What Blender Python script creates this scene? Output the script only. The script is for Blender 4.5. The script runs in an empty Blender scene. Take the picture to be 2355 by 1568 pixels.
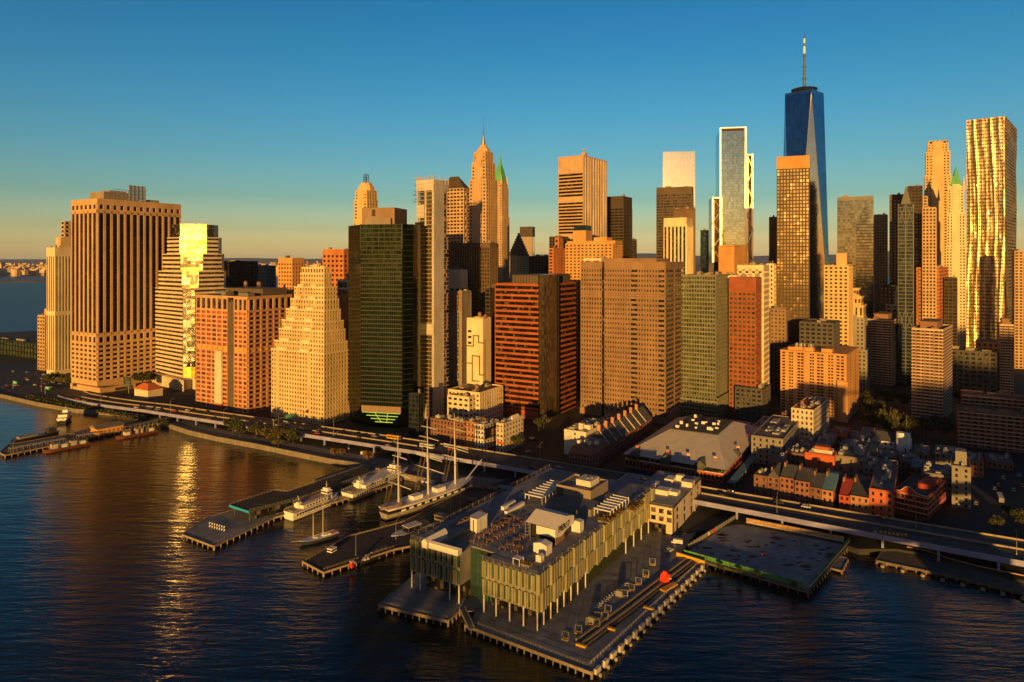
import bpy, math, random
from mathutils import Vector
R = math.radians
rnd = random.Random(7)
SC = bpy.context.scene
COL = SC.collection
# ---------------------------------------------------------------- camera, world, sun, exposure
F, CX, CY, HZ, H = 1569.0, 1177.0, 784.0, 592.0, 150.0
SUN_AZ, SUN_EL = 192.5, 5.0
cam = bpy.data.cameras.new('camera')
camo = bpy.data.objects.new('camera', cam); COL.objects.link(camo)
camo.location = (0, 0, H); camo.rotation_euler = (math.pi / 2, 0, 0); cam.shift_y = -(CY - HZ) / 2354   # level camera, verticals kept straight by lens shift
cam.sensor_width = 36; cam.lens = 36 * F / 2354; cam.clip_start = 1; cam.clip_end = 80000
SC.camera = camo
W = bpy.data.worlds.new("World"); SC.world = W; W.use_nodes = True
_n = W.node_tree; _bg = _n.nodes['Background']
_s = _n.nodes.new('ShaderNodeTexSky'); _s.sky_type = 'NISHITA'; _s.sun_disc = False
_s.sun_elevation = R(SUN_EL); _s.sun_rotation = R(SUN_AZ); _s.air_density = 1.0; _s.dust_density = 1.2; _s.ozone_density = 2.0
_tc = _n.nodes.new('ShaderNodeTexCoord'); _sx = _n.nodes.new('ShaderNodeSeparateXYZ'); _n.links.new(_tc.outputs['Generated'], _sx.inputs[0])
def _ramp(st):
    cr = _n.nodes.new('ShaderNodeValToRGB'); _n.links.new(_sx.outputs['Z'], cr.inputs[0]); e = cr.color_ramp.elements
    e[0].position = st[0][0]; e[0].color = st[0][1] + (1,); e[1].position = st[-1][0]; e[1].color = st[-1][1] + (1,)
    for p, c in st[1:-1]: q = e.new(p); q.color = c + (1,)
    return cr.outputs[0]
# tint of the physical sky by height: west half (seen) and east half (round the sun)
WEST = [(0.0, (7.0, 6.7, 7.4)), (0.018, (4.4, 4.3, 4.6)), (0.04, (2.55, 2.65, 2.75)), (0.084, (1.26, 1.84, 2.02)), (0.141, (.86, 1.66, 1.98)), (0.198, (.60, 1.58, 2.02)), (0.278, (.37, 1.42, 1.96)), (0.348, (.27, 1.27, 1.86)), (0.6, (.13, .55, .95)), (1.0, (.13, .36, .60))]
EAST = [(0.0, (.95, .72, .6)), (0.1, (.75, .66, .62)), (0.35, (.3, .45, .62)), (0.6, (.14, .40, .68)), (1.0, (.13, .36, .60))]
_mr = _n.nodes.new('ShaderNodeMapRange'); _mr.inputs[1].default_value = -.45; _mr.inputs[2].default_value = .25; _n.links.new(_sx.outputs['Y'], _mr.inputs[0])
_m0 = _n.nodes.new('ShaderNodeMix'); _m0.data_type = 'RGBA'; _n.links.new(_mr.outputs[0], _m0.inputs[0]); _n.links.new(_ramp(EAST), _m0.inputs[6]); _n.links.new(_ramp(WEST), _m0.inputs[7])
_mx = _n.nodes.new('ShaderNodeMix'); _mx.data_type = 'RGBA'; _mx.blend_type = 'MULTIPLY'; _mx.inputs[0].default_value = 1
_n.links.new(_s.outputs[0], _mx.inputs[6]); _n.links.new(_m0.outputs[2], _mx.inputs[7]); _n.links.new(_mx.outputs[2], _bg.inputs[0])
_bg.inputs[1].default_value = 0.072
_l = bpy.data.lights.new('sun', 'SUN'); _l.energy = 5.0; _l.angle = R(0.5); _l.color = (1.0, .53, .115)
_lo = bpy.data.objects.new('sun', _l); COL.objects.link(_lo)
_lo.rotation_euler = (math.pi / 2 - R(SUN_EL), 0, R(180 - SUN_AZ) + 0)
SC.view_settings.view_transform = 'Standard'; SC.view_settings.look = 'None'; SC.view_settings.exposure = 0.3
SC.render.engine = 'CYCLES'
SC.cycles.max_bounces = 6; SC.cycles.glossy_bounces = 4; SC.cycles.diffuse_bounces = 3
# ---------------------------------------------------------------- photo pixel <-> metres
def G(u, v, z=0.0):
    Y = (H - z) * F / (v - HZ); return (u - CX) / F * Y, Y
def Zat(v, Y): return H - Y * (v - HZ) / F
def Xat(u, Y, z=0): return (u - CX) / F * Y
# ---------------------------------------------------------------- materials
def _mapcell(nt, cell):
    tc = nt.nodes.new('ShaderNodeTexCoord'); ad = nt.nodes.new('ShaderNodeVectorMath'); ad.operation = 'ADD'; ad.inputs[1].default_value = (.371 * cell[0], .417 * cell[0], .31 * cell[1]); oi = nt.nodes.new('ShaderNodeObjectInfo'); os_ = nt.nodes.new('ShaderNodeMath'); os_.operation = 'MULTIPLY'; os_.inputs[1].default_value = 971.3; nt.links.new(oi.outputs['Random'], os_.inputs[0]); a2 = nt.nodes.new('ShaderNodeVectorMath'); a2.operation = 'ADD'; nt.links.new(os_.outputs[0], a2.inputs[0])
    dv = nt.nodes.new('ShaderNodeVectorMath'); dv.operation = 'DIVIDE'; dv.inputs[1].default_value = (cell[0], cell[0], cell[1])
    fl = nt.nodes.new('ShaderNodeVectorMath'); fl.operation = 'FLOOR'
    nt.links.new(tc.outputs['Object'], ad.inputs[0]); nt.links.new(ad.outputs[0], a2.inputs[1]); nt.links.new(a2.outputs[0], dv.inputs[0]); nt.links.new(dv.outputs[0], fl.inputs[0])
    wn = nt.nodes.new('ShaderNodeTexWhiteNoise'); wn.noise_dimensions = '3D'; nt.links.new(fl.outputs[0], wn.inputs[0])
    return wn
def mat(name, col, rough=.85, metal=0.0, spec=.4, var=.25, vs=.06, cell=None, cvar=0.0, tilt=0.0, emit=None, col2=None, bump=0.0, bs=.5, p2=.5, blind=None):
    m = bpy.data.materials.new(name); m.use_nodes = True; nt = m.node_tree; b = nt.nodes['Principled BSDF']
    b.inputs['Roughness'].default_value = rough; b.inputs['Metallic'].default_value = metal; b.inputs['Specular IOR Level'].default_value = spec
    c4 = tuple(col) + (1,)
    src = None
    tc = nt.nodes.new('ShaderNodeTexCoord')
    if var:
        nz = nt.nodes.new('ShaderNodeTexNoise'); nz.inputs['Scale'].default_value = vs; nz.inputs['Detail'].default_value = 7; nz.inputs['Roughness'].default_value = .72
        mp = nt.nodes.new('ShaderNodeMapping'); mp.inputs['Scale'].default_value = (1, 1, .45)
        nt.links.new(tc.outputs['Object'], mp.inputs[0]); nt.links.new(mp.outputs[0], nz.inputs['Vector'])
        mr = nt.nodes.new('ShaderNodeMapRange'); mr.inputs[1].default_value = .3; mr.inputs[2].default_value = .7; mr.inputs[3].default_value = 1 - var; mr.inputs[4].default_value = 1 + var
        nt.links.new(nz.outputs[0], mr.inputs[0])
        mx = nt.nodes.new('ShaderNodeMix'); mx.data_type = 'RGBA'; mx.blend_type = 'MULTIPLY'; mx.inputs[0].default_value = 1; mx.inputs[6].default_value = c4
        nt.links.new(mr.outputs[0], mx.inputs[7]); src = mx.outputs[2]
    if cell:
        wn = _mapcell(nt, cell)
        if cvar:
            m2 = nt.nodes.new('ShaderNodeMix'); m2.data_type = 'RGBA'
            if col2:
                gt = nt.nodes.new('ShaderNodeMath'); gt.operation = 'GREATER_THAN'; gt.inputs[1].default_value = p2; nt.links.new(wn.outputs[0], gt.inputs[0])
                nt.links.new(gt.outputs[0], m2.inputs[0]); m2.inputs[7].default_value = tuple(col2) + (1,)
                if src: nt.links.new(src, m2.inputs[6])
                else: m2.inputs[6].default_value = c4
            else:
                m2.blend_type = 'MULTIPLY'; m2.inputs[0].default_value = 1
                mr2 = nt.nodes.new('ShaderNodeMapRange'); mr2.inputs[3].default_value = 1 - cvar; mr2.inputs[4].default_value = 1 + cvar
                nt.links.new(wn.outputs[0], mr2.inputs[0])
                if src: nt.links.new(src, m2.inputs[6])
                else: m2.inputs[6].default_value = c4
                nt.links.new(mr2.outputs[0], m2.inputs[7])
            src = m2.outputs[2]
        if blind:   # some panes have a pale blind drawn
            sp = nt.nodes.new('ShaderNodeSeparateColor'); nt.links.new(wn.outputs[1], sp.inputs[0]); g2 = nt.nodes.new('ShaderNodeMath'); g2.operation = 'GREATER_THAN'; g2.inputs[1].default_value = 1 - blind[1]; nt.links.new(sp.outputs[1], g2.inputs[0])
            m3 = nt.nodes.new('ShaderNodeMix'); m3.data_type = 'RGBA'; nt.links.new(g2.outputs[0], m3.inputs[0]); nt.links.new(src, m3.inputs[6]); m3.inputs[7].default_value = tuple(blind[0]) + (1,); src = m3.outputs[2]
        if tilt:
            ge = nt.nodes.new('ShaderNodeNewGeometry'); sb = nt.nodes.new('ShaderNodeVectorMath'); sb.operation = 'SUBTRACT'; sb.inputs[1].default_value = (.5, .5, .5)
            nt.links.new(wn.outputs[1], sb.inputs[0])
            sl = nt.nodes.new('ShaderNodeVectorMath'); sl.operation = 'SCALE'; sl.inputs[3].default_value = tilt; nt.links.new(sb.outputs[0], sl.inputs[0])
            ad = nt.nodes.new('ShaderNodeVectorMath'); ad.operation = 'ADD'; nt.links.new(ge.outputs['Normal'], ad.inputs[0]); nt.links.new(sl.outputs[0], ad.inputs[1])
            no = nt.nodes.new('ShaderNodeVectorMath'); no.operation = 'NORMALIZE'; nt.links.new(ad.outputs[0], no.inputs[0]); nt.links.new(no.outputs[0], b.inputs['Normal'])
    if bump:
        n2 = nt.nodes.new('ShaderNodeTexNoise'); n2.inputs['Scale'].default_value = bs; n2.inputs['Detail'].default_value = 5
        nt.links.new(tc.outputs['Object'], n2.inputs['Vector'])
        bp = nt.nodes.new('ShaderNodeBump'); bp.inputs['Strength'].default_value = bump; bp.inputs['Distance'].default_value = 1; nt.links.new(n2.outputs[0], bp.inputs['Height']); nt.links.new(bp.outputs[0], b.inputs['Normal'])
    if src: nt.links.new(src, b.inputs['Base Color'])
    else: b.inputs['Base Color'].default_value = c4
    if emit:
        b.inputs['Emission Color'].default_value = tuple(emit[0]) + (1,); b.inputs['Emission Strength'].default_value = emit[1]
    return m
M = {}
def mk(name, *a, **k):
    M[name] = mat(name, *a, **k); return M[name]
mk('rust_wall', (.29, .085, .035), cell=(4, 4), cvar=.1); mk('limestone', (.46, .37, .27)); mk('cream', (.62, .52, .38)); mk('white_stone', (.70, .62, .50)); mk('beige', (.50, .37, .25)); mk('tan', (.40, .29, .19)); mk('taupe', (.27, .22, .17))
mk('brown_granite', (.27, .175, .115)); mk('dark_bronze', (.06, .045, .035)); mk('brown_steel', (.11, .08, .055)); mk('red_brick', (.34, .11, .06)); mk('deep_brick', (.22, .075, .045)); mk('orange_brick', (.45, .22, .11)); mk('brown_brick', (.26, .14, .085))
mk('concrete', (.42, .36, .29)); mk('pale_concrete', (.5, .46, .40)); mk('grey_stone', (.24, .22, .20)); mk('dark_roof', (.045, .042, .04), vs=.15, var=.4); mk('tar_roof', (.09, .085, .08), vs=.12, var=.45); mk('grey_roof', (.16, .155, .15), vs=.12, var=.35); mk('pale_roof', (.32, .31, .3), vs=.1, var=.35)
mk('copper', (.12, .42, .20), vs=.1); mk('white_paint', (.74, .72, .69), rough=.5, var=.08); mk('ivory_paint', (.66, .60, .50), rough=.6, var=.1); mk('black_paint', (.02, .02, .022), rough=.5, var=.1); mk('dark_metal', (.07, .07, .07), rough=.45, metal=.4, var=.15); mk('steel', (.40, .38, .36), rough=.4, metal=.7, var=.12); mk('galv', (.30, .29, .27), rough=.5, metal=.3)
mk('window_dark', (.02, .018, .016), rough=.12, spec=.6, var=0, cell=(1.7, 2.1), cvar=.6, tilt=.03, blind=((.13, .105, .075), .16))
mk('window_brown', (.016, .010, .007), rough=.2, spec=.3, var=0, cell=(2.3, 2.9), cvar=.7, tilt=.03, blind=((.10, .07, .045), .12))
mk('window_blue', (.03, .045, .05), rough=.1, spec=.8, var=0, cell=(2.2, 3.1), cvar=.6, tilt=.03)
mk('asphalt', (.035, .034, .033), vs=.08, var=.3); mk('road', (.07, .066, .06), vs=.1, var=.3, cell=(14, 9), cvar=.14); mk('pavement', (.16, .15, .14), vs=.2, var=.3)
# ---------------------------------------------------------------- mesh helpers
class MB:
    def __init__(s): s.v = []; s.f = []
    def add(s, vs, fs):
        b = len(s.v); s.v += vs; s.f += [tuple(b + i for i in f) for f in fs]; return s
    def box(s, x0, x1, y0, y1, z0, z1):
        return s.add([(x0, y0, z0), (x1, y0, z0), (x1, y1, z0), (x0, y1, z0), (x0, y0, z1), (x1, y0, z1), (x1, y1, z1), (x0, y1, z1)],
                     [(0, 3, 2, 1), (4, 5, 6, 7), (0, 1, 5, 4), (1, 2, 6, 5), (2, 3, 7, 6), (3, 0, 4, 7)])
    def taper(s, a, z0, b, z1):   # a, b = (x0,x1,y0,y1)
        return s.add([(a[0], a[2], z0), (a[1], a[2], z0), (a[1], a[3], z0), (a[0], a[3], z0), (b[0], b[2], z1), (b[1], b[2], z1), (b[1], b[3], z1), (b[0], b[3], z1)],
                     [(0, 3, 2, 1), (4, 5, 6, 7), (0, 1, 5, 4), (1, 2, 6, 5), (2, 3, 7, 6), (3, 0, 4, 7)])
    def rbox(s, c, rz, lx, ly, z0, z1):   # box turned about z
        ca, sa = math.cos(rz), math.sin(rz); P = [(c[0] + ca * x - sa * y, c[1] + sa * x + ca * y) for x, y in ((-lx / 2, -ly / 2), (lx / 2, -ly / 2), (lx / 2, ly / 2), (-lx / 2, ly / 2))]
        return s.prism(P, z0, z1)
    def prism(s, poly, z0, z1, poly1=None):
        if sum(poly[i - 1][0] * poly[i][1] - poly[i][0] * poly[i - 1][1] for i in range(len(poly))) < 0:
            poly = poly[::-1]; poly1 = poly1[::-1] if poly1 else None
        n = len(poly); poly1 = poly1 or poly
        return s.add([(x, y, z0) for x, y in poly] + [(x, y, z1) for x, y in poly1], [tuple(range(n))[::-1], tuple(range(n, 2 * n))] + [(i, (i + 1) % n, n + (i + 1) % n, n + i) for i in range(n)])
    def cone(s, x, y, z0, z1, r0, r1, n=10, ph=0):
        a = [(x + r0 * math.cos(ph + 2 * math.pi * i / n), y + r0 * math.sin(ph + 2 * math.pi * i / n)) for i in range(n)]; b = [(x + r1 * math.cos(ph + 2 * math.pi * i / n), y + r1 * math.sin(ph + 2 * math.pi * i / n)) for i in range(n)]
        return s.prism(a, z0, z1, b)
    def tube(s, p, q, r0, r1=None, n=6):
        r1 = r0 if r1 is None else r1
        p = Vector(p); q = Vector(q); d = (q - p).normalized(); u = d.orthogonal().normalized(); w = d.cross(u)
        vs = []
        for c, r in ((p, r0), (q, r1)):
            vs += [tuple(c + u * (r * math.cos(2 * math.pi * i / n)) + w * (r * math.sin(2 * math.pi * i / n))) for i in range(n)]
        return s.add(vs, [tuple(range(n))[::-1], tuple(range(n, 2 * n))] + [(i, (i + 1) % n, n + (i + 1) % n, n + i) for i in range(n)])
    def quad(s, *p): return s.add(list(p), [tuple(range(len(p)))])
    def gable(s, x0, x1, y0, y1, z0, z1, ax='x', ov=0):   # roof prism with its ridge along ax
        if ax == 'x':
            m = (y0 + y1) / 2
            return s.add([(x0, y0, z0), (x1, y0, z0), (x1, y1, z0), (x0, y1, z0), (x0, m, z1), (x1, m, z1)], [(0, 3, 2, 1), (0, 1, 5, 4), (2, 3, 4, 5), (1, 2, 5), (3, 0, 4)])
        m = (x0 + x1) / 2
        return s.add([(x0, y0, z0), (x1, y0, z0), (x1, y1, z0), (x0, y1, z0), (m, y0, z1), (m, y1, z1)], [(0, 3, 2, 1), (0, 1, 4), (1, 2, 5, 4), (2, 3, 5), (3, 0, 4, 5)])
    def build(s, name, m, parent=None, smooth=False):
        if not s.v: return None
        me = bpy.data.meshes.new(name); me.from_pydata(s.v, [], s.f); me.update()
        me.materials.append(M[m] if isinstance(m, str) else m)
        if smooth:
            for p in me.polygons: p.use_smooth = True
        o = bpy.data.objects.new(name, me); COL.objects.link(o)
        if parent: o.parent = parent
        return o
def tag(o, label=None, cat=None, group=None, kind=None):
    if label: o['label'] = label
    if cat: o['category'] = cat
    if group: o['group'] = group
    if kind: o['kind'] = kind
    return o
def thing(name, label, cat, loc=(0, 0, 0), rz=0.0, group=None):
    o = bpy.data.objects.new(name, None); COL.objects.link(o); o.location = loc; o.rotation_euler = (0, 0, rz); o.empty_display_size = .1
    return tag(o, label, cat, group)
KIDS = {}
def dup(root, loc, rz, label=None, group=None, scale=None):
    r = root.copy(); COL.objects.link(r); r.location = loc; r.rotation_euler = (0, 0, rz)
    if label: r['label'] = label
    if group: r['group'] = group
    if scale: r.scale = (scale,) * 3 if not isinstance(scale, tuple) else scale
    if root not in KIDS:
        KIDS[root] = [(c, list(c.children)) for c in root.children]
    for ch, gr in KIDS[root]:
        c = ch.copy(); COL.objects.link(c); c.parent = r
        for g in gr:
            d = g.copy(); COL.objects.link(d); d.parent = c
    return r
# ---------------------------------------------------------------- building helper
class T:
    """a building set by its front corner; local x runs along the river face to the corner (0), local y back along the side face"""
    def __init__(s, name, label, uc, ul, ur, vt, vb=None, Y=None, th=-30, cat='skyscraper', z0=3.0, group=None, root=True, wmax=150):
        if Y is None: X, Y = G(uc, vb, z0)
        s.Y = Y; s.z0 = z0; s.zt = Zat(vt, Y); s.zm = (s.zt + z0) / 2; s.X = Xat(uc, Y, s.zm if vb is None else (z0 + s.zt) / 2)
        s.th = R(th); s.ax = (math.cos(s.th), math.sin(s.th)); s.ay = (-math.sin(s.th), math.cos(s.th))
        s.h = s.zt - z0; s.wL = -s.lx(ul); s.wR = s.ly(ur)
        if s.wR <= 0 or s.wR > wmax: s.wR = 24.0
        s.panes = []
        if root: s.root = thing(name, label, cat, (s.X, s.Y, z0), s.th, group)
    def _sol(s, u, d, z, ox=0, oy=0):
        k = (u - CX) / F; c0 = s.X + s.ax[0] * ox + s.ay[0] * oy; c1 = s.Y + s.ax[1] * ox + s.ay[1] * oy
        return (k * c1 - c0) / (d[0] - k * d[1])
    def lx(s, u, oy=0): return s._sol(u, s.ax, s.zm, 0, oy)
    def ly(s, u, ox=0): return s._sol(u, s.ay, s.zm, ox, 0)
    def z(s, v): return Zat(v, s.Y) - s.z0
    def world(s, x, y): return s.X + s.ax[0] * x + s.ay[0] * y, s.Y + s.ax[1] * x + s.ay[1] * y
    def part(s, mb, name, m, label=None, kind=None):
        o = mb.build(name, m, s.root)
        if o is not None: tag(o, label, None, None, kind)
        return o
    def windows(s, m='window_dark', cap=100, name='window'):
        if not s.panes: return
        sc = []
        for p in s.panes:
            x, y, z, rz, w, h = p
            X, Y = s.world(x, y); n = s.th + rz; d = (X * X + Y * Y + (z + s.z0 - H) ** 2)
            cs = (X * math.sin(n) * -1 + Y * math.cos(n)) / math.sqrt(d)
            sc.append((w * h * max(cs, 0.01) / d, p))
        sc.sort(key=lambda a: -a[0]); cache = {}
        for _, (x, y, z, rz, w, h) in sc[:cap]:
            k = (round(w, 2), round(h, 2))
            if k not in cache:
                o = MB().box(-w / 2, w / 2, -.04, .05, -h / 2, h / 2).build(name, m, s.root); cache[k] = o.data
            else:
                o = bpy.data.objects.new(name, cache[k]); COL.objects.link(o); o.parent = s.root
            o.location = (x, y, z); o.rotation_euler = (0, 0, rz)
        mb = MB()
        for _, (x, y, z, rz, w, h) in sc[cap:]:
            ca, sa = math.cos(rz), math.sin(rz)
            f = lambda a, b, c: (x + ca * a - sa * b, y + sa * a + ca * b, z + c)
            mb.add([f(a, b, c) for c in (-h / 2, h / 2) for a, b in ((-w / 2, -.04), (w / 2, -.04), (w / 2, .05), (-w / 2, .05))], [(4, 5, 6, 7), (0, 1, 5, 4), (1, 2, 6, 5), (3, 0, 4, 7), (0, 3, 2, 1)])
        o = mb.build(name, m, s.root)
        if o: o['kind'] = 'stuff'
    # lattice of piers and spandrels standing proud of the core planes of a box, on the river (A), inland side (B) and left (C) faces
    def lat(s, W_, b, fl, bay, pw, sh, pd=.5, sd=.35, faces='AB', panes=False, sh0=None, top=True):
        x0, x1, y0, y1, z0, z1 = b; nz = max(1, round((z1 - z0) / fl)); ch = (z1 - z0) / nz
        for fc in faces:
            L = (x1 - x0) if fc in 'A' else (y1 - y0)
            by = bay if not isinstance(bay, tuple) else bay[0 if fc == 'A' else 1]; n = max(1, round(L / by)); cw = L / n
            def bx(t0, t1, d, za, zb):
                if fc == 'A': W_.box(x0 + t0, x0 + t1, y0 - d, y0, za, zb)
                elif fc == 'B': W_.box(x1, x1 + d, y0 + t0, y0 + t1, za, zb)
                else: W_.box(x0 - d, x0, y1 - t1, y1 - t0, za, zb)
            if pw > 0:
                for i in range(n + 1):
                    if fc == 'B' and i == 0 and 'A' in faces: continue
                    if fc == 'A' and i == n and 'B' in faces:
                        W_.box(x1 - pw / 2, x1 + pd, y0 - pd, y0 + pw / 2, z0, z1); continue
                    a, c = i * cw - pw / 2, i * cw + pw / 2
                    bx(max(a, 0), min(c, L), pd, z0, z1)
            if sh > 0:
                e0, e1 = (0, sd if (fc == 'A' and 'B' in faces and sd > pd) else 0)
                for i in range(nz + 1):
                    za, zb = z0 + i * ch - sh / 2, z0 + i * ch + sh / 2
                    if i == 0: za = z0 + .01
                    if i == nz:
                        if not top: continue
                        zb = z1 - .012
                    bx(-e0, L + e1, sd, za, zb)
            if panes:
                for i in range(n):
                    for j in range(nz):
                        t = (i + .5) * cw; zc = z0 + (j + .5) * ch; w, h = cw - pw, ch - sh
                        if fc == 'A': s.panes.append((x0 + t, y0 - .02, zc, 0, w, h))
                        elif fc == 'B': s.panes.append((x1 + .02, y0 + t, zc, R(90), w, h))
                        else: s.panes.append((x0 - .02, y1 - t, zc, R(-90), w, h))
    def roofkit(s, b, n=4, m='grey_roof', par='tar_roof', wall=None, hmax=4, ph=1.1, seed=0):
        """roof surface, parapet and a few plant boxes"""
        x0, x1, y0, y1, z = b; r = random.Random(seed + int(s.X * 3))
        s.part(MB().box(x0 + .3, x1 - .3, y0 + .3, y1 - .3, z - .3, z + .12), 'roof', par)
        if wall:
            q = MB(); t = .4
            q.box(x0, x1, y0, y0 + t, z, z + ph); q.box(x0, x1, y1 - t, y1, z, z + ph); q.box(x0, x0 + t, y0 + t, y1 - t, z, z + ph); q.box(x1 - t, x1, y0 + t, y1 - t, z, z + ph)
            s.part(q, 'parapet', wall)
        w, d = x1 - x0, y1 - y0
        for i in range(n):
            lw = r.uniform(.08, .22) * w; ld = r.uniform(.1, .25) * d; cx = r.uniform(x0 + 1 + lw / 2, x1 - 1 - lw / 2); cy = r.uniform(y0 + 1 + ld / 2, y1 - 1 - ld / 2); hh = r.uniform(.35, 1) * hmax
            q = MB().box(cx - lw / 2, cx + lw / 2, cy - ld / 2, cy + ld / 2, z + .13, z + hh)
            if r.random() < .5: q.cone(cx, cy, z + hh, z + hh + .8, min(lw, ld) * .3, min(lw, ld) * .3, 10)
            s.part(q, 'rooftop_unit', m)
    def tank(s, x, y, z, r=1.8, h=3.2, m='brown_brick'):
        q = MB()
        for i in range(4):
            a = i * math.pi / 2 + .78; q.tube((x + r * .8 * math.cos(a), y + r * .8 * math.sin(a), z), (x + r * .8 * math.cos(a), y + r * .8 * math.sin(a), z + 2.6), .15)
        q.cone(x, y, z + 2.5, z + 2.5 + h, r, r * .96, 14); q.cone(x, y, z + 2.5 + h, z + 2.5 + h * 1.35, r * 1.1, .1, 14)
        return s.part(q, 'water_tank', m)
# ================================================================ setting
def poly_sheet(name, px, z, m, zsrc=None, thick=0):
    pts = [p if len(p) == 3 else G(p[0], p[1], z if zsrc is None else zsrc) for p in px]
    q = MB(); P = [(p[0], p[1]) for p in pts]
    if thick: q.prism(P, z - thick, z)
    else:
        if sum(P[i - 1][0] * P[i][1] - P[i][0] * P[i - 1][1] for i in range(len(P))) < 0: P = P[::-1]
        q.add([(x, y, z) for x, y in P], [tuple(range(len(P)))])
    return q, P
m = bpy.data.materials.new('water'); m.use_nodes = True; nt = m.node_tree; b = nt.nodes['Principled BSDF']
b.inputs['Base Color'].default_value = (.012, .013, .012, 1); b.inputs['Roughness'].default_value = .05; b.inputs['Specular IOR Level'].default_value = .5; b.inputs['IOR'].default_value = 1.33
tc = nt.nodes.new('ShaderNodeTexCoord'); prev = None
sx_ = nt.nodes.new('ShaderNodeSeparateXYZ'); nt.links.new(tc.outputs['Object'], sx_.inputs[0]); rm = nt.nodes.new('ShaderNodeMapRange'); rm.inputs[1].default_value = 450; rm.inputs[2].default_value = 1300; rm.inputs[3].default_value = .05; rm.inputs[4].default_value = .38; nt.links.new(sx_.outputs['Y'], rm.inputs[0]); nt.links.new(rm.outputs[0], b.inputs['Roughness'])   # the open harbour is choppier than the river
for sc_, st, ro, sx in ((.07, .55, 30, .26), (.28, 1.6, 27, .2), (1.0, 1.0, 22, .26)):
    mp = nt.nodes.new('ShaderNodeMapping'); mp.inputs['Rotation'].default_value = (0, 0, R(ro)); mp.inputs['Scale'].default_value = (sx, 1, 1); nt.links.new(tc.outputs['Object'], mp.inputs[0])
    nz = nt.nodes.new('ShaderNodeTexNoise'); nz.inputs['Scale'].default_value = sc_; nz.inputs['Detail'].default_value = 4; nz.inputs['Roughness'].default_value = .55; nt.links.new(mp.outputs[0], nz.inputs['Vector'])
    ml = nt.nodes.new('ShaderNodeMath'); ml.operation = 'MULTIPLY_ADD'; ml.inputs[1].default_value = st / sc_ * .055; nt.links.new(nz.outputs[0], ml.inputs[0])
    if prev: nt.links.new(prev, ml.inputs[2])
    else: ml.inputs[2].default_value = 0
    prev = ml.outputs[0]
big = nt.nodes.new('ShaderNodeTexNoise'); big.inputs['Scale'].default_value = .009; big.inputs['Detail'].default_value = 3; nt.links.new(tc.outputs['Object'], big.inputs['Vector']); bm_ = nt.nodes.new('ShaderNodeMapRange'); bm_.inputs[1].default_value = .3; bm_.inputs[2].default_value = .7; bm_.inputs[3].default_value = .55; bm_.inputs[4].default_value = 1.0; nt.links.new(big.outputs[0], bm_.inputs[0])
bp = nt.nodes.new('ShaderNodeBump'); nt.links.new(bm_.outputs[0], bp.inputs['Strength']); bp.inputs['Distance'].default_value = 1.6; nt.links.new(prev, bp.inputs['Height']); nt.links.new(bp.outputs[0], b.inputs['Normal'])
M['water'] = m
S = 60000
tag(MB().quad((-S, -3000, 0), (S, -3000, 0), (S, S, 0), (-S, S, 0)).build('water', 'water'), kind='structure')
SHORE = [(-40, 890), (0, 907), (89, 927), (177, 942), (248, 947), (310, 953), (385, 975), (434, 991), (500, 1006), (589, 1022), (642, 1033), (761, 1057), (829, 1067), (900, 1085), (1010, 1108), (1120, 1120), (1250, 1140), (1430, 1185), (1560, 1228), (1700, 1205), (1940, 1250), (1975, 1262), (2060, 1262), (2140, 1275), (2354, 1335), (2600, 1400)]
sh = [G(u, v, 3) for u, v in SHORE]
LAND = [(x, y, 0) for x, y in sh] + [(700, 250, 0), (1500, 700, 0), (1400, 2600, 0), (300, 2300, 0), (-500, 1750, 0), (-1010, 1330, 0)] + [G(-20, 800, 3) + (0,), G(-260, 850, 3) + (0,)]
LAND = [tuple(p) if len(p) == 3 else p for p in LAND]
q, P = poly_sheet('ground', LAND, 3, 'asphalt', thick=4.5)
tag(q.build('ground', 'asphalt'), kind='structure')
mk('lot_floor', (.27, .27, .27), vs=.12, var=.35); mk('seawall', (.20, .17, .13), vs=.4, var=.4)
q = MB()
for a, b2 in zip(sh[:17], sh[1:18]):
    d = Vector((b2[0] - a[0], b2[1] - a[1])); L = d.length; q.rbox(((a[0] + b2[0]) / 2, (a[1] + b2[1]) / 2), math.atan2(d.y, d.x), L + .5, 1.4, -1, 3.9)
tag(q.build('seawall', 'seawall'), kind='structure')
# esplanade paving strip behind the seawall
e2 = [G(u, v, 3) for u, v in SHORE[4:16]]
q = MB(); n = len(e2)
off = [(x + 12, y + 15) for x, y in e2]
q.add([(x, y, 3.02) for x, y in e2] + [(x, y, 3.02) for x, y in off], [(i, i + 1, n + i + 1, n + i) for i in range(n - 1)])
tag(q.build('promenade', 'pavement'), kind='structure')
# far shores
mk('far_land', (.30, .20, .12), vs=.004, var=.6, cell=(60, 60), cvar=.5); mk('far_hill', (.24, .24, .22), vs=.001, var=.3)  # the hill grey carries some distance haze in its colour
def ridge(name, y0, y1, x0, x1, hf, m, n=80, k=6):
    q = MB(); r = random.Random(3); ph = [r.uniform(0, 6.28) for _ in range(6)]
    def hh(x, f):
        s = sum(math.sin(x / (1800 / (i + 1)) + ph[i]) / (i + 1.5) for i in range(5))
        return hf * (.3 + .7 * min(1, max(0, (x + 11500) / 13000))) * (.8 + .2 * s) * math.sin(math.pi * min(1, f * 1.0) / 2) ** .8 + 1.5
    vs = []; fs = []
    for j in range(k + 1):
        for i in range(n + 1):
            x = x0 + (x1 - x0) * i / n; vs.append((x, y0 + (y1 - y0) * j / k, hh(x, j / k) if j else -1))
    for j in range(k):
        for i in range(n):
            a = j * (n + 1) + i; fs.append((a, a + 1, a + n + 2, a + n + 1))
    return tag(q.add(vs, fs).build(name, m, smooth=True), kind='structure')
ridge('far_hills', 14000, 19000, -16000, 12000, 300, 'far_hill', 160)
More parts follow.
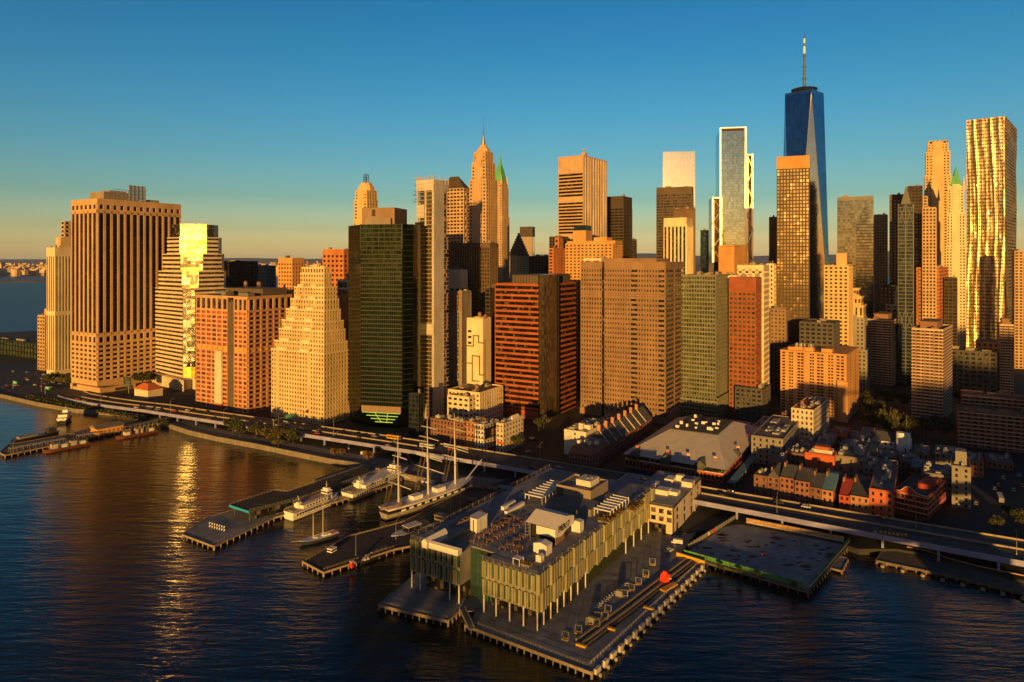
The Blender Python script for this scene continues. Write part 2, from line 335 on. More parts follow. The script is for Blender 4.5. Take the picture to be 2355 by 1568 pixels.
ridge('far_shore', 5200, 13500, -14000, 9000, 40, 'far_land', 160, 10)
ridge('far_island', 4050, 4500, -5200, -1750, 4, 'far_land', 60, 3)

mk('far_town', (.50, .36, .24), cell=(90, 40), cvar=.4)
q = MB(); r = random.Random(12)
for i in range(1500):
    y = r.uniform(5250, 11500); x = y * r.uniform(-.8, .25); w = r.uniform(14, 90); hh = r.uniform(12, 34) + (40 if r.random() < .04 else 0); q.rbox((x, y), r.uniform(-.6, .6), w, r.uniform(20, 60), 2, hh + 24)
tag(q.build('distant_town', 'far_town'), 'low town and docks strung along the far shore', 'town', kind='stuff')
# ================================================================ towers of the front rank
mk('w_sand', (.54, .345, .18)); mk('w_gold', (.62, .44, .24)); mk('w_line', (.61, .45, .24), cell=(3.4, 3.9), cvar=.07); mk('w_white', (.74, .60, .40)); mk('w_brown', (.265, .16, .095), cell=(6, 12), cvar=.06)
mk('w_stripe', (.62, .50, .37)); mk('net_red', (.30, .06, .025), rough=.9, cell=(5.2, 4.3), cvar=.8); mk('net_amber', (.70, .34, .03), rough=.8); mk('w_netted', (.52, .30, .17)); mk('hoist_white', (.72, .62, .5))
mk('glare_glass', (.26, .14, .03), rough=.24, metal=1, var=.12, cell=(3.1, 3.8), cvar=.22, tilt=.05)  # gold puts the sun's glare into the colour of the corner glass
mk('glare_pane', (1, .80, .42), rough=.05, metal=1, var=.1, cell=(3.1, 3.8), cvar=.15, tilt=.03)
mk('pane_glass', (.22, .20, .15), rough=.08, metal=1, var=.1, cell=(3.1, 3.8), cvar=.4, tilt=.03)  # same corner glass without the glare in its colour
mk('green_glass', (.055, .085, .04), rough=.14, metal=.95, var=.6, vs=.018, cell=(1.6, 3.7), cvar=.5, tilt=.03)
mk('green_dark', (.02, .032, .018), rough=.12, metal=.9, var=.3, vs=.03, cell=(1.6, 3.7), cvar=.5, tilt=.03)
mk('mullion_green', (.014, .019, .010), rough=.5)
mk('light_green', (.3, .5, .12), emit=((.5, .8, .18), .3), var=0)
mk('red_band', (.36, .09, .03), cell=(9, 3.9), cvar=.12); mk('glass_bronze', (.16, .11, .07), rough=.2, metal=.7, var=.2, cell=(1.7, 3.9), cvar=.5, tilt=.04)
mk('glass_smoke', (.10, .085, .065), rough=.13, metal=.8, var=.2, cell=(3, 3.9), cvar=.4, tilt=.03)
mk('sage', (.19, .185, .14), cell=(2.6, 3.6), cvar=.1); mk('window_sage', (.09, .11, .055), rough=.18, metal=.4, var=0, cell=(2.6, 3.6), cvar=.7, tilt=.04)
mk('glass_navy', (.05, .075, .09), rough=.12, metal=.7, var=.3, cell=(2, 3.8), cvar=.4, tilt=.03)
mk('pale_glass', (.45, .52, .50), rough=.3, metal=.5, var=.2)
def glz(t, b, m, name='glazing'):
    t.part(MB().box(*b), name, m)

# ---- the tall dark striped slab with a pale frame
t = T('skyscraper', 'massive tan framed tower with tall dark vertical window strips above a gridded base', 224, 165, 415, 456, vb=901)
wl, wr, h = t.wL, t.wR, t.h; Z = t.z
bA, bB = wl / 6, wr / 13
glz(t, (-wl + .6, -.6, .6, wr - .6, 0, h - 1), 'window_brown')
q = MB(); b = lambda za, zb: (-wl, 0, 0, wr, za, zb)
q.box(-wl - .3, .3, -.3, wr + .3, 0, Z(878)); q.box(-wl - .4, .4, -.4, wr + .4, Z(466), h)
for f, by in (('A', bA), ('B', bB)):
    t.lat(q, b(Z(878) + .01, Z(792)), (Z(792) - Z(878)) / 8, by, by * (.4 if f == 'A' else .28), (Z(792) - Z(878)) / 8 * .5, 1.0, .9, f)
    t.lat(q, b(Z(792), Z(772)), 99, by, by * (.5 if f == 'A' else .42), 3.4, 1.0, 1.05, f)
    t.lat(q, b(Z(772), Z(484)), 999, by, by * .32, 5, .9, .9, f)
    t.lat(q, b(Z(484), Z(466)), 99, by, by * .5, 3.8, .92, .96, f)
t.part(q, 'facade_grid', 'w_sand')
q = MB(); n = int(h / 3.9)
for i in range(1, n):
    z = Z(772) + i * 3.9
    if z < Z(484): q.box(-wl + .35, -.35, .3, .6, z - .5, z + .5); q.box(-.6, -.3, .35, wr - .35, z - .5, z + .5)
t.part(q, 'floor_band', 'black_paint')
t.roofkit((-wl + 1, -1, 1, wr - 1, h), 3, 'taupe', seed=3)
ya, yb = t.ly(216), t.ly(310); za, zb = Z(456), Z(432)
q = MB().box(-wl * .8, -wl * .25, 14, wr * .55, h + .2, h + 9.5); q.box(-wl * .7, -wl * .4, 25, wr * .45, h + 9.5, h + 12); t.part(q, 'mechanical_penthouse', 'taupe')
q = MB(); x = -2.6; y0, y1 = t.ly(265), t.ly(338)
for i in range(9): q.tube((x, y0 + i * (y1 - y0) / 8, h), (x, y0 + i * (y1 - y0) / 8, h + (12 if i < 4 else 18)), .25, n=4)
for k in (4, 8, 12): q.tube((x, y0, h + k), (x, y1, h + k), .25, n=4)
t.part(q, 'rooftop_sign_frame', 'steel')
q = MB(); q.box(-4, -3, t.ly(300), t.ly(338), h + 1, h + 18); t.part(q, 'rooftop_glass_screen', 'pale_glass')

# ---- white ribbed tower and small beige block beside it
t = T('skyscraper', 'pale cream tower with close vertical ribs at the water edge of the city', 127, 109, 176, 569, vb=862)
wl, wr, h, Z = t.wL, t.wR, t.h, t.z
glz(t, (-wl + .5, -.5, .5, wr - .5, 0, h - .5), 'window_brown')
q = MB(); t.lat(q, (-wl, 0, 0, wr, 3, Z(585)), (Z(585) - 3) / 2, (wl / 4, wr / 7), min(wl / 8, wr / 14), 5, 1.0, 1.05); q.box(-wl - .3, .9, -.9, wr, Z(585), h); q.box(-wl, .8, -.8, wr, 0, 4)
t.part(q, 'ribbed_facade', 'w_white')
ya, yb = t.ly(141), wr
q = MB().box(-wl * .7, -2, ya, ya + 60, h, Z(545)); q.box(-wl * .7 + 1, -4, ya + 6, ya + 54, Z(545), Z(507)); t.part(q, 'upper_tower', 'w_gold')
t.lat(q2 := MB(), (-wl * .7 + 1, -4, ya + 6, ya + 54, Z(545), Z(507)), 5, 6, 2.2, 2, .5, .5, 'AB', True); t.part(q2, 'upper_facade', 'w_gold'); t.windows('window_brown', 40)
t.roofkit((-wl, 0, 0, ya - 1, h), 2, 'taupe')
t = T('office_block', 'small beige office block with square windows at the foot of the cream ribbed tower', 104, 87, 114, 727, vb=852, cat='building')
wl, wr, h = t.wL, t.wR, t.h
q = MB().box(-wl + .4, -.4, .4, wr, 0, h); t.part(q, 'wall', 'dark_bronze'); q = MB(); t.lat(q, (-wl, 0, 0, wr, 0, h), 4.8, 6, 2.2, 2.2, .6, .6, 'AB', True); t.part(q, 'facade_grid', 'w_sand'); t.windows('window_brown', 60)
q = MB().box(-wl * .6, -3, 6, wr * .8, h, h + 9); t.part(q, 'penthouse', 'w_sand'); t.roofkit((-wl, 0, 0, wr, h), 1, 'taupe', wall='w_sand')

# ---- stepped glass and stripe tower with a corner coloured gold for sun glare
t = T('skyscraper', 'stepped stone banded tower with a blazing golden glass corner running down it', 430, 362, 519, 514, vb=896, th=-38)
h, Z = t.h, t.z
tiers = [(None, 665, 357, 521, 26), (665, 624, 363, 515, 40), (624, 583, 369, 511, 56), (583, 544, 378, 505, 70), (544, 514, 385, 497, 72)]
q = MB(); g = MB(); gc = MB(); gl = MB(); gp = MB(); top = MB(); z = 0.0
for k, (vb_, vt_, ul_, ur_, cp) in enumerate(tiers):
    z1 = Z(vt_); c = cp * t.Y / F * .72; xl = t.lx(ul_, 0); yr = t.ly(ur_, 0); ins = k * 1.2
    poly = [(xl, ins), (-c, ins), (-ins, c), (-ins, yr), (-10, yr + 8), (xl + 4, yr + 8)]
    g.prism(poly, z, z1 - .2)
    off = .25
    if True:   # storeys lean by angles shaped to throw sun glints at camera and water
        nf = max(4, round((z1 - z) / 4.0))
        for i in range(nf):
            za, zb = z + .3 + i * (z1 - z) / nf, z + .3 + (i + 1) * (z1 - z) / nf; lean = ((.02, .0, .03, .01)[i % 4] if i >= nf * .2 else -.02) if k == 0 else ((.0, .05, .06, .07) if k < 3 else (-.015, .012, .0, .02))[i % 4]; o0, o1 = .12, .12 + (z1 - z) / nf * lean
            p0 = [(-c + .1 + o * .7, ins - o * .7) for o in (o0, o1)]; p1 = [(-ins + o * .7, c - .1 - o * .7) for o in (o0, o1)]
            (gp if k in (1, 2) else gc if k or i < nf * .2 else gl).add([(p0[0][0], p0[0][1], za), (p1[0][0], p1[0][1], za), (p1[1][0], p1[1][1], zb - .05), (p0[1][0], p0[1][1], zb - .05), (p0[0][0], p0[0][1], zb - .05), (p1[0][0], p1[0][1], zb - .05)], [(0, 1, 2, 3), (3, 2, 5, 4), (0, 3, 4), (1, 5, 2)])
    n = round((z1 - z) / 4.6)
    if k < 4:
        for i in range(n + 1):
            zz = z + i * (z1 - z) / n; a, bb = max(z, zz - 1.25), min(z1, zz + 1.25)
            q.box(xl - .3, -c - .4, ins - .45, ins + .3, a, bb); q.box(-ins - .3, -ins + .45, c + .4, yr + .3, a, bb); q.box(xl - .35, xl + .2, ins + .3, yr, a, bb)
    else: top.box(xl + .2, -c - 1, ins - .2, yr, z1 - .6, z1 + .5)
    z = z1
t.part(g, 'window_bands', 'window_dark'); t.part(q, 'stone_bands', 'w_stripe'); t.part(gc, 'glass_corner', 'glare_glass'); t.part(gp, 'stepped_glass_corner', 'glare_pane'); t.part(gl, 'leaning_glass_strip', 'pane_glass'); t.part(top, 'roof_edge', 'dark_bronze')
q = MB().box(t.lx(347), -1, -6, 40, 0, 12).box(-1, 6, 6, t.ly(455), 0, 12); t.part(q, 'podium', 'w_white')
t.panes = []; q = MB(); t.lat(q, (t.lx(347), 6.6, -6.6, 40, 0, 12), 4.5, 5, 2.8, 2.6, .5, .5, 'A', True); t.part(q, 'podium_facade', 'w_white'); t.windows('window_dark', 40)

# ---- netted office slab under repair
t = T('office_tower', 'broad office slab in red netting with a white hoist shaft up its front', 570, 452, 670, 686, vb=951)
wl, wr, h, Z = t.wL, t.wR, t.h, t.z
glz(t, (-wl + .5, -.5, .5, wr - .5, 0, h - 1), 'net_red', 'netting')
q = MB(); xs, xe = t.lx(525), t.lx(539)
for (a, c, n) in ((-wl, xs, 6), (xe, 0, 3)):
    t.lat(q, (a, c, 0, wr, 0, Z(717)), (Z(717)) / 22, (c - a) / n, 1.9, 1.7, .9, .8, 'A')
    t.lat(q, (a, c, 0, wr, Z(717), h), 99, (c - a) / n, 2.8, 2.6, 1.0, 1.05, 'A')
t.lat(q, (-wl, 0, 0, wr, 0, Z(717)), (Z(717)) / 22, wr / 7, 1.9, 1.7, .9, .8, 'B'); t.lat(q, (-wl, 0, 0, wr, Z(717), h), 99, wr / 7, 2.8, 2.6, 1.0, 1.05, 'B')
q.box(-wl - .8, 1.05, -1.05, wr, h - .01, h + 1.6)
t.part(q, 'facade_grid', 'w_netted')
q = MB(); q.box(-wl + .3, -.2, -.1, .6, Z(716), h - 1.2).box(-.6, .1, .2, wr - .3, Z(716), h - 1.2); t.part(q, 'top_floor_glazing', 'window_dark')
q = MB().box(xs + .1, xe - .1, -1.2, .4, 0, h - 4); t.part(q, 'dark_shaft', 'brown_steel')
q = MB().box(-wl + .4, -.2, -.12, .6, Z(812), Z(803)).box(-.6, .12, .2, wr - .3, Z(812), Z(803)); t.part(q, 'amber_netting', 'net_amber')
xa, xb = t.lx(500), t.lx(515); q = MB().box(xa, xb, -3.2, -.95, 6, Z(812)); t.part(q, 'hoist_shaft', 'hoist_white')
q = MB()
for i in range(1, 7): q.box(xa + i * (xb - xa) / 7 - .08, xa + i * (xb - xa) / 7 + .08, -3.4, -3.2, 6, Z(812))
t.part(q, 'hoist_rail', 'w_netted'); t.part(MB().box(xa, xb, -3.6, -.95, 0, 5.9), 'hoist_gate', 'red_band')
t.roofkit((-wl, 0, 0, wr, h + 1.6), 6, 'grey_roof', hmax=5, seed=2); t.part(MB().box(-wl * .75, -wl * .05, 20, 50, h + 1.7, h + 8), 'mechanical_penthouse', 'brown_steel'); t.tank(-wl * .6, 34, h + 8); t.tank(-wl * .4, 38, h + 8, 2.2, 3)

# ---- pale stepped masonry tower
t = T('skyscraper', 'pale limestone wedding cake tower with many small windows stepping up to a square crown', 745, 624, 803, 616, vb=978)
wl, wr, h, Z = t.wL, t.wR, t.h, t.z
cr = lambda x: 441 + x * .4105
TI = [(None, 1085, 447, 882), (1085, 1035, 465, 870), (1035, 965, 490, 858), (965, 915, 506, 848), (915, 850, 530, 832), (850, 790, 556, 822), (790, 720, 575, 808), (720, 640, 610, 782), (640, 606, 619, 771)]
q = MB(); core = MB(); tr = MB(); z = 0
for k, (a_, b_, l_, r_) in enumerate(TI):
    z1 = Z(367.8 + b_ * .4105); ins = k * 2.1; x0 = t.lx(cr(l_), ins); y1 = t.ly(cr(r_), -ins)
    bx = (x0, -ins, ins, y1, z, z1)
    core.box(x0 + .3, -ins - .3, ins + .3, y1 - .3, z, z1 - .3)
    t.lat(q, bx, 4.0, 3.35, 1.95, 2.05, .45, .40, 'AB', True); q.box(x0 - .25, x0 + .25, ins + .3, y1, z, z1)
    tr.box(x0 - .2, -ins + .7, ins - .7, y1, z1 - .7, z1 + .5)
    if k < 7:   # pavilions that break the face into bays
        L = -ins - x0
        for f0, f1 in ((.12, .3), (.55, .72)):
            q.box(x0 + L * f0, x0 + L * f0 + 1.1, ins - .8, ins - .3, z, z1 + 2.5); q.box(x0 + L * f1, x0 + L * f1 + 1.1, ins - .8, ins - .3, z, z1 + 2.5)
            tr.box(x0 + L * f0, x0 + L * f1 + 1.1, ins - .9, ins + 1, z1 + .5, z1 + 2.6)
    z = z1
t.part(core, 'core', 'w_line'); t.part(q, 'facade_grid', 'w_line'); t.part(tr, 'cornice', 'w_white'); t.windows('window_brown', 100)
x0, y1 = t.lx(cr(622), 17), t.ly(cr(766), -17); t.roofkit((x0, -17, 17, y1, h), 2, 'w_line', hmax=3)
for i in range(1): t.tank(x0 + 6, y1 - 5, h)

# ---- dark green glass octagonal tower
t = T('skyscraper', 'dark green glass tower with cut corners and a lit green glass atrium at its foot', 925, 830, 950, 515, vb=992, th=-13)
wl, h, Z = t.wL, t.h, t.z; s2 = .7071
a = t._sol(801, (-s2 * (t.ax[0] - t.ay[0]), -s2 * (t.ax[1] - t.ay[1])), t.zm, -wl, 0) * s2
bq = t._sol(950, (s2 * (t.ax[0] + t.ay[0]), s2 * (t.ax[1] + t.ay[1])), t.zm, 0, 0) * s2
zq = Z(936)
pl = [(-wl, 0), (0, 0), (bq, bq), (bq, 62), (-wl - a, 62), (-wl - a, a)]
q = MB().prism(pl, zq, h); 
w3 = wl * .26; q.prism([(-wl + w3, 10), (-w3, 10), (bq - 3, 22), (bq - 3, 60), (-wl - a + 3, 60), (-wl - a + 3, 22)], 0, zq, [(-wl + .5, .6), (-.5, .6), (bq, bq), (bq, 62), (-wl - a, 62), (-wl - a, a)])
t.part(q, 'dark_glazing', 'green_dark')
t.part(MB().box(-wl + .2, -.2, -.35, .5, zq, h - .5), 'front_glazing', 'green_glass')
q = MB(); t.lat(q, (-wl, 0, -.36, 1, zq, Z(585)), 3.7, 1.9, .22, .9, .3, .22, 'A'); t.lat(q, (-wl, 0, -.36, 1, Z(585), Z(515)), 3.7, 5.2, .4, .7, .3, .25, 'A')
t.part(q, 'mullions', 'mullion_green')
q = MB(); n = 22
for sx in (-wl - .5, -.6):
    q.box(sx, sx + 1.1, -1.0, -.1, Z(572), h + .3)
t.part(q, 'corner_fins_pattern', 'mullion_green')
q = MB()
for i in range(34):
    z = zq + i * (h - zq) / 34; q.prism([(-wl - a, a + .05), (-wl - a - .15, a - .1), (-wl, -.2), (-wl, .2)], z, z + .5); q.prism([(bq, bq + .05), (bq + .15, bq - .1), (0, -.2), (0, .2)], z, z + .5)
t.part(q, 'floor_lines', 'mullion_green')
t.part(MB().box(-wl + 1, -1, -1.2, .1, zq - 5, zq + .1), 'atrium_cornice', 'brown_granite')
q = MB(); zb = Z(978)
A0, A1 = (-wl + 1.5, -1.5), (-wl + w3 + 2, -w3 - 2)
q.add([(A0[0], -.5, zq - 5.2), (A0[1], -.5, zq - 5.2), (A1[1], 6, zb), (A1[0], 6, zb)], [(3, 2, 1, 0)]); t.part(q, 'atrium_glass', 'green_glass')
q = MB()
for k in range(4):
    f = k / 3; xa = A0[0] + (A1[0] - A0[0]) * f * .9; xb = A0[1] + (A1[1] - A0[1]) * f * .9; y = -.8 + 6.2 * f * .9; z = zq - 5.6 + (zb - zq + 5.2) * f * .9
    q.tube((xa, y, z), (xb, y, z), .32, n=5)
for f in (.33, .67):
    q.tube((A0[0] + (A0[1] - A0[0]) * f, -.9, zq - 5.4), (A1[0] + (A1[1] - A1[0]) * f, 5.4, zb), .3, n=5)
t.part(q, 'atrium_light_strip', 'light_green')
z0, z1 = Z(516), Z(473)
q = MB().box(t.lx(832, 16), t.lx(907, 16), 16, 45, h, z1); t.part(q, 'mechanical_penthouse', 'brown_granite'); t.part(MB().box(t.lx(842, 14), t.lx(900, 14), 12, 16, h, h + 6), 'plant_box', 'taupe')
t.part(MB().box(t.lx(855, 16), t.lx(863, 16), 15.7, 16, h + 8, h + 14), 'louvre', 'dark_bronze')

# ---- concrete tower under construction
t = T('unfinished_tower', 'slim bare concrete tower under construction with open floors and scaffold decks', 997, 957, 1031, 399, vb=970)
wl, wr, h, Z = t.wL, t.wR, t.h, t.z
yB = t.ly(1021)
q = MB().box(-2.2, 0, .4, yB, 0, h - 5); q.box(-wl + 2, -2.2, wr - 3, wr, 0, h - 12)
q.box(-wl, 0, -.1, 1.6, Z(437), Z(412)); q.box(-wl + 1, 0, -.12, 1.2, Z(770), Z(745)); q.box(-wl * .95, -wl * .55, -.1, 1, Z(500), Z(470)); q.box(0, .3, 2, yB - 1, Z(437), Z(412))
for x in (-wl + .2, -wl * .52): q.box(x, x + 1.5, .2, 1.8, 0, h - 8)
q.box(-1.8, 0, yB, wr, Z(437), Z(410)); t.part(q, 'concrete_shaft', 'pale_concrete')
q = MB(); n = 58
for i in range(n + 1):
    z = i * (h - 9) / n; q.box(-wl - .4, -.5, -.35, wr, z, z + .45); q.box(-1, .3, yB + .3, wr + .4, z, z + .45)
t.part(q, 'floor_slab', 'concrete')
q = MB(); r = random.Random(4)
for i in range(n):
    z = i * (h - 9) / n + .5
    for x in [-wl + .6 + k * (wl - 3) / 5 for k in range(6)]:
        if r.random() < .6: q.box(x, x + .35, .1, .4, z, z + 3)
    if r.random() < .7:
        y = r.uniform(yB + .5, wr - 2); q.box(-.1, .2, y, y + 1.4, z, z + 3)
t.part(q, 'formwork', 'orange_brick', kind='stuff')
t.part(MB().box(-wl + 3, -1, 1.9, wr - 3.1, 0, h - 13), 'interior_shade_core', 'dark_bronze')  # dark solid core paints the shade inside the open floors
q = MB()
for i in range(46):
    z = r.uniform(.35, .97) * (h - 15) if i < 40 else h - r.uniform(2, 25); L = r.uniform(1.5, 5.5); q.box(-wl - L, -wl + .5, r.uniform(-1, 3), r.uniform(3.5, 6), z, z + .3)
t.part(q, 'scaffold_deck', 'dark_metal')
q = MB()
for i in range(9):
    x = -wl + i * wl / 8; q.tube((x, .5, h - 9), (x, .5, h - r.uniform(0, 3)), .45, n=5)
for i in range(1, 6): q.tube((0, i * wr / 5, h - 10), (0, i * wr / 5, h - r.uniform(0, 4)), .45, n=5)
q.box(-wl - 2, .5, -.5, .5, h - 3.5, h - 2.9); q.box(-wl - .3, .4, .5, wr, h - 9.6, h - 9)
t.part(q, 'crown_frame', 'concrete')
t.part(MB().box(-wl - .9, -wl * .55, -.8, -.45, Z(640), Z(510)), 'blue_netting', 'glass_navy')
# small dark glass box at its foot
t = T('glass_building', 'low dark blue glass block tucked at the foot of the bare concrete tower', 962, 940, 973, 907, vb=1004, cat='building')
wl, wr, h = t.wL, t.wR, t.h; glz(t, (-wl, 0, 0, wr, 0, h), 'glass_navy'); q = MB(); t.lat(q, (-wl, 0, 0, wr, 0, h), 4, 3, .2, .5, .12, .1); t.part(q, 'mullions', 'dark_metal'); t.roofkit((-wl, 0, 0, wr, h), 2)

# ---- orange red banded office tower
t = T('skyscraper', 'orange red office tower with even horizontal window bands and a curved glass stair bay', 1250, 1139, 1323, 656, vb=968)
wl, wr, h, Z = t.wL, t.wR, t.h, t.z
ga, gb = 0.0, t.ly(1287)
glz(t, (-wl, -.5, .5, wr, 0, h - 1), 'window_brown', 'window_band')
q = MB(); t.lat(q, (-wl, 0, 0, wr, 0, h), h / 25, 5, 0, 2.0, 0, .55, 'A'); t.lat(q, (-wl, 0, gb, wr, 0, h), h / 25, 5, 0, 2.0, 0, .55, 'B'); q.box(-wl - .4, -wl + .1, -.5, wr, 0, h)
q.box(-wl, -1, -.5, .5, 0, 8)
t.part(q, 'spandrel_band', 'red_band')
g = MB(); n = 10; pl = [(-6, 0.3)]
for i in range(n + 1):
    an = -math.pi * .62 + i * math.pi * .85 / n; pl.append((-3 + 6 * math.cos(an) + 1.5, gb * .42 + gb * .52 * math.sin(an)))
pl.append((-8, gb)); g.prism(pl, 0, Z(632)); t.part(g, 'glass_stair_bay', 'glass_bronze')
q = MB()
for i in range(1, n + 2):
    q.tube((pl[i][0], pl[i][1], 0), (pl[i][0], pl[i][1], Z(632)), .25, n=4)
t.part(q, 'mullions', 'mullion_green')
t.part(MB().box(t.lx(1178, 8), -4, 8, wr - 4, h, Z(633)), 'mechanical_penthouse', 'brown_steel')
q = MB(); t.lat(q, (t.lx(1178, 8), -4, 8, wr - 4, h, Z(633)), 99, 3, .5, .7, .3, .3); t.part(q, 'penthouse_louvres', 'dark_bronze')
t.roofkit((-wl, 0, 0, wr, h), 3, 'taupe', wall='red_band')

# ---- brown granite slab with many small windows
t = T('skyscraper', 'huge brown granite office slab with rows of small punched windows and vertical slots', 1529, 1336, 1569, 602, vb=975, th=-32)
wl, wr, h, Z = t.wL, t.wR, t.h, t.z
glz(t, (-wl + .6, -.6, .6, wr - .5, 0, h - 1), 'window_dark'); q = MB(); X = t.lx
zt, zs, zb = Z(618), Z(680), Z(950); fl = (zt - zb) / 29
for (a, c, by, pw, shh, z0_) in ((-wl, X(1384), 2.6, 1.5, 2.3, 0), (X(1390), X(1449), 2.6, 1.5, 2.3, 0), (X(1449), X(1467), 99, 1.0, 2.2, -.5), (X(1467), X(1512), 2.6, 1.5, 2.3, 0), (X(1512), 0, 99, 1.2, 2.2, -.4)):
    t.lat(q, (a, c, 0, wr, zb, zt), fl, by if by < 90 else (c - a), pw, shh, .6 + z0_ * .6, .5 + z0_ * .6, 'A')
t.lat(q, (-wl, 0, 0, wr, zb, zt), fl, 30, 1.5, 2.2, .6, .55, 'B')
for (a, c) in ((-wl, X(1384)), (X(1390), 0)):
    q.box(a, c, -.7, .5, zt - .02, h); q.box(a - .6 if a < -wl + .1 else a, c, -1.6, .5, 0, zb * .55)
    t.lat(q, (a, c, -.9, wr, zb * .55, zb), 99, 5.2, 3.4, 2.4, .65, .6, 'A')
    q.box(a, c, -.85, .5, zs - 1, zs + .4)
q.box(-.5, .65, .5, wr, zt - .02, h); q.box(-.5, 1.4, -1.6, wr, 0, zb * .55); t.lat(q, (-wl, .75, .3, wr, zb * .55, zb), 99, 5.2, 3.4, 2.4, .65, .6, 'B'); q.box(-wl - .6, -wl + .3, 0, wr, 0, h)
t.part(q, 'granite_facade', 'w_brown')
t.roofkit((-wl, 0, 0, wr, h - .4), 2, 'brown_granite', hmax=2.5); t.part(MB().box(X(1372), X(1500), 10, wr - 4, h - .3, Z(594)), 'mechanical_penthouse', 'w_brown')

# ---- sage green tower
t = T('skyscraper', 'sage green office tower with a fine window grid on a wider seven storey base', 1645, 1566, 1680, 635, vb=962, th=-34)
wl, wr, h, Z = t.wL, t.wR, t.h, t.z
t.part(MB().box(-wl + .4, -.4, .4, wr - .4, 0, h - .6), 'core', 'mullion_green')
q = MB(); zm = Z(914); t.lat(q, (-wl, 0, 0, wr, zm, h), 3.9, 2.5, .55, 1.35, .3, .25, 'AB', True); t.part(q, 'facade_grid', 'sage')
q = MB(); t.part(MB().box(-wl - .2, 2, -2, wr + 1, 0, zm), 'base_core', 'mullion_green'); t.lat(q, (-wl, 2.3, -2.3, wr + 1, 0, zm), 4.1, 2.9, .6, 1.7, .35, .3, 'AB', True); t.part(q, 'base_facade', 'sage')
t.windows('window_sage', 100); t.roofkit((-wl, 0, 0, wr, h), 4, 'taupe', wall='sage')

# ---- orange brick tower with notched corner
t = T('skyscraper', 'rust red brick tower with green window pairs and stacked corner balconies', 1737, 1676, 1755, 638, vb=960, th=-36)
wl, wr, h, Z = t.wL, t.wR, t.h, t.z
t.part(MB().box(-wl + .4, -.4, .4, wr, 0, h), 'core', 'deep_brick'); q = MB(); zt = Z(672)
t.lat(q, (-wl, 0, 0, wr, 0, zt), 4.2, 4.4, 1.5, 2.2, .5, .45, 'AB', True); q.box(-wl, .6, -.6, wr, zt, h); t.part(q, 'brick_facade', 'rust_wall'); t.windows('window_sage', 100)
q = MB()
for i in range(int(zt / 8.4)): q.box(-.3, 2.2, -2.2, 5, i * 8.4 + 6, i * 8.4 + 8)
t.part(q, 'corner_balcony', 'rust_wall'); t.roofkit((-wl, 0, 0, wr, h), 3, 'taupe')
# ================================================================ towers behind
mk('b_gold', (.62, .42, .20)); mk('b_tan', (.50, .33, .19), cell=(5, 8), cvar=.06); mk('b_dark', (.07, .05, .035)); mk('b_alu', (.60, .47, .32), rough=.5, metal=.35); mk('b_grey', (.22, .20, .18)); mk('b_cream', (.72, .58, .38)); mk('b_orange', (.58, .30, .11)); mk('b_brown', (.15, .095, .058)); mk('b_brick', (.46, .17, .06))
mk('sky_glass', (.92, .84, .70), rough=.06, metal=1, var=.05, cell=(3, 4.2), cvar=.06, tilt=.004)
mk('teal_glass', (.38, .50, .54), rough=.08, metal=1, var=.12, cell=(3, 4.2), cvar=.25, tilt=.012)
mk('b_umber', (.085, .055, .035)); mk('slate_glass', (.16, .185, .18), rough=.1, metal=1, var=.12, cell=(3, 4.2), cvar=.3, tilt=.012)
mk('blue_glass', (.17, .27, .38), rough=.09, metal=1, var=.3, vs=.012, cell=(3, 12.6), cvar=.2, tilt=.006)
mk('bright_steel', (.95, .80, .56), rough=.32, metal=1, var=.05)
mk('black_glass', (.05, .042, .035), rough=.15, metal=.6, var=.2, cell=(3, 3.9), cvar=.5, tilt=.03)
mk('spark_glass', (.13, .10, .06), rough=.16, metal=.7, var=.1, cell=(3.4, 3.9), cvar=.9, col2=(.30, .21, .11), p2=.89, tilt=.02)
def simple(name, label, uc, ul, ur, vt, Y, wall, glass, fl, bay, pw, sh, pd=.5, sd=.4, th=-30, crown=None, cap=0, roof=2, vb=None, faces='AB', cat='skyscraper', par=True, back=0, group=None):
    t = T(name, label, uc, ul, ur, vt, vb=vb, Y=Y, th=th, cat=cat, group=group); wl, wr, h = t.wL, max(t.wR, 12 + back), t.h; t.wr = wr
    hc = h - (crown or 0)
    t.part(MB().box(-wl + .3, -.3, .3, wr, 0, h - .8), 'glazing' if not cap else 'core', glass if not cap else 'b_dark')
    q = MB(); t.lat(q, (-wl, 0, 0, wr, 0, hc), fl, bay, pw, sh, pd, sd, faces, bool(cap))
    if crown: q.box(-wl - .1, .1, -.1, wr, hc, h)
    if 'B' not in faces: q.box(-.3, .3, .3, wr, 0, h)
    if 'C' not in faces: q.box(-wl - .2, -wl + .3, .4, wr, 0, h - .05)
    t.part(q, 'facade_grid', wall)
    if cap: t.windows(glass, cap)
    if roof: t.roofkit((-wl, 0, 0, wr, h), roof, 'taupe', wall=wall if par else None, ph=1.0)
    return t
S_ = 'skyscraper'
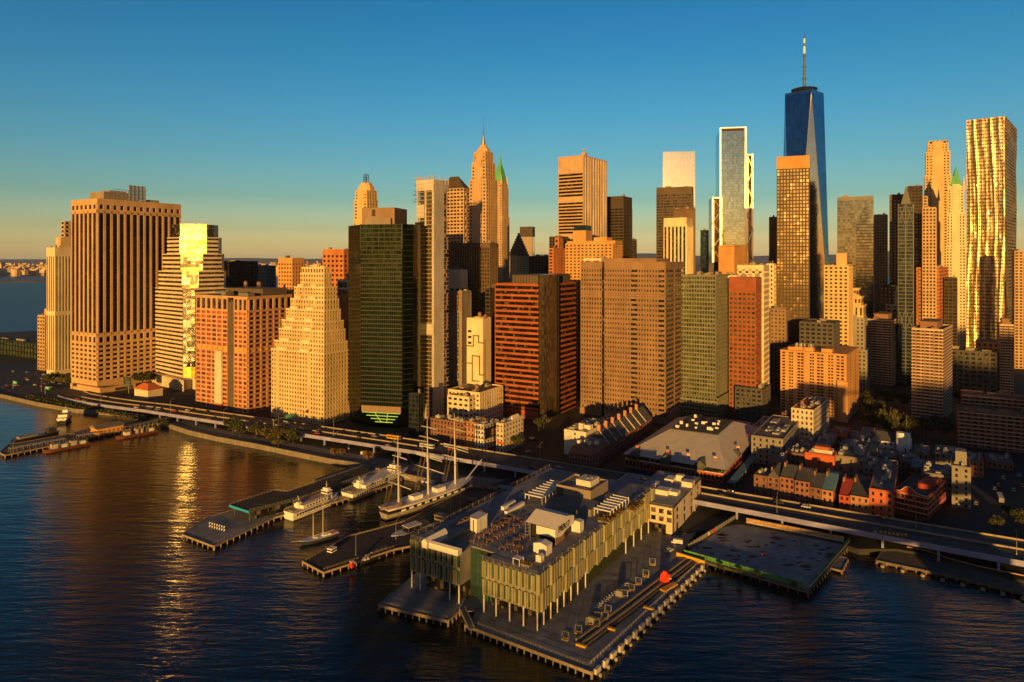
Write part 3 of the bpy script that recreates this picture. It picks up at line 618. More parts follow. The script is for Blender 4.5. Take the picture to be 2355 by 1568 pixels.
# tall spire tower with setbacks
def spire(t, m, tiers, fl=4, bay=4.2, pw=2.2, sh=2.0, wm='window_brown'):
    q = MB(); c = MB(); z = 0; c0 = None
    for (l, r, v) in tiers:
        z1 = t.z(v); w = (r - l) / F * t.Y * 1.03; xm = ((l + r) / 2 - CX) / F * t.Y
        cx, cy = (xm - t.X) * t.ax[0], (xm - t.X) * t.ay[0]
        e = w / (abs(t.ax[0]) + abs(t.ay[0])) / 2
        if c0 is None: c0 = (cx, cy)
        cx, cy = c0
        b = (cx - e, cx + e, cy - e, cy + e, z, z1)
        c.box(b[0] + .4, b[1] - .4, b[2] + .4, b[3], z, z1 - .2); t.lat(q, b, fl, bay, pw, sh, .5, .4, 'ABC'); q.box(b[0] - .2, b[1] + .2, b[2] - .2, b[3], z1 - 2, z1 + .6)
        q.box(cx - e * .45, cx + e * .45, b[2] - .9, b[2] - .2, z, z1 + 3)
        z = z1
    t.part(c, 'glazing', wm); t.part(q, 'masonry', m); return c0, e, z
t = T(S_, 'tallest brick tower with a stepped crown and thin pale needle', 1115, 1078, 1140, 560, Y=760, th=-32)
c, e, z = spire(t, 'b_tan', [(1079, 1144, 560), (1081, 1142, 415), (1086, 1137, 376), (1091, 1133, 352)])
q = MB(); q.cone(c[0], c[1], z, t.z(342), e * 1.1, e * .9, 8, .39); q.cone(c[0], c[1], t.z(342), t.z(334), e * .8, e * .5, 8, .39); t.part(q, 'crown', 'b_gold')
q = MB(); q.cone(c[0], c[1], t.z(334), t.z(312), e * .35, e * .12, 8); q.cone(c[0], c[1], t.z(312), t.z(268), .8, .25, 6); t.part(q, 'needle', 'steel')
t = T(S_, 'stone tower with a steep bright green copper pyramid behind the needle tower', 1150, 1138, 1170, 480, Y=1150, th=-32)
c, e, z = spire(t, 'b_tan', [(1127, 1172, 640), (1129, 1170, 500), (1131, 1168, 432), (1133, 1166, 420)])
q = MB(); q.prism([(c[0] - e, c[1] - e), (c[0] + e, c[1] - e), (c[0] + e, c[1] + e), (c[0] - e, c[1] + e)], z, t.z(380), [(c[0] - e * .33, c[1] - e * .33), (c[0] + e * .33, c[1] - e * .33), (c[0] + e * .33, c[1] + e * .33), (c[0] - e * .33, c[1] + e * .33)]); q.cone(c[0], c[1], t.z(380), t.z(362), e * .36, e * .15, 8); q.cone(c[0], c[1], t.z(362), t.z(348), e * .12, .2, 6); t.part(q, 'copper_roof', 'copper')
q = MB()
for dx in (-1, 1):
    for dy in (-1, 1): q.cone(c[0] + dx * e * .95, c[1] + dy * e * .95, z - 3, z + 11, 2, .4, 6)
t.part(q, 'corner_turret', 'b_gold')
t = T(S_, 'pale stone tower with a chamfered crown and a small lattice mast', 848, 817, 867, 520, Y=870, th=-30)
c, e, z = spire(t, 'b_gold', [(816, 868, 505), (817, 866, 460), (819, 864, 440)], bay=4.6)
q = MB(); q.cone(c[0], c[1], z, t.z(428), e * 1.25, e * 1.05, 8, .39); q.cone(c[0], c[1], t.z(428), t.z(421), e * .95, e * .8, 8, .39); t.part(q, 'crown', 'b_gold')
q = MB()
for dx in (-1, 1):
    for dy in (-1, 1): q.tube((c[0] + dx * 2.4, c[1] + dy * 2.4, t.z(421)), (c[0] + dx * 2, c[1] + dy * 2, t.z(403)), .35, n=4)
for k in range(4): zz = t.z(419) + k * 3; q.tube((c[0] - 2.4, c[1] - 2.4, zz), (c[0] + 2.4, c[1] - 2.4, zz + 2), .25, n=4); q.box(c[0] - 2.6, c[0] + 2.6, c[1] - 2.6, c[1] + 2.6, zz, zz + .3)
t.part(q, 'lattice_mast', 'dark_metal')
t = T(S_, 'stone tower with a stepped stone pyramid roof beside the green copper tower', 1190, 1168, 1216, 585, Y=1300, th=-32)
c, e, z = spire(t, 'b_tan', [(1165, 1220, 625), (1168, 1216, 590)], bay=5, pw=2.8)
q = MB(); n = 9
for i in range(n):
    a = e * (1 - i / n) * .97; z0, z1 = z + (t.z(536) - z) * i / n, z + (t.z(536) - z) * (i + 1) / n; q.box(c[0] - a, c[0] + a, c[1] - a, c[1] + a, z0, z1)
t.part(q, 'stepped_pyramid', 'b_brown')

# flat topped towers
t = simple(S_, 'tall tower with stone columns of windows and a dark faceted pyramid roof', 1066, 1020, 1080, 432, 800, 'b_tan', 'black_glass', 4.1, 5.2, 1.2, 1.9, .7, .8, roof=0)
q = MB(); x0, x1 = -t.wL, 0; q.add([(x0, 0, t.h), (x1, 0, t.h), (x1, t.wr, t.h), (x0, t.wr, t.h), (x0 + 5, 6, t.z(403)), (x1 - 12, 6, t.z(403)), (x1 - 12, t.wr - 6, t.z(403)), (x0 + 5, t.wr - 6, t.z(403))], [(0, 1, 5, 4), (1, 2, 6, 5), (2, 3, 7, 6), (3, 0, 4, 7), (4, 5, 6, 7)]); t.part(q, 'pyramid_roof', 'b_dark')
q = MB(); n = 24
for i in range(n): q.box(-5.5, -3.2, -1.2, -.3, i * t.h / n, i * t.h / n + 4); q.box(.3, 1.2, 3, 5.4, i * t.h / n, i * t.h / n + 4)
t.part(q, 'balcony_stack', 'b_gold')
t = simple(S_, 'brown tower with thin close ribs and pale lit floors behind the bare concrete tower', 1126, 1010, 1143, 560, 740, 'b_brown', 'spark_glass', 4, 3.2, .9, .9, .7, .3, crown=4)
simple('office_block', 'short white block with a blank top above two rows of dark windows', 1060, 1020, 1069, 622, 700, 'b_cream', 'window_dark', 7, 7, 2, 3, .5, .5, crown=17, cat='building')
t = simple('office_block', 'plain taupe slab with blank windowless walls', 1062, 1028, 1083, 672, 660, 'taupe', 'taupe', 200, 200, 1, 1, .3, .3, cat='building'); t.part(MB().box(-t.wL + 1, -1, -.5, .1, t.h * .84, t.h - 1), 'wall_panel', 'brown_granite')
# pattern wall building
t = T('apartment_block', 'cream slab whose windowless front carries a maze of raised lines', 1110, 1073, 1129, 735, Y=630, cat='building'); wl, wr, h, Z = t.wL, t.wR, t.h, t.z
t.part(MB().box(-wl, 0, 0, wr, 0, h), 'wall', 'b_cream'); q = MB()
fx = lambda a: -wl + wl * a
def ln(x0, z0, x1, z1): q.box(min(fx(x0), fx(x1)) - .55, max(fx(x0), fx(x1)) + .55, -.3, .01, h * min(z0, z1) - .55, h * max(z0, z1) + .55)
for L in (((0, .72), (.42, .72)), ((.42, .72), (.42, .83)), ((.42, .83), (.75, .83)), ((.75, .83), (.75, .76)), ((.75, .76), (1, .76)), ((.35, .36), (.35, .62)), ((.35, .62), (.8, .62)), ((.8, .62), (.8, .43)), ((.8, .43), (1, .43)), ((0, .54), (.35, .54)), ((0, .22), (.3, .22)), ((.3, .22), (.3, .13)), ((.3, .13), (.6, .13)), ((.6, .13), (.6, .28)), ((.6, .28), (1, .28)), ((.5, .36), (.75, .36)), ((.35, .36), (.5, .36))): ln(*L[0], *L[1])
q.box(-.01, .25, 3, 3.7, h * .1, h * .8); t.part(q, 'line_relief', 'b_brown')
for k in range(3): t.part(MB().box(fx(.08), fx(.3), -.06, .05, h * (.86 - k * .06), h * (.885 - k * .06)), 'window', 'window_dark')
t.roofkit((-wl, 0, 0, wr, h), 3, 'brown_brick', wall='b_cream'); t.tank(-wl * .4, wr * .4, h)
t = simple('loft_block', 'cream low loft block with dark paired windows below the maze fronted slab', 1103, 1031, 1156, 905, 592, 'b_cream', 'window_dark', 4.4, 4.0, 2.0, 2.3, .4, .35, cap=100, roof=3, cat='building'); t.tank(-t.wL * .25, 8, t.h)
t = simple('loft_block', 'lower cream wing with broad windows at the foot of the taupe slab', 1078, 1029, 1096, 915, 585, 'b_cream', 'window_dark', 4.6, 5.0, 2.2, 2.4, .4, .35, cap=30, roof=2, cat='building')
simple(S_, 'black slab squeezed behind the orange red banded tower', 1126, 1116, 1150, 664, 690, 'b_dark', 'black_glass', 4, 4, .6, 1.2)
# 28 Liberty-like aluminium slab
t = T(S_, 'flat topped pale metal slab with a blank top band above dark window rows', 1342, 1284, 1395, 357, Y=860, th=-34); wl, wr, h, Z = t.wL, t.wR, t.h, t.z
glz(t, (-wl + .3, -.3, .3, wr, 0, h - 1), 'window_brown'); q = MB()
for (va, vb_) in ((600, 548), (538, 463), (452, 396)): t.lat(q, (-wl, -.2, 0, wr, Z(va), Z(vb_)), 4.3, 60, 1.4, 1.7, .9, .7, 'A')
for (va, vb_) in ((548, 538), (463, 452), (396, 357)): q.box(-wl, -.2, -.72, .3, Z(va), Z(vb_) - .02)
q.box(-wl, 0, -.6, .2, 0, Z(600)); q.box(-wl - .3, .5, -.9, wr, h - 1, h + .3); t.part(q, 'metal_facade', 'b_tan')
q = MB(); t.lat(q, (-wl, 0, 0, wr, 0, h - 1), 4.3, wr / 12, 2.4, 2.6, .35, .2, 'B'); t.part(q, 'side_facade', 'b_alu'); t.part(MB().box(-.32, -.05, .3, wr, 0, h - 1), 'side_glazing', 'b_alu')
for i in range(9): q = MB().box(-.1, .9, (i + .5) * wr / 9, (i + .5) * wr / 9 + 1, 0, h); t.part(q, 'column', 'b_alu')
q = MB(); q.box(-6, 0, 4, 10, h, h + 4); q.tube((-3, 6, h + 4), (-3, 6, h + 9), .5); q.cone(-3, 6, h + 7, h + 9, 2, 2, 8); t.part(q, 'roof_dish', 'b_tan')
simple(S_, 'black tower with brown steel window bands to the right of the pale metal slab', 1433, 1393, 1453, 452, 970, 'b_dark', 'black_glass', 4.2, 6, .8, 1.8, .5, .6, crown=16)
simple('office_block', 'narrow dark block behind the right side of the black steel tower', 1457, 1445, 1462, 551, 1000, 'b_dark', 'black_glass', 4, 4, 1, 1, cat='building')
# orange tiered building
t = simple('apartment_block', 'golden stepped apartment block below the pale metal slab', 1408, 1300, 1430, 560, 760, 'b_orange', 'window_sage', 3.6, 5, 2.4, 1.8, .5, .4, cap=60, cat='building')
q = MB().box(t.lx(1316), t.lx(1345), 2, 20, t.h, t.z(528)).box(t.lx(1362), t.lx(1392), 4, 20, t.h, t.z(545)).box(t.lx(1301), t.lx(1412), 3, 25, t.h, t.z(553)); t.part(q, 'upper_tier', 'b_orange')
t.part(MB().box(t.lx(1317), t.lx(1344), 3, 19, t.z(528), t.z(516)), 'glass_lantern', 'glass_navy')
simple('office_block', 'thin red brick block with a dark side left of the golden stepped block', 1272, 1262, 1302, 572, 780, 'b_brick', 'window_dark', 3.6, 4, 1.6, 1.6, cat='building', cap=40)
simple('office_block', 'dark blunt block behind the thin red brick block', 1290, 1263, 1306, 545, 840, 'b_dark', 'black_glass', 3.6, 4, 1, 1.4, cat='building')
simple('office_block', 'small bright red topped block beside the dark blunt block', 1284, 1276, 1290, 548, 800, 'b_brick', 'window_dark', 6, 4, 2, 3, cat='building')
simple('office_block', 'white rooftop pavilion block behind the brown granite slab', 1400, 1342, 1420, 596, 690, 'b_cream', 'window_dark', 5, 9, 4, 3, cat='building')
# trade centre group
t = simple(S_, 'smooth silver white glass tower mirroring the pale sky', 1598, 1524, 1606, 347, 1160, 'sky_glass', 'sky_glass', 300, 300, .3, .6, .05, .04, th=-8, roof=0)
t = simple(S_, 'wide dark bronze steel tower with deep spandrels below the silver white tower', 1591, 1509, 1594, 430, 1060, 'brown_steel', 'black_glass', 4.4, 12, 1.0, 1.7, .5, .6, th=-20, crown=10)
simple(S_, 'plain brown slab tucked between the bronze steel tower and the white columned block', 1598, 1548, 1606, 481, 900, 'b_brown', 'b_brown', 300, 300, 1, 1, .2, .2, th=-16)
t = simple(S_, 'white block with bold vertical columns and dark strips between them', 1578, 1526, 1592, 502, 800, 'b_cream', 'window_dark', 300, 4.2, 2.0, 5, 1.0, .9, crown=7)
t = T(S_, 'slim glass tower with zigzag steel bracing climbing its sides', 1716, 1655, 1718, 292, Y=1140, th=-8); wl, h, Z = t.wL, t.h, t.z
t.part(MB().box(-wl, 0, 0, 45, 0, h - 6), 'glazing', 'teal_glass'); q = MB(); t.lat(q, (-wl, 0, 0, 45, 0, h - 6), 4.2, 3.1, .12, .3, .12, .12, 'A'); t.part(q, 'mullions', 'slate_glass')
q = MB(); q.box(-wl, -wl + 1.6, -1.0, .1, 0, h).box(-2.4, 0, -1.0, .1, 0, h).box(-wl + 1.6, -2.4, -.8, .1, h - 1.2, h)
t.part(q, 'steel_edge', 'bright_steel'); t.part(MB().box(-wl + 4, -4, 2, 40, h - 6, h - 1), 'dark_crown', 'dark_bronze')
for (ua, ub, vt, nm) in ((1717, 1731, 355, 0), (1638, 1659, 453, 1)):
    xa, xb = t.lx(ua), t.lx(ub); zt = Z(vt); t.part(MB().box(xa, xb, 1, 44, 0, zt), 'side_wing', 'glass_smoke')
    q = MB(); n = 7 if nm == 0 else 5; za = Z(600); hh = (zt - za) / n
    for i in range(n):
        z = za + i * hh; a, b2 = (xa, xb) if i % 2 else (xb, xa); q.tube((a, .2, z), (b2, .2, z + hh), 1.3, n=6)
    for x in (xa + .8, xb - .8): q.box(x - 1.4, x + 1.4, -.4, .9, 0, zt + .6)
    q.box(xa, xb, -.4, .9, zt - 1.5, zt); t.part(q, 'zigzag_brace', 'bright_steel')
simple('office_block', 'tan windowless cube in front of the braced glass tower', 1688, 1652, 1719, 565, 850, 'b_orange', 'b_orange', 300, 300, 1, 1, .2, .2, cat='building', th=-40)
simple('office_tower', 'cream office tower with scattered windows behind the rust red tower', 1755, 1695, 1768, 612, 640, 'b_cream', 'window_dark', 5.5, 6, 3.2, 3.4, .4, .4, cap=40, roof=3, cat='building', crown=3)
simple('office_block', 'low cream terrace block left of the scattered window tower', 1695, 1658, 1705, 636, 650, 'b_cream', 'window_dark', 5, 6, 4, 3.4, cat='building')
simple('office_block', 'dark narrow tower left of the tall brown grid tower', 1786, 1768, 1792, 500, 900, 'b_dark', 'black_glass', 4, 3, .8, 1.2)
simple('office_block', 'small cream block just left of the tall brown grid tower', 1778, 1762, 1788, 608, 760, 'b_cream', 'window_dark', 5, 4, 2, 2.4, cat='building')
t = simple(S_, 'tall brown grid tower with an orange ribbed crown in front of the blue spire tower', 1860, 1786, 1863, 386, 760, 'b_umber', 'spark_glass', 4.0, 3.4, 1.1, 1.2, .6, .5, th=-22, roof=0)
q = MB().box(-t.wL - .4, .4, -.4, t.wr, t.h, t.z(357)); n = 22
for i in range(n): x = -t.wL + (i + .5) * t.wL / n; q.box(x - .6, x + .6, -1.1, -.3, t.h, t.z(357))
t.part(q, 'ribbed_crown', 'b_orange')
# One tall faceted tower with mast
t = T(S_, 'tallest blue glass tower with long triangular facets, ring platform and white mast', 1849, 1807, 1890, 222, Y=1320, th=0); h, Z = t.h, t.z
a = 36.5; zb = Z(760); rt = R(-4); rot = lambda x, y: (x * math.cos(rt) - y * math.sin(rt), x * math.sin(rt) + y * math.cos(rt))
bs = [rot(-a, -a), rot(a, -a), rot(a, a), rot(-a, a)]; tp = [rot(0, -a), rot(a, 0), rot(0, a), rot(-a, 0)]
B3 = [(x, y, zb) for x, y in bs]; T3 = [(x, y, h) for x, y in tp]
up = MB(); dn = MB()
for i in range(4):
    (up if i == 0 else dn).add([B3[i], B3[(i + 1) % 4], T3[i]], [(0, 1, 2)])  # facet facing the camera gets paler glass to paint its bright reflection
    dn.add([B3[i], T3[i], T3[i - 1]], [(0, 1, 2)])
dn.add(T3, [(0, 1, 2, 3)]); t.part(dn, 'facet_glazing', 'blue_glass'); t.part(up, 'painted_bright_facet', 'sky_glass'); t.part(MB().add([rot2 + (z,) for z in (0, zb) for rot2 in bs], [(0, 1, 5, 4), (1, 2, 6, 5), (2, 3, 7, 6), (3, 0, 4, 7)]), 'base', 'blue_glass')
q = MB(); q.tube(B3[0], T3[0], .75, n=5); q.tube(B3[1], T3[0], .75, n=5); t.part(q, 'steel_edge', 'bright_steel')
q = MB()
for f in (.62, .955): 
    zz = zb + (h - zb) * f; q.box(-a * .98, a * .98, 29.2 - a * 1.0, 30 - a * .6, zz, zz + 2.2)
t.part(MB().prism([(x * 1.0, y) for x, y in tp], h, h + 6), 'parapet', 'blue_glass'); q = MB(); q.cone(0, 0, h + 6, h + 9, 12, 12, 20); q.cone(0, 0, h + 10.5, h + 12, 22, 24, 24); q.cone(0, 0, h + 13.5, h + 15, 24, 20, 24)
for i in range(16): an = i * math.pi / 8; q.tube((18 * math.cos(an), 18 * math.sin(an), h + 5), (23 * math.cos(an), 23 * math.sin(an), h + 15), .7, n=4)
t.part(q, 'ring_platform', 'dark_metal')
q = MB(); zm = Z(72)
for k, (f0, f1, r) in enumerate(((0, .22, 2.6), (.22, .42, 2.2), (.42, .6, 1.9), (.6, .76, 1.6), (.76, .9, 1.2))): q.cone(0, 0, h + 9 + (zm - h - 9) * f0, h + 9 + (zm - h - 9) * f1, r, r * .9, 8); q.cone(0, 0, h + 9 + (zm - h - 9) * f1 - 1, h + 9 + (zm - h - 9) * f1, r * 1.6, r * 1.6, 8)
q.cone(0, 0, h + 9 + (zm - h - 9) * .9, zm, .8, .15, 6); t.part(q, 'mast', 'dark_metal')
q = MB(); q.cone(0, 0, h + 9 + (zm - h - 9) * .63, h + 9 + (zm - h - 9) * .75, 2.2, 2.2, 10); q.cone(0, 0, h + 9 + (zm - h - 9) * .8, h + 9 + (zm - h - 9) * .88, 1.8, 1.8, 10); t.part(q, 'radome', 'white_paint')
# glass building with stripes, right of the blue tower
simple(S_, 'pale striped glass tower catching a neighbour\'s dark stepped shadow', 2008, 1925, 2026, 452, 950, 'b_grey', 'slate_glass', 4.3, 300, .4, .7, .2, .25, th=-26, crown=4, roof=2)
simple(S_, 'tan tower with a fine window grid beside the striped glass tower', 2040, 2010, 2045, 494, 1000, 'b_tan', 'window_brown', 4, 3.2, 1.4, 1.6, th=-26)
t = simple('office_tower', 'tan tower with two dark window shafts and a small penthouse below the striped glass tower', 1950, 1894, 1960, 612, 700, 'b_gold', 'window_dark', 4, 5, 2.2, 2, cap=40, cat='building'); t.part(MB().box(t.lx(1922), t.lx(1946), 2, 14, t.h, t.z(582)), 'penthouse', 'b_gold')
# dark cluster
simple(S_, 'brown shouldered tower left of the dark steel lattice tower', 2078, 2045, 2084, 448, 920, 'b_brown', 'window_dark', 4, 4, 2, 2, crown=6)
t = simple(S_, 'dark blue steel tower with crossed bracing and a pointed gable top', 2100, 2064, 2108, 468, 780, 'dark_metal', 'glass_navy', 4.2, 9, 1.2, .8, .5, .3, roof=0)
q = MB(); q.gable(-t.wL * .8, -t.wL * .15, 0, 16, t.h, t.z(425), 'y'); t.part(q, 'gable_top', 'dark_metal')
for z0, z1 in ((t.h * .88, t.h), (t.h * .3, t.h * .42)):
    q = MB()
    for k in range(2):
        xa, xb = -t.wL + k * t.wL / 2, -t.wL + (k + 1) * t.wL / 2; q.tube((xa, -.7, z0), (xb, -.7, z1), .6, n=4); q.tube((xb, -.7, z0), (xa, -.7, z1), .6, n=4)
    t.part(q, 'cross_brace', 'dark_metal')
simple(S_, 'black flat topped tower behind the pointed gable tower', 2120, 2086, 2130, 428, 860, 'b_dark', 'black_glass', 4, 4, .8, 1.4)
t = T(S_, 'tallest pale stone residential tower with a notched crown at the back', 2165, 2123, 2187, 352, Y=1010, th=-30)
c, e, z = spire(t, 'b_gold', [(2122, 2188, 405), (2125, 2186, 352), (2130, 2182, 333)], fl=4.2, bay=4.4, pw=2.2, sh=2.2)
q = MB()
for i in range(5): q.box(c[0] - e + i * e * .45, c[0] - e + i * e * .45 + 2.4, c[1] - e, c[1] - e + 2, z, t.z(326)); q.box(c[0] + e - 2, c[0] + e, c[1] - e + i * e * .45, c[1] - e + i * e * .45 + 2.4, z, t.z(326))
q.box(c[0] - e, c[0] + e, c[1] - e, c[1] + e, t.z(328), t.z(326)); t.part(q, 'crown_colonnade', 'b_gold')
simple(S_, 'mid height tan tower standing before the notched crown tower', 2152, 2120, 2164, 478, 800, 'b_tan', 'window_brown', 4, 3.6, 1.6, 1.8)
simple('office_tower', 'small tan tower beside the black flat topped tower', 2132, 2112, 2140, 452, 900, 'b_tan', 'window_brown', 4, 4, 2, 2)
t = T(S_, 'ornate cream gothic tower with a green copper spire', 2212, 2172, 2220, 480, Y=910, th=-32)
c, e, z = spire(t, 'b_cream', [(2172, 2222, 565), (2174, 2220, 490), (2177, 2217, 430)], fl=4, bay=3.6, pw=1.9, sh=1.8)
q = MB(); q.prism([(c[0] - e * .8, c[1] - e * .8), (c[0] + e * .8, c[1] - e * .8), (c[0] + e * .8, c[1] + e * .8), (c[0] - e * .8, c[1] + e * .8)], z, t.z(405), [(c[0] - e * .4, c[1] - e * .4), (c[0] + e * .4, c[1] - e * .4), (c[0] + e * .4, c[1] + e * .4), (c[0] - e * .4, c[1] + e * .4)]); q.cone(c[0], c[1], t.z(405), t.z(383), e * .4, .3, 8); t.part(q, 'copper_spire', 'copper')
q = MB()
for dx in (-1, 1):
    for dy in (-1, 1): q.cone(c[0] + dx * e, c[1] + dy * e, z - 4, z + 13, 2, .3, 6)
t.part(q, 'corner_turret', 'b_cream')
# rippling steel tower
t = T(S_, 'rippling steel clad tower with folds running down its tall faces', 2310, 2222, 2336, 268, Y=985, th=-42); wl, wr, h, Z = t.wL, t.wR, t.h, t.z
mk('ripple_steel', (.56, .43, .26), rough=.45, metal=.85, var=.12, cell=(2.5, 3.6), cvar=.3, tilt=.09)
def ripple(L, ph, sb):
    n = int(L / 1.25); k = 92; hb = h; vs = []; fs = []; win = MB()
    def dsp(s, z):
        fold = math.sin(s * .62 + 1.7 * math.sin(z * .021 + ph) + ph); w2 = math.sin(s * .31 - z * .034 + ph * 2)
        return .75 * max(0, fold) ** 2 * (1.2 + .9 * math.sin(z * .017 + s * .3)) + .5 * w2 * max(0, math.sin(z * .05 + s * .9 + ph))
    for j in range(k + 1):
        z = hb * j / k
        for i in range(n + 1):
            s = L * i / n; d = dsp(s, z) * 1.15 + (sb if z < Z(648) else 0) ; vs.append((s, d, z))
    for j in range(k):
        for i in range(n):
            fs.append((j * (n + 1) + i, j * (n + 1) + i + 1, (j + 1) * (n + 1) + i + 1, (j + 1) * (n + 1) + i))
    for j in range(70):
        z = (j + .3) * hb / 70
        for i in range(int(L / 2.5)):
            s = (i + .5) * 2.5
            if s + .8 < L:
                d0, d1 = [dsp(q_, z + .9) * 1.15 + (sb if z < Z(648) else 0) + .16 for q_ in (s - .75, s + .75)]; win.add([(s - .75, d0, z), (s + .75, d1, z), (s + .75, d1, z + 2.1), (s - .75, d0, z + 2.1)], [(0, 1, 2, 3)])
    return vs, fs, win
va, fa, wa = ripple(wl, .4, .8); vb_, fb, wb = ripple(wr, 2.1, .8)
q = MB().add([(-wl + s, -d, z) for s, d, z in va], fa).add([(d, s, z) for s, d, z in vb_], fb); o = t.part(q, 'steel_skin', 'ripple_steel')
for p in o.data.polygons: p.use_smooth = True
w = MB().add([(-wl + s, -d, z) for s, d, z in wa.v], wa.f).add([(d, s, z) for s, d, z in wb.v], wb.f); t.part(w, 'window', 'window_dark', kind='stuff')
t.part(MB().box(-wl + .2, -.2, .2, wr, 0, h).box(-wl - .05, -wl + .3, -.6, wr, 0, h), 'core', 'ripple_steel'); t.roofkit((-wl, 0, 0, wr, h), 2, 'steel', hmax=3, wall='ripple_steel')
t = simple('office_tower', 'tan tower peeping out at the far edge behind the rippling steel tower', 2352, 2332, 2385, 578, 900, 'b_tan', 'window_brown', 4, 4, 1.8, 1.8)
# distant jersey tower and skyline bits
t = simple(S_, 'far pale glass tower with a dark crown across the river', 1224, 1196, 1229, 541, 3600, 'blue_glass', 'sky_glass', 400, 400, 2, 10, 1, 1, th=-20, roof=0); t.part(MB().box(-t.wL - 2, 2, -2, t.wr, t.h - 8, t.z(521)), 'dark_crown', 'b_dark')
t = simple(S_, 'blue grey glass slab between the white columned block and the braced tower', 1634, 1610, 1640, 530, 1250, 'glass_navy', 'glass_navy', 5, 6, .6, .8)
# ================================================================ mid distance blocks
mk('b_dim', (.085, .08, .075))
simple('office_tower', 'bright red orange tower with two window columns behind the balcony tower', 2158, 2106, 2180, 617, 800, 'b_brick', 'window_sage', 4.2, 7, 4.2, 2.4, .4, .4, th=-38, cap=60, cat='building')
t = simple('apartment_block', 'cream stepped apartment block with banded terraces between two brown towers', 2078, 2036, 2093, 702, 840, 'b_cream', 'window_dark', 4.6, 7, 3.0, 2.0, .8, .8, th=-36, cap=40, cat='building'); t.part(MB().box(t.lx(2056), t.lx(2077), 3, 16, t.h, t.z(668)), 'upper_tier', 'b_cream')
# classical tower: grey below and gold tiers above put shade and sunlight into colour
t = T('office_tower', 'stone tower coloured as shaded grey, topped by three sunlit coloured pedimented tiers', 1990, 1921, 2002, 728, Y=770, th=-34, cat='building')
c, e, z = spire(t, 'grey_stone', [(1921, 2002, 800), (1928, 1996, 728)], fl=4.4, bay=4.4, pw=2.4, sh=2.4)
q = MB(); wm = MB(); z0 = z
for f, v in ((.93, 700), (.74, 681), (.5, 662)):
    a = e * f; z1 = t.z(v); q.box(c[0] - a, c[0] + a, c[1] - a, c[1] + a, z0, z1); q.box(c[0] - a - .7, c[0] + a + .7, c[1] - a - .7, c[1] + a + .7, z1 - 1.2, z1 + .4)
    for k in range(5): x = c[0] - a + (k + .5) * a * .4; wm.box(x - .9, x + .9, c[1] - a - .08, c[1] - a, z0 + 2.5, z1 - 2.6); wm.box(c[0] + a, c[0] + a + .08, c[1] - c[0] + x - .9, c[1] - c[0] + x + .9, z0 + 2.5, z1 - 2.6)
    z0 = z1
q.gable(c[0] - e * .7, c[0] + e * .7, c[1] - e * .75, c[1], t.z(681) + .4, t.z(670), 'y'); t.part(q, 'pedimented_tiers', 'b_gold'); t.part(wm, 'tier_windows', 'window_dark', kind='stuff')
# dark banded apartment towers (balcony slabs)
def balcony_tower(label, uc, ul, ur, vt, vb, th, wall, nb, lit=True, Y=None):
    t = T('apartment_tower', label, uc, ul, ur, vt, vb=vb, Y=Y, th=th, cat='apartment tower', group='brown apartment towers with pale floor bands'); wl, wr, h = t.wL, max(t.wR, 10), t.h; nf = max(4, round(h / 2.9)); fh = h / nf
    t.part(MB().box(-wl, 0, 0, wr, 0, h), 'wall', wall)
    q = MB(); bl = MB(); bw = wl / nb
    for j in range(1, nf + 1):
        z = j * fh; q.box(-wl - .25, .3, -.35, wr + .2, z - .75, z)
        for i in range(nb):
            if i % 2 == 1 or nb == 1: bl.box(-wl + i * bw + .4, -wl + (i + 1) * bw - .4, -1.9, -.36, z - .6, z + .15) if j < nf else None
    t.part(q, 'floor_band', 'w_stripe', kind=None); 
    for j in range(1, nf):
        pass
    t.part(bl, 'balcony', 'w_stripe', kind='stuff')
    for j in range(nf):
        for i in range(nb):
            t.panes.append((-wl + (i + .5) * bw, -.03, (j + .55) * fh, 0, bw * (.72 if i % 2 else .42), fh * .52))
        k = max(1, int(wr / 6))
        for i in range(k): t.panes.append((.03, (i + .5) * wr / k, (j + .55) * fh, R(90), wr / k * .4, fh * .45))
    t.windows('window_brown', 100)
    t.roofkit((-wl, 0, 0, wr, h), 3, 'brown_brick', wall='beige', hmax=3); t.wr = wr
    q = MB().box(-wl * .8, -wl * .25, wr * .2, wr * .8, h + .15, h + 6); q.box(-wl * .83, -wl * .22, wr * .16, wr * .84, h + 6, h + 6.7); t.part(q, 'penthouse', wall)
    return t
balcony_tower('sunlit brown balcony tower with bright pale bands in the middle of the trees', 2168, 2096, 2189, 760, 972, -40, 'brown_brick', 7)
balcony_tower('brown balcony tower with a shaded front and a glowing side wall', 2052, 1993, 2074, 738, 890, -38, 'brown_brick', 5)
balcony_tower('shadowed brown balcony tower cut off by the edge of the view', 2330, 2298, 2420, 748, 905, -30, 'brown_brick', 5)
simple('apartment_block', 'thin orange brick apartment wing with open balconies beside the glowing sided tower', 2086, 2068, 2096, 786, None, 'b_orange', 'window_dark', 3, 5, 3, 1.6, .5, .8, vb=880, th=-38, cat='building', cap=30)
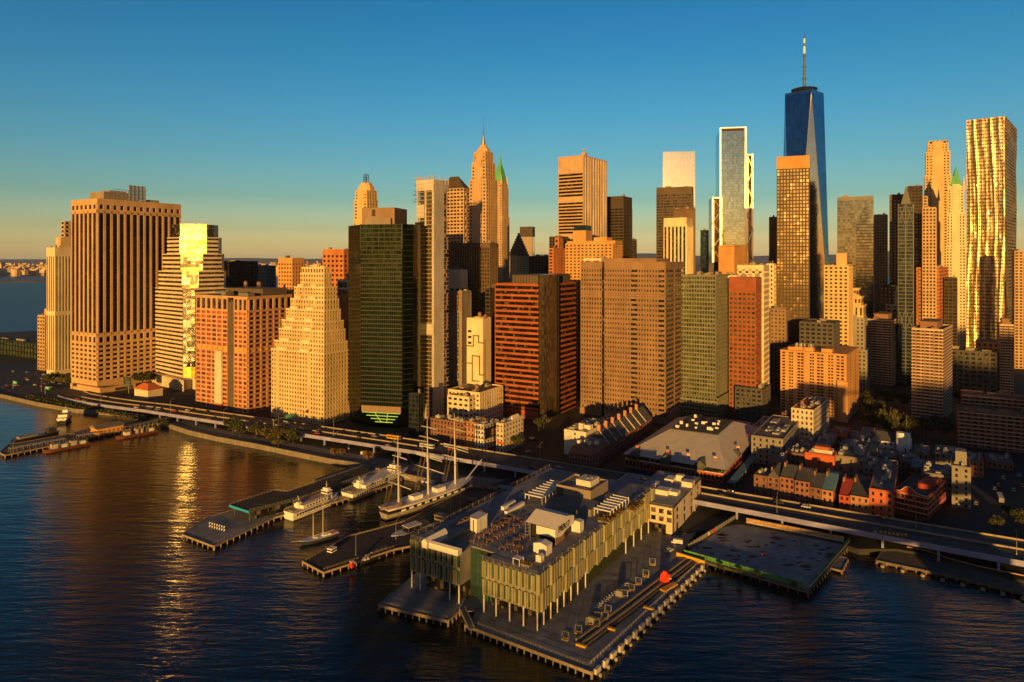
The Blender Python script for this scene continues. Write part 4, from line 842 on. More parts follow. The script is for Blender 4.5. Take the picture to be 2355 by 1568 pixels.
# orange apartment slab with the bridge shadow
t = T('apartment_slab', 'long orange brick apartment slab with a bridge tower shadow across its front', 1946, 1794, 1975, 818, vb=970, th=-36, cat='apartment block'); wl, wr, h, Z = t.wL, t.wR, t.h, t.z
t.part(MB().box(-wl, 0, 0, wr, 0, h - .1), 'wall', 'b_orange'); nf = 21; fh = h / nf
cols = [.03, .12, .155, .25, .30, .42, .455, .53, .58, .68, .72, .80, .86]
for j in range(1, nf):
    for k, f in enumerate(cols): t.panes.append((-wl + (f + .02) * wl * 1.07, -.03, (j + .5) * fh, 0, 2.4 if k % 4 in (0, 3) else 1.5, fh * .55))
    for f in (.3, .7): t.panes.append((.03, f * wr, (j + .5) * fh, R(90), 1.8, fh * .5))
t.windows('window_dark', 100); q = MB().box(-wl - .2, .2, -.2, wr, h, h + 1.2); t.part(q, 'parapet', 'b_orange')
q = MB()
for f in (.38, .5): q.box(-wl * f - 1.2, -wl * f + 1.2, -1.6, 0, 0, h * .98)
t.part(MB().box(-7, 1.5, -3.4, 0, 0, h * .62), 'stair_wing', 'b_orange')
t.part(MB().box(-wl + 6, -wl + 12, 3, 9, h, h + 4), 'roof_house', 'b_orange')
for f in (.72, .58, .3): t.part(MB().box(-wl * f - 4.5, -wl * f + 4.5, 3, 10, h, h + 4.5), 'roof_house', 'b_orange')
q = MB(); r = random.Random(1)
for i in range(22): x = -wl * r.uniform(.5, .8); y = r.choice((3.4, 9.6)); q.tube((x, y, h + 3.4), (x, y, h + 7.5), .18, n=4)
t.part(q, 'antenna', 'white_paint', kind='stuff')
# blocks filling the dark valley
simple('office_block', 'brown brick office block with a plain top next to the rust red tower', 1806, 1771, 1816, 712, None, 'brown_granite', 'window_dark', 4.2, 4.5, 2.4, 2.4, th=-36, vb=905, cat='building', cap=50)
simple('office_block', 'dark green glass office block in front of the brown brick one', 1832, 1790, 1839, 742, None, 'dark_bronze', 'spark_glass', 4.0, 3, .5, 1.0, .3, .3, th=-30, vb=890, cat='building')
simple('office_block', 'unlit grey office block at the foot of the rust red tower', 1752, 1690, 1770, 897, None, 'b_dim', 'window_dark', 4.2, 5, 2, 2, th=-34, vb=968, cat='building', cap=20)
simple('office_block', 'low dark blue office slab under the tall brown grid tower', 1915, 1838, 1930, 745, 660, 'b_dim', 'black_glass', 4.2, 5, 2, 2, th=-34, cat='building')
simple('office_block', 'wide grey low hospital like block with terraces at the foot of the rippling tower', 2290, 2186, 2300, 812, None, 'b_dim', 'window_dark', 5, 6, 2.4, 2.2, .6, .7, th=-32, vb=905, cat='building', cap=60, roof=6)  # dark grey puts shade into this block's wall colour
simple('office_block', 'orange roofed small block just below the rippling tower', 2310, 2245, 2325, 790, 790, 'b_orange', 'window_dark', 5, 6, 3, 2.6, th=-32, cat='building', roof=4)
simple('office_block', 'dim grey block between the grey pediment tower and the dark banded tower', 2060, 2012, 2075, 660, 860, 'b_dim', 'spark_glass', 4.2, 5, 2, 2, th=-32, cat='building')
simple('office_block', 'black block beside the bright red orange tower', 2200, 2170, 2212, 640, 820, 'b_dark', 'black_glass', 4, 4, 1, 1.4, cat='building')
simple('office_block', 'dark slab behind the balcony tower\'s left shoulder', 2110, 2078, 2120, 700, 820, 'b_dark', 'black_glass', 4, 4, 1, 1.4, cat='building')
# left mid blocks between towers
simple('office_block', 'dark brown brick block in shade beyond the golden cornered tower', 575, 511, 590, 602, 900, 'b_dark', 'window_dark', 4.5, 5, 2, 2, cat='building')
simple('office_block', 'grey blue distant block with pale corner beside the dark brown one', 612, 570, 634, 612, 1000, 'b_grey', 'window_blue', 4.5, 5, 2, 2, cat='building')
t = simple('office_tower', 'orange brick tower with stepped shoulders behind the wedding cake tower', 672, 640, 699, 595, 760, 'b_orange', 'window_brown', 4.4, 4.2, 2.3, 2.3, cap=50, cat='building', crown=4)
simple('office_tower', 'red brick tower with a glazed penthouse left of the dark green glass tower', 790, 742, 806, 575, 720, 'b_brick', 'window_brown', 5, 5.6, 2.8, 2.6, cap=60, cat='building', crown=4)
simple('office_block', 'dark blue glass block with pale frame behind the wedding cake tower', 800, 776, 815, 645, 690, 'w_stripe', 'glass_navy', 8, 12, 2, 2, cat='building')
simple('office_block', 'amber blank sided slab just left of the dark green glass tower', 798, 782, 812, 678, 650, 'net_amber', 'b_orange', 200, 300, 1, 1, .2, .2, cat='building')
simple('office_block', 'dim low block behind the stone pyramid tower', 1250, 1216, 1262, 590, 1100, 'b_dark', 'black_glass', 4, 5, 2, 2, cat='building')
t = simple('ferry_terminal', 'long low green terminal building at the far water edge', 84, -30, 95, 790, None, 'mullion_green', 'window_sage', 9, 9, 1.6, 2, .5, .5, vb=826, cat='building')
# ================================================================ viaduct, piers and the pier building
def FD(s, off=0.0):
    """point on the viaduct: s metres along it, off metres inland of its river edge"""
    if s > 60: n = 392.77 + (s - 60) * .02
    else: n = 391.75 + .00901653 * s + 8.91319e-5 * s * s + 6.82551e-7 * s ** 3 + 6.51325e-10 * s ** 4
    n += off * (1 if s < -100 else 1 + .2 * min(1, (s + 100) / 160))
    a = R(-32); return (math.cos(a) * s - math.sin(a) * n, math.sin(a) * s + math.cos(a) * n)
def fdz(s): return 9.0 if s > -620 else max(3.6, 9.0 - (-620 - s) * .036)
def ribbon(o0, o1, z0, z1, s0, s1, step=10):
    q = MB(); n = int((s1 - s0) / step); vs = []
    for i in range(n + 1):
        s = s0 + (s1 - s0) * i / n; a = FD(s, o0); b = FD(s, o1); dz = fdz(s) - 9
        vs += [(a[0], a[1], z0 + dz), (b[0], b[1], z0 + dz), (b[0], b[1], z1 + dz), (a[0], a[1], z1 + dz)]
    fs = [(0, 1, 2, 3), (4 * n + 3, 4 * n + 2, 4 * n + 1, 4 * n)]
    for i in range(n):
        for k in range(4): fs.append((4 * i + k, 4 * i + 4 + k, 4 * i + 4 + (k + 1) % 4, 4 * i + (k + 1) % 4))
    return q.add(vs, fs)
mk('fascia', (.27, .27, .46), rough=.5, vs=.1); mk('parapet_concrete', (.34, .27, .19), vs=.2); mk('line_paint', (.5, .48, .42), var=.2)
fd = thing('elevated_highway', 'long elevated waterfront highway on steel columns with a pale lilac girder edge', 'highway', (0, 0, 0))
ribbon(.3, 26, 8.3, 9.0, -790, 430).build('road_deck', 'road', fd); ribbon(0, .32, 7.2, 9.9, -790, 430).build('edge_girder', 'fascia', fd); ribbon(25.7, 26.0, 7.4, 9.9, -790, 430).build('edge_parapet', 'parapet_concrete', fd); ribbon(12.6, 13.1, 9.0, 9.85, -760, -330).build('median_barrier', 'parapet_concrete', fd); ribbon(14.2, 14.7, 9.0, 9.85, -120, 430).build('median_barrier', 'parapet_concrete', fd)
for o0, s0, s1 in ((4.3, -700, 400), (8.2, -700, 400), (18, -700, 400), (22, -700, 400)):
    q = MB(); s = s0
    while s < s1:
        a = FD(s, o0); b = FD(s + 4, o0); z = fdz(s) + .012; d = Vector((b[0] - a[0], b[1] - a[1])).normalized() * .09; q.add([(a[0] - d.y, a[1] + d.x, z), (a[0] + d.y, a[1] - d.x, z), (b[0] + d.y, b[1] - d.x, z), (b[0] - d.y, b[1] + d.x, z)], [(0, 1, 2, 3)]); s += 11
    q.build('lane_marking', 'line_paint', fd)
s = -600
while s < 420:
    q = MB(); a = FD(s, 1.2); b = FD(s, 24.5)
    for p in (a, b): q.rbox(p, R(-32), 1.1, 1.1, 0 if s > -40 else 3, 8.2)
    q.tube((a[0], a[1], 7.3), (b[0], b[1], 7.3), .75, n=4); q.build('column_bent', 'fascia', fd); s += 24
def deck(name, label, px, z, m, thick=1.2, side='seawall', piles=True, cat='pier', step=4.0, pile_m='brown_brick'):
    P = [G(u, v, z) for u, v in px]; cx, cy = sum(p[0] for p in P) / len(P), sum(p[1] for p in P) / len(P)
    r = thing(name, label, cat, (cx, cy, 0)); L = [(x - cx, y - cy) for x, y in P]
    MB().prism(L, z - thick, z).build('deck', m, r)
    q = MB(); n = len(L); rl = MB(); sgn = 1 if sum(L[i - 1][0] * L[i][1] - L[i][0] * L[i - 1][1] for i in range(n)) > 0 else -1
    for i in range(n):
        a, b = Vector(L[i]), Vector(L[(i + 1) % n]); d = b - a; ln = d.length
        if ln < 1: continue
        nn = Vector((d.y, -d.x)).normalized() * sgn; k = max(1, int(ln / step))
        rl.rbox(tuple((a + b) / 2 + nn * .25), math.atan2(d.y, d.x), ln, .5, z - .75, z + .25)
        for j in range(k + 1):
            p = a + d * (j / k) + nn * .3; q.cone(p.x, p.y, -1, z - .1, .34, .3, 6)
    o = q.build('pile', pile_m, r); o['kind'] = 'stuff'
    rl.build('timber_edge', side, r); return r
mk('deck_wood', (.13, .105, .085), vs=.5, var=.4); mk('deck_grey', (.23, .225, .22), vs=.15, var=.3, cell=(4, 4), cvar=.14); mk('deck_dark', (.06, .05, .042), vs=.3, var=.35); mk('timber', (.30, .23, .15), vs=.4); mk('grass', (.06, .075, .02), vs=.5, var=.5)
def rail(pts, z, parent, m='galv', hgt=1.1, step=2.2, off=(0, 0)):
    q = MB()
    for a, b in zip(pts[:-1], pts[1:]):
        a, b = Vector(a), Vector(b); n = max(1, int((b - a).length / step))
        for i in range(n + 1): p = a + (b - a) * i / n; q.tube((p.x, p.y, z), (p.x, p.y, z + hgt), .05, n=4)
        for hh in (.4, .75, hgt): q.tube((a.x, a.y, z + hh), (b.x, b.y, z + hh), .04, n=4)
    return q.build('railing', m, parent)
# ---- big pier platform
d17 = deck('pier', 'large concrete pier platform carrying the glass clad pier building', [(872, 1390), (1030, 1426), (1056, 1402), (1092, 1398), (1092, 1422), (1070, 1436), (1360, 1545), (1617, 1295), (1560, 1276), (1610, 1205), (1500, 1170), (1380, 1150), (1260, 1150), (1060, 1235)], 2.5, 'deck_grey', 1.3, 'timber', step=3.0, pile_m='timber')
def rel(root, u, v, z):
    x, y = G(u, v, z); return (x - root.location.x, y - root.location.y)
rail([rel(d17, 1352, 1532, 2.5), rel(d17, 1608, 1293, 2.5)], 2.5, d17, 'ivory_paint'); rail([rel(d17, 1080, 1430, 2.5), rel(d17, 1352, 1532, 2.5)], 2.5, d17); rail([rel(d17, 880, 1388, 2.5), rel(d17, 1028, 1422, 2.5)], 2.5, d17)
q = MB(); a, b = Vector(rel(d17, 1360, 1545, 2.5)), Vector(rel(d17, 1617, 1295, 2.5)); n = 18; an = math.atan2((b - a).y, (b - a).x)
for i in range(n): p = a + (b - a) * (i + .5) / n; q.rbox((p.x + .55, p.y - .45), an, 2.6 if i % 2 else 3.4, 1.1, .5 if i % 2 else 1.2, 3.0); q.cone(p.x + 1.5, p.y - 1, -1, 1.1, .6, .6, 8)
o = q.build('fender', 'ivory_paint', d17); o['kind'] = 'stuff'
# stepped bench rows along the pier edge
def strip(name, label, u0, v0, u1, v1, w, hgt, m, cat, z=2.5, group=None):
    a, b = Vector(G(u0, v0, z)), Vector(G(u1, v1, z)); d = b - a; r = thing(name, label, cat, (a.x, a.y, z), math.atan2(d.y, d.x), group); return r, d.length
for (nm, p0, p1, lab) in (('long near', (1350, 1484), (1462, 1400), 'long stepped timber bench rows at the near end of the pier edge'), ('far', (1464, 1398), (1598, 1293), 'long stepped timber bench rows beside the red sculpture')):
    r, L = strip('bench_steps', lab, *p0, *p1, 6, 1, 'timber', 'bench')
    for k in range(4): MB().box(0, L, k * 1.5, k * 1.5 + .95, 0, .5 + .3 * (k % 2)).build('bench_row', 'timber' if k % 2 else 'deck_wood', r)
    MB().box(0, L, -1.2, -.2, 0, .12).build('floor_strip', 'deck_dark', r)
mk('yellow_paint', (.75, .42, .02), rough=.5, var=.1); mk('red_paint', (.62, .05, .02), rough=.45, var=.1); mk('green_paint', (.02, .42, .12), rough=.5, var=.1); mk('blue_paint', (.05, .22, .55), rough=.5); mk('lilac', (.4, .38, .5))
def put(name, label, cat, u, v, z, mb, m, th=-32, group=None, child=None):
    x, y = G(u, v, z); r = thing(name, label, cat, (x, y, z), R(th), group); mb.build(child or 'body', m, r); return r
q = MB(); q.taper((-1.7, 1.7, -1.2, 1.2), .5, (-2.0, 1.3, -1, 1.2), 4.6); sc_ = put('sculpture', 'bright red faceted sculpture at the pier edge', 'sculpture', 1528, 1340, 2.5, MB().prism([(-2.3, -.6), (.2, -1.3), (1.9, .2), (.5, 1.6), (-1.6, 1.2)], .3, 4.2, [(-1.5, -1.1), (1.2, -.9), (2.4, .9), (.2, 1.3), (-2.2, .6)]), 'red_paint', child='lower_block')
MB().prism([(-1.2, -1), (1, -.8), (1.5, .6), (-.9, .9)], 4.2, 5.4, [(-.6, -.2), (.7, -.4), (.9, .3), (-.3, .5)]).build('upper_block', 'red_paint', sc_); MB().rbox((2.6, -.2), .3, 1.1, .4, 2.4, 3.0).build('side_arm', 'yellow_paint', sc_)
q = put('platform_bench', 'flat yellow bench slab next to the red sculpture', 'bench', 1538, 1352, 2.5, MB().box(-1.3, 1.3, -5, 5, .15, .9), 'yellow_paint', child='seat', th=-48); MB().box(-1, 1, -4.6, 4.6, 0, .15).build('base', 'black_paint', q)
for (u, v, L, lab) in ((1504, 1400, 2.2, 'yellow bench block at the end of the far bench rows'), (1348, 1486, 2, 'yellow block at the near end of the long bench rows'), (1418, 1448, 1.6, 'small yellow block along the near bench rows')):
    q = put('platform_bench', lab, 'bench', u - 12, v, 2.5, MB().box(-L, L, -.7, .7, .1, .8), 'yellow_paint', child='seat'); MB().box(-L + .2, L - .2, -.5, .5, 0, .1).build('base', 'black_paint', q)
r, L = strip('low_wall', 'bright yellow low wall crossing the far end of the bench rows', 1556, 1277, 1620, 1297, 1, 1, 'yellow_paint', 'wall'); MB().box(0, L, -.5, .5, 0, 1.7).build('panel', 'yellow_paint', r); MB().box(0, L, -.55, .55, 1.7, 1.8).build('coping', 'galv', r)
# ---- pier building
t = T('pier_building', 'glass clad pier building with a roof terrace, tall staggered pale planks over slender columns', 1235, 944, 1504, 1325, vb=1451, th=-33, cat='building', z0=2.5); P17 = t; wl, wr, h, Z = t.wL, t.wR, t.h, t.z
mk('plank', (.27, .25, .15), rough=.35, vs=.25, var=.2, cell=(1.3, 7), cvar=.12); mk('plank2', (.22, .22, .14), rough=.35, vs=.25, cell=(1.3, 7), cvar=.12); mk('window_teal', (.03, .07, .055), rough=.1, spec=.7, var=0, cell=(3, 7), cvar=.6, tilt=.02)
xa, xb = t.lx(1056), t.lx(1109); zb = 7.6; zm = 14.6
t.part(MB().box(-wl, xa, .6, wr, zb, h - .3).box(xa, xb, 9, wr, 0, h - .3).box(xb, -.6, .6, wr, zb, h - .3), 'core_wall', 'grey_stone')
t.part(MB().box(-wl + 5, xa, 5, wr - 2, 0, zb).box(xb, -7, 7, wr - 2, 0, zb), 'ground_floor_glazing', 'window_dark')
t.part(MB().box(xa + .1, xb - .1, 8.2, 9, 0, h - .6), 'recess_glazing', 'window_teal')
q = MB(); t.lat(q, (xa, xb, 8.2, wr, 0, h - .6), 5, 2.6, .25, .4, .2, .15, 'A'); t.part(q, 'recess_mullions', 'dark_metal')
q = MB(); q2 = MB(); k = 0
for (x0, x1) in ((-wl, xa), (xb, 0)):
    n = round((x1 - x0) / 3.1); w = (x1 - x0) / n
    for i in range(n):
        for j, (z0, z1) in enumerate(((zb, zm), (zm + .15, h + .4))):
            sh = .25 * ((i + j) % 3); x = x0 + i * w
            q.box(x + .1, x + w * .34, -.3 - sh, .6, z0 + sh, z1 - .5 + sh * .6); q2.box(x + w * .34 + .05, x + w * .58, .0 - sh * .4, .6, z0, z1 - .6)
            t.panes.append((x + w * .8, .5, (z0 + z1) / 2, 0, w * .38, z1 - z0 - 1.6)); q2.box(x + w * .6, x + w, .15, .6, z0, z0 + .7)
nB = round(wr / 2.5)
for i in range(nB):
    w = wr / nB; y = i * w
    for j, (z0, z1) in enumerate(((zb - .6, zm), (zm + .15, h + .5))):
        sh = ((i * 7 + j * 3) % 4) * .22; q.box(-.6, .35 + sh, y + .1, y + w * .5, z0 - sh, z1 + sh * .8 - .5); q2.box(-.6, .0 + sh * .5, y + w * .53, y + w * .97, z0, z1 - .7)
t.part(q, 'channel_glass_plank', 'plank', kind='stuff'); t.part(q2, 'recessed_plank', 'plank2', kind='stuff'); t.windows('window_teal', 100)
q = MB()
for i in range(60):
    y = i * wr / 60; q.box(-.9, -.3, y, y + .2, 0, zb - .7)
t.part(MB().box(-6, -.9, 10, wr - .5, 0, zb - .7), 'side_glazing', 'glass_smoke'); t.part(q, 'side_mullions', 'mullion_green')
for (x, y) in [(-wl + .4, .4), (-wl * .92, .4), (xa - 5.5, .4), (xa - .5, .4), (xb + .5, .4)] + [(xb * (1 - f), .4) for f in (.25, .5, .75)] + [(-.3, f * wr) for f in (.004, .045, .09, .135, .18, .23, .28, .34)] + [(.6, f * wr) for f in (.68, .76, .84, .92, .98)] + [(-wl * .3, 9), (-wl * .16, 9)]:
    t.part(MB().cone(x, y, 0, zb + .1, .32, .32, 8), 'column', 'ivory_paint')
t.part(MB().box(-wl + .5, xa - .5, .9, wr - .5, h - .3, h - .1).box(xa - .5, xb + .5, 9.1, wr - .5, h - .3, h - .1).box(xb + .5, -.5, .9, wr - .5, h - .3, h - .1), 'roof_deck', 'deck_grey')
q = MB()
def trus(a, b):
    n = int((Vector(b) - Vector(a)).length / 5); 
    for i in range(n + 1):
        x, y = a[0] + (b[0] - a[0]) * i / n, a[1] + (b[1] - a[1]) * i / n; q.tube((x, y, h - .2), (x, y, h + 1.9), .09, n=4)
    for hh in (.6, 1.2, 1.8): q.tube((a[0], a[1], h + hh), (b[0], b[1], h + hh), .06, n=4)
trus((xb, .2), (-.2, .2)); trus((-.2, .2), (-.2, wr)); trus((-wl, .2), (xa, .2)); trus((-wl, .2), (-wl, wr))
t.part(q, 'roof_railing', 'galv')
def RP(u, v, zz=0): 
    X, Y = G(u, v, t.z0 + h + zz); dx, dy = X - t.X, Y - t.Y; return dx * t.ax[0] + dy * t.ax[1], dx * t.ay[0] + dy * t.ay[1]
def onroof(name, label, cat, u, v, group=None, turn=0):
    X, Y = G(u, v, t.z0 + h); return thing(name, label, cat, (X, Y, t.z0 + h - .09), t.th + turn, group)
# dims of a roof box from its front corner and its left / right ends (pixels at the foot)
def dims(u, v, ul, vl, ur, vr):
    a, b, c = RP(u, v), RP(ul, vl), RP(ur, vr); return max(1, math.hypot(a[0] - b[0], a[1] - b[1])), max(1, math.hypot(a[0] - c[0], a[1] - c[1]))
mk('tent', (.70, .66, .60), rough=.7, var=.08, vs=.6)
r = onroof('stage', 'white roof stage canopy with large dark letters on its end', 'stage', 1277, 1255); L, D = 15.5, 17
MB().add([(-L, 0, 7.4), (0, 0, 7.2), (0, D, 8.2), (-L, D, 8.4), (-L, D * .55, 10.4), (0, D * .55, 10.2)], [(0, 1, 5, 4), (4, 5, 2, 3), (0, 4, 3), (1, 2, 5), (0, 3, 2, 1)]).build('canopy_roof', 'tent', r)
q = MB(); q.add([(.15, 0, 3.6), (.15, D * .3, 2.6), (.15, D * .6, 4.2), (.15, D, 4.6), (.15, D, 8.2), (.15, D * .55, 10.2), (.15, 0, 7.2), (-.1, 0, 3.6), (-.1, D * .3, 2.6), (-.1, D * .6, 4.2), (-.1, D, 4.6), (-.1, D, 8.15), (-.1, D * .55, 10.1), (-.1, 0, 7.15)], [(0, 1, 2, 3, 4, 5, 6), (13, 12, 11, 10, 9, 8, 7), (0, 7, 8, 1), (1, 8, 9, 2), (2, 9, 10, 3)]); q.box(-L * .62, 0, -.2, .1, 3.4, 7.1); q.build('sign_curtain', 'tent', r)
MB().box(-L + 1, -1.5, 3, D - 1, 0, 6).build('stage_interior', 'black_paint', r); MB().box(-.4, -.1, .5, D * .5, 0, 3.4).build('side_wall', 'brown_brick', r)
q = MB()
for x in (-L, -L + 2.6): 
    for y in (0, 3.2): q.tube((x, y, 0), (x, y, 7.3), .15, n=4)
for zz in (1.5, 3, 4.5, 6): q.tube((-L, 0, zz), (-L + 2.6, 0, zz + .8), .1, n=4)
q.build('scaffold', 'galv', r)
cv = bpy.data.curves.new('lettering', 'FONT'); cv.body = 'PIER17'; cv.size = 3.5; cv.extrude = .06; cv.offset = .1; cv.space_character = 1.05
lo = bpy.data.objects.new('lettering', cv); COL.objects.link(lo); dg = bpy.context.evaluated_depsgraph_get(); dg.update(); me = bpy.data.meshes.new_from_object(lo.evaluated_get(dg)); bpy.data.objects.remove(lo)
lo = bpy.data.objects.new('lettering', me); COL.objects.link(lo); me.materials.append(M['black_paint']); lo.parent = r; lo.rotation_euler = (math.pi / 2, 0, math.pi / 2); lo.location = (.24, 2.2, 5.1); lo.rotation_euler[1] = 0
r = onroof('pavilion', 'white pavilion with one rounded corner on the roof terrace', 'pavilion', 1096, 1228); L, D = dims(1096, 1228, 1075, 1222, 1120, 1216); D *= 1.1
pl = [(0, 0), (0, D), (-L, D)] + [(-L + L * .55 * (1 - math.cos(a_)), L * .6 * (1 - math.sin(a_))) for a_ in (0, .3, .6, .9, 1.2, 1.57)]
MB().prism(pl, 0, 6.6).build('wall', 'tent', r); MB().prism([(x * 1.05 + .3, y * 1.05 - .3) for x, y in pl], 6.6, 6.95).build('roof', 'tent', r); MB().box(-.3, .06, D * .35, D * .38, 0, 6.4).build('door_seam', 'galv', r); MB().box(-2.2, -1.6, -.05, .02, .3, 6.2).build('slot_window', 'dark_metal', r)
def tent(label, u, v, L, D, hh, rid, ax='y', turn=0):
    r = onroof('tent', label, 'tent', u, v, 'white event tents on the pier roof', turn); MB().box(-L, 0, 0, D, .05, hh).build('wall', 'tent', r); MB().gable(-L - .15, .15, -.15, D + .15, hh, hh + rid, ax).build('roof', 'tent', r)
    q = MB()
    for x in (-L, 0):
        for y in (-.03, D): q.box(x - .08, x + .08, y - .08, y + .08, 0, hh + .02)
    q.build('pole', 'galv', r)
tent('square white tent with a cream side in front of the stage curtain', 1257, 1279, 6.6, 4.4, 4.3, .9)
tent('smallest white tent huddled in front of the square tent', 1244, 1294, 2.6, 2.4, 2.6, .5)
tent('long white flat tent along the front edge of the pier roof', 1053, 1279, 15.5, 2.6, 2.5, .5, 'x', .03)
tent('narrow white gabled tent at the corner of the pier roof', 982, 1262, 3, 14, 2.6, 1.5)
tent('white box tent under the end of the stage letters', 1334, 1226, 4.6, 3.4, 5, .4)
r = onroof('bar_kiosk', 'white framed open kiosk near the front corner of the pier roof', 'kiosk', 1194, 1302); q = MB()
for x in (-3, 0):
    for y in (0, 3): q.box(x - .12, x + .12, y - .12, y + .12, 0, 2.7)
q.build('frame', 'white_paint', r); MB().box(-3.2, .2, -.2, 3.2, 2.7, 2.9).build('roof', 'white_paint', r); MB().box(-2.7, -.3, .3, 2.7, 0, 1.1).build('counter', 'dark_metal', r)
def planter(label, u, v, L, D, hedge=0, m='grey_stone', g=None):
    r = onroof('planter', label, 'planter', u, v, g); q = MB(); q.box(-L, 0, 0, .5, 0, .9).box(-L, 0, D - .5, D, 0, .9).box(-L, -L + .5, .5, D - .5, 0, .9).box(-.5, 0, .5, D - .5, 0, .9); q.build('tub', m, r); MB().box(-L + .5, -.5, .5, D - .5, 0, .75).build('soil', 'grass', r)
    if hedge:
        lf = MB(); rr = random.Random(int(u))
        for i in range(int(L * D * 14)):
            x, y, z = rr.uniform(-L, 0), rr.uniform(0, D), rr.uniform(.6, hedge) * (.75 + .35 * math.sin(rr.random() * 6)); s_ = rr.uniform(.15, .4); a_ = Vector((rr.gauss(0, 1), rr.gauss(0, 1), rr.gauss(0, 1))).normalized(); b_ = a_.orthogonal().normalized() * s_; c_ = a_.cross(b_); p = Vector((x, y, z)); lf.add([tuple(p - b_ - c_), tuple(p + b_ - c_), tuple(p + b_ + c_), tuple(p - b_ + c_)], [(0, 1, 2, 3)])
        lf.build('foliage', 'autumn_leaf', r)
mk('autumn_leaf', (.17, .10, .018), rough=.8, var=.5, vs=.6); mk('leaf', (.05, .055, .014), rough=.8, var=.5, vs=.4); mk('leaf2', (.085, .075, .018), rough=.8, var=.5, vs=.4)
planter('grey planter bed with dark grass on the open left part of the roof terrace', 1048, 1251, 4.5, 15); planter('grey planter bed with dark grass beside the rounded pavilion', 1145, 1212, 4, 15)
planter('long russet hedge bed below the white slatted pergola', 1400, 1205, 6, 17, 1.9); planter('short russet hedge bed at the far end of the pier roof', 1456, 1178, 3.4, 14, 1.9); planter('russet shrub bed in front of the lone open kiosk', 1216, 1305, 4, 2.6, 1.6); planter('thin russet hedge along the left edge of the roof beside the pavilion', 1040, 1215, 1.6, 24, 1.0)
# brown plant house with white box on top, pergolas
r = onroof('plant_house', 'windowless brown roof plant house with a white box on top', 'roof building', 1358, 1163); L, D = dims(1358, 1163, 1274, 1149, 1394, 1135)
MB().box(-L, 0, 0, D, 0, 6.6).build('wall', 'taupe', r); q = MB(); q.box(-L, 0, 0, .3, 6.6, 7.6).box(-L, 0, D - .3, D, 6.6, 7.6).box(-L, -L + .3, .3, D - .3, 6.6, 7.6).box(-.3, 0, .3, D - .3, 6.6, 7.6); q.build('parapet', 'taupe', r); MB().box(-L * .58, -L * .16, D * .3, D * .8, 6.61, 10).build('white_box', 'ivory_paint', r); MB().box(-L - .04, -L * .78, -.05, .1, 1, 6.4).build('dark_panel', 'dark_metal', r); MB().cone(-L * .35, D * .5, 10, 10.6, .9, .9, 10).cone(-L * .27, D * .6, 10, 10.6, .9, .9, 10).build('roof_fan', 'steel', r)
t.part(MB().box(RP(1274, 1165)[0], RP(1358, 1180)[0] + 2, RP(1358, 1180)[1] - 4, RP(1358, 1163)[1] - .2, h - .1, h + 3.2), 'lower_roof', 'grey_roof')
def pergola(label, u, v, L, D, hh, n):
    r = onroof('pergola', label, 'pergola', u, v, 'slatted pergolas on the pier roof')
    for i in range(n + 1):
        y = D * i / n
        for x in (-L, 0): MB().box(x - .14, x + .14, y - .14, y + .14, 0, hh + .8).build('post', 'white_paint', r)
        MB().box(-L, 0, y - .12, y + .12, hh + .3, hh + .6).build('beam', 'white_paint', r)
    q = MB()
    for k in range(int(D * 2.4)): q.box(-L + .15, -.15, k / 2.4, k / 2.4 + .2, hh, hh + .14)
    q.build('slat_panel', 'white_paint', r)
pergola('white slatted pergola above the long russet hedge', 1403, 1193, 8.5, 22, 3.2, 6); pergola('white slatted pergola on the shaded side of the brown plant house', 1246, 1160, 10, 26, 3.2, 7)
def cab(label, u, v, L, D): 
    r = onroof('roof_shed', label, 'shed', u, v); MB().box(-L, 0, 0, D, 0, 1.6).build('wall', 'white_paint', r); MB().box(-L - .1, .1, -.1, D + .1, 1.6, 1.8).build('roof', 'white_paint', r)
cab('long low white service box by the far left roof edge', 1158, 1173, 1.6, 11); cab('longer low white service box nearer the planter', 1166, 1184, 1.6, 16)
# terrace tables with four stools, first one with its parts then copies
tb = None; r1 = lambda x, y: (965.5 + x * .15833, 1085 + y * .15833)
spots = [(860, 950), (1100, 950), (740, 1020), (1000, 1000), (900, 1065), (1190, 900), (1330, 855), (960, 900), (1060, 860), (1150, 800), (1260, 750), (1400, 790), (1310, 700), (1430, 690), (1210, 1110), (1310, 1070), (1430, 1100), (1500, 950), (1390, 1160), (1410, 1000), (1520, 740), (1240, 690), (1180, 760), (1090, 800)]
for i, s_ in enumerate(spots):
    u, v = r1(*s_); X, Y = G(u, v, t.z0 + h); lab = 'round brown table with upright stools on the roof terrace'
    if tb is None:
        tb = thing('terrace_table', lab, 'table', (X, Y, t.z0 + h - .09), 0, 'terrace tables on the pier roof'); MB().cone(0, 0, .95, 1.03, 1.25, 1.25, 12).build('tabletop', 'orange_brick', tb); MB().cone(0, 0, 0, .95, .12, .1, 6).build('pedestal', 'dark_metal', tb)
        for k in range(4): a_ = k * 1.571; MB().cone(1.9 * math.cos(a_), 1.9 * math.sin(a_), 0, .62, .18, .24, 6).box(1.9 * math.cos(a_) - .2, 1.9 * math.cos(a_) + .2, 1.9 * math.sin(a_) - .06, 1.9 * math.sin(a_) + .06, .6, 1.15).build('stool', 'brown_brick', tb)
    else: dup(tb, (X, Y, t.z0 + h - .09), i * .37)
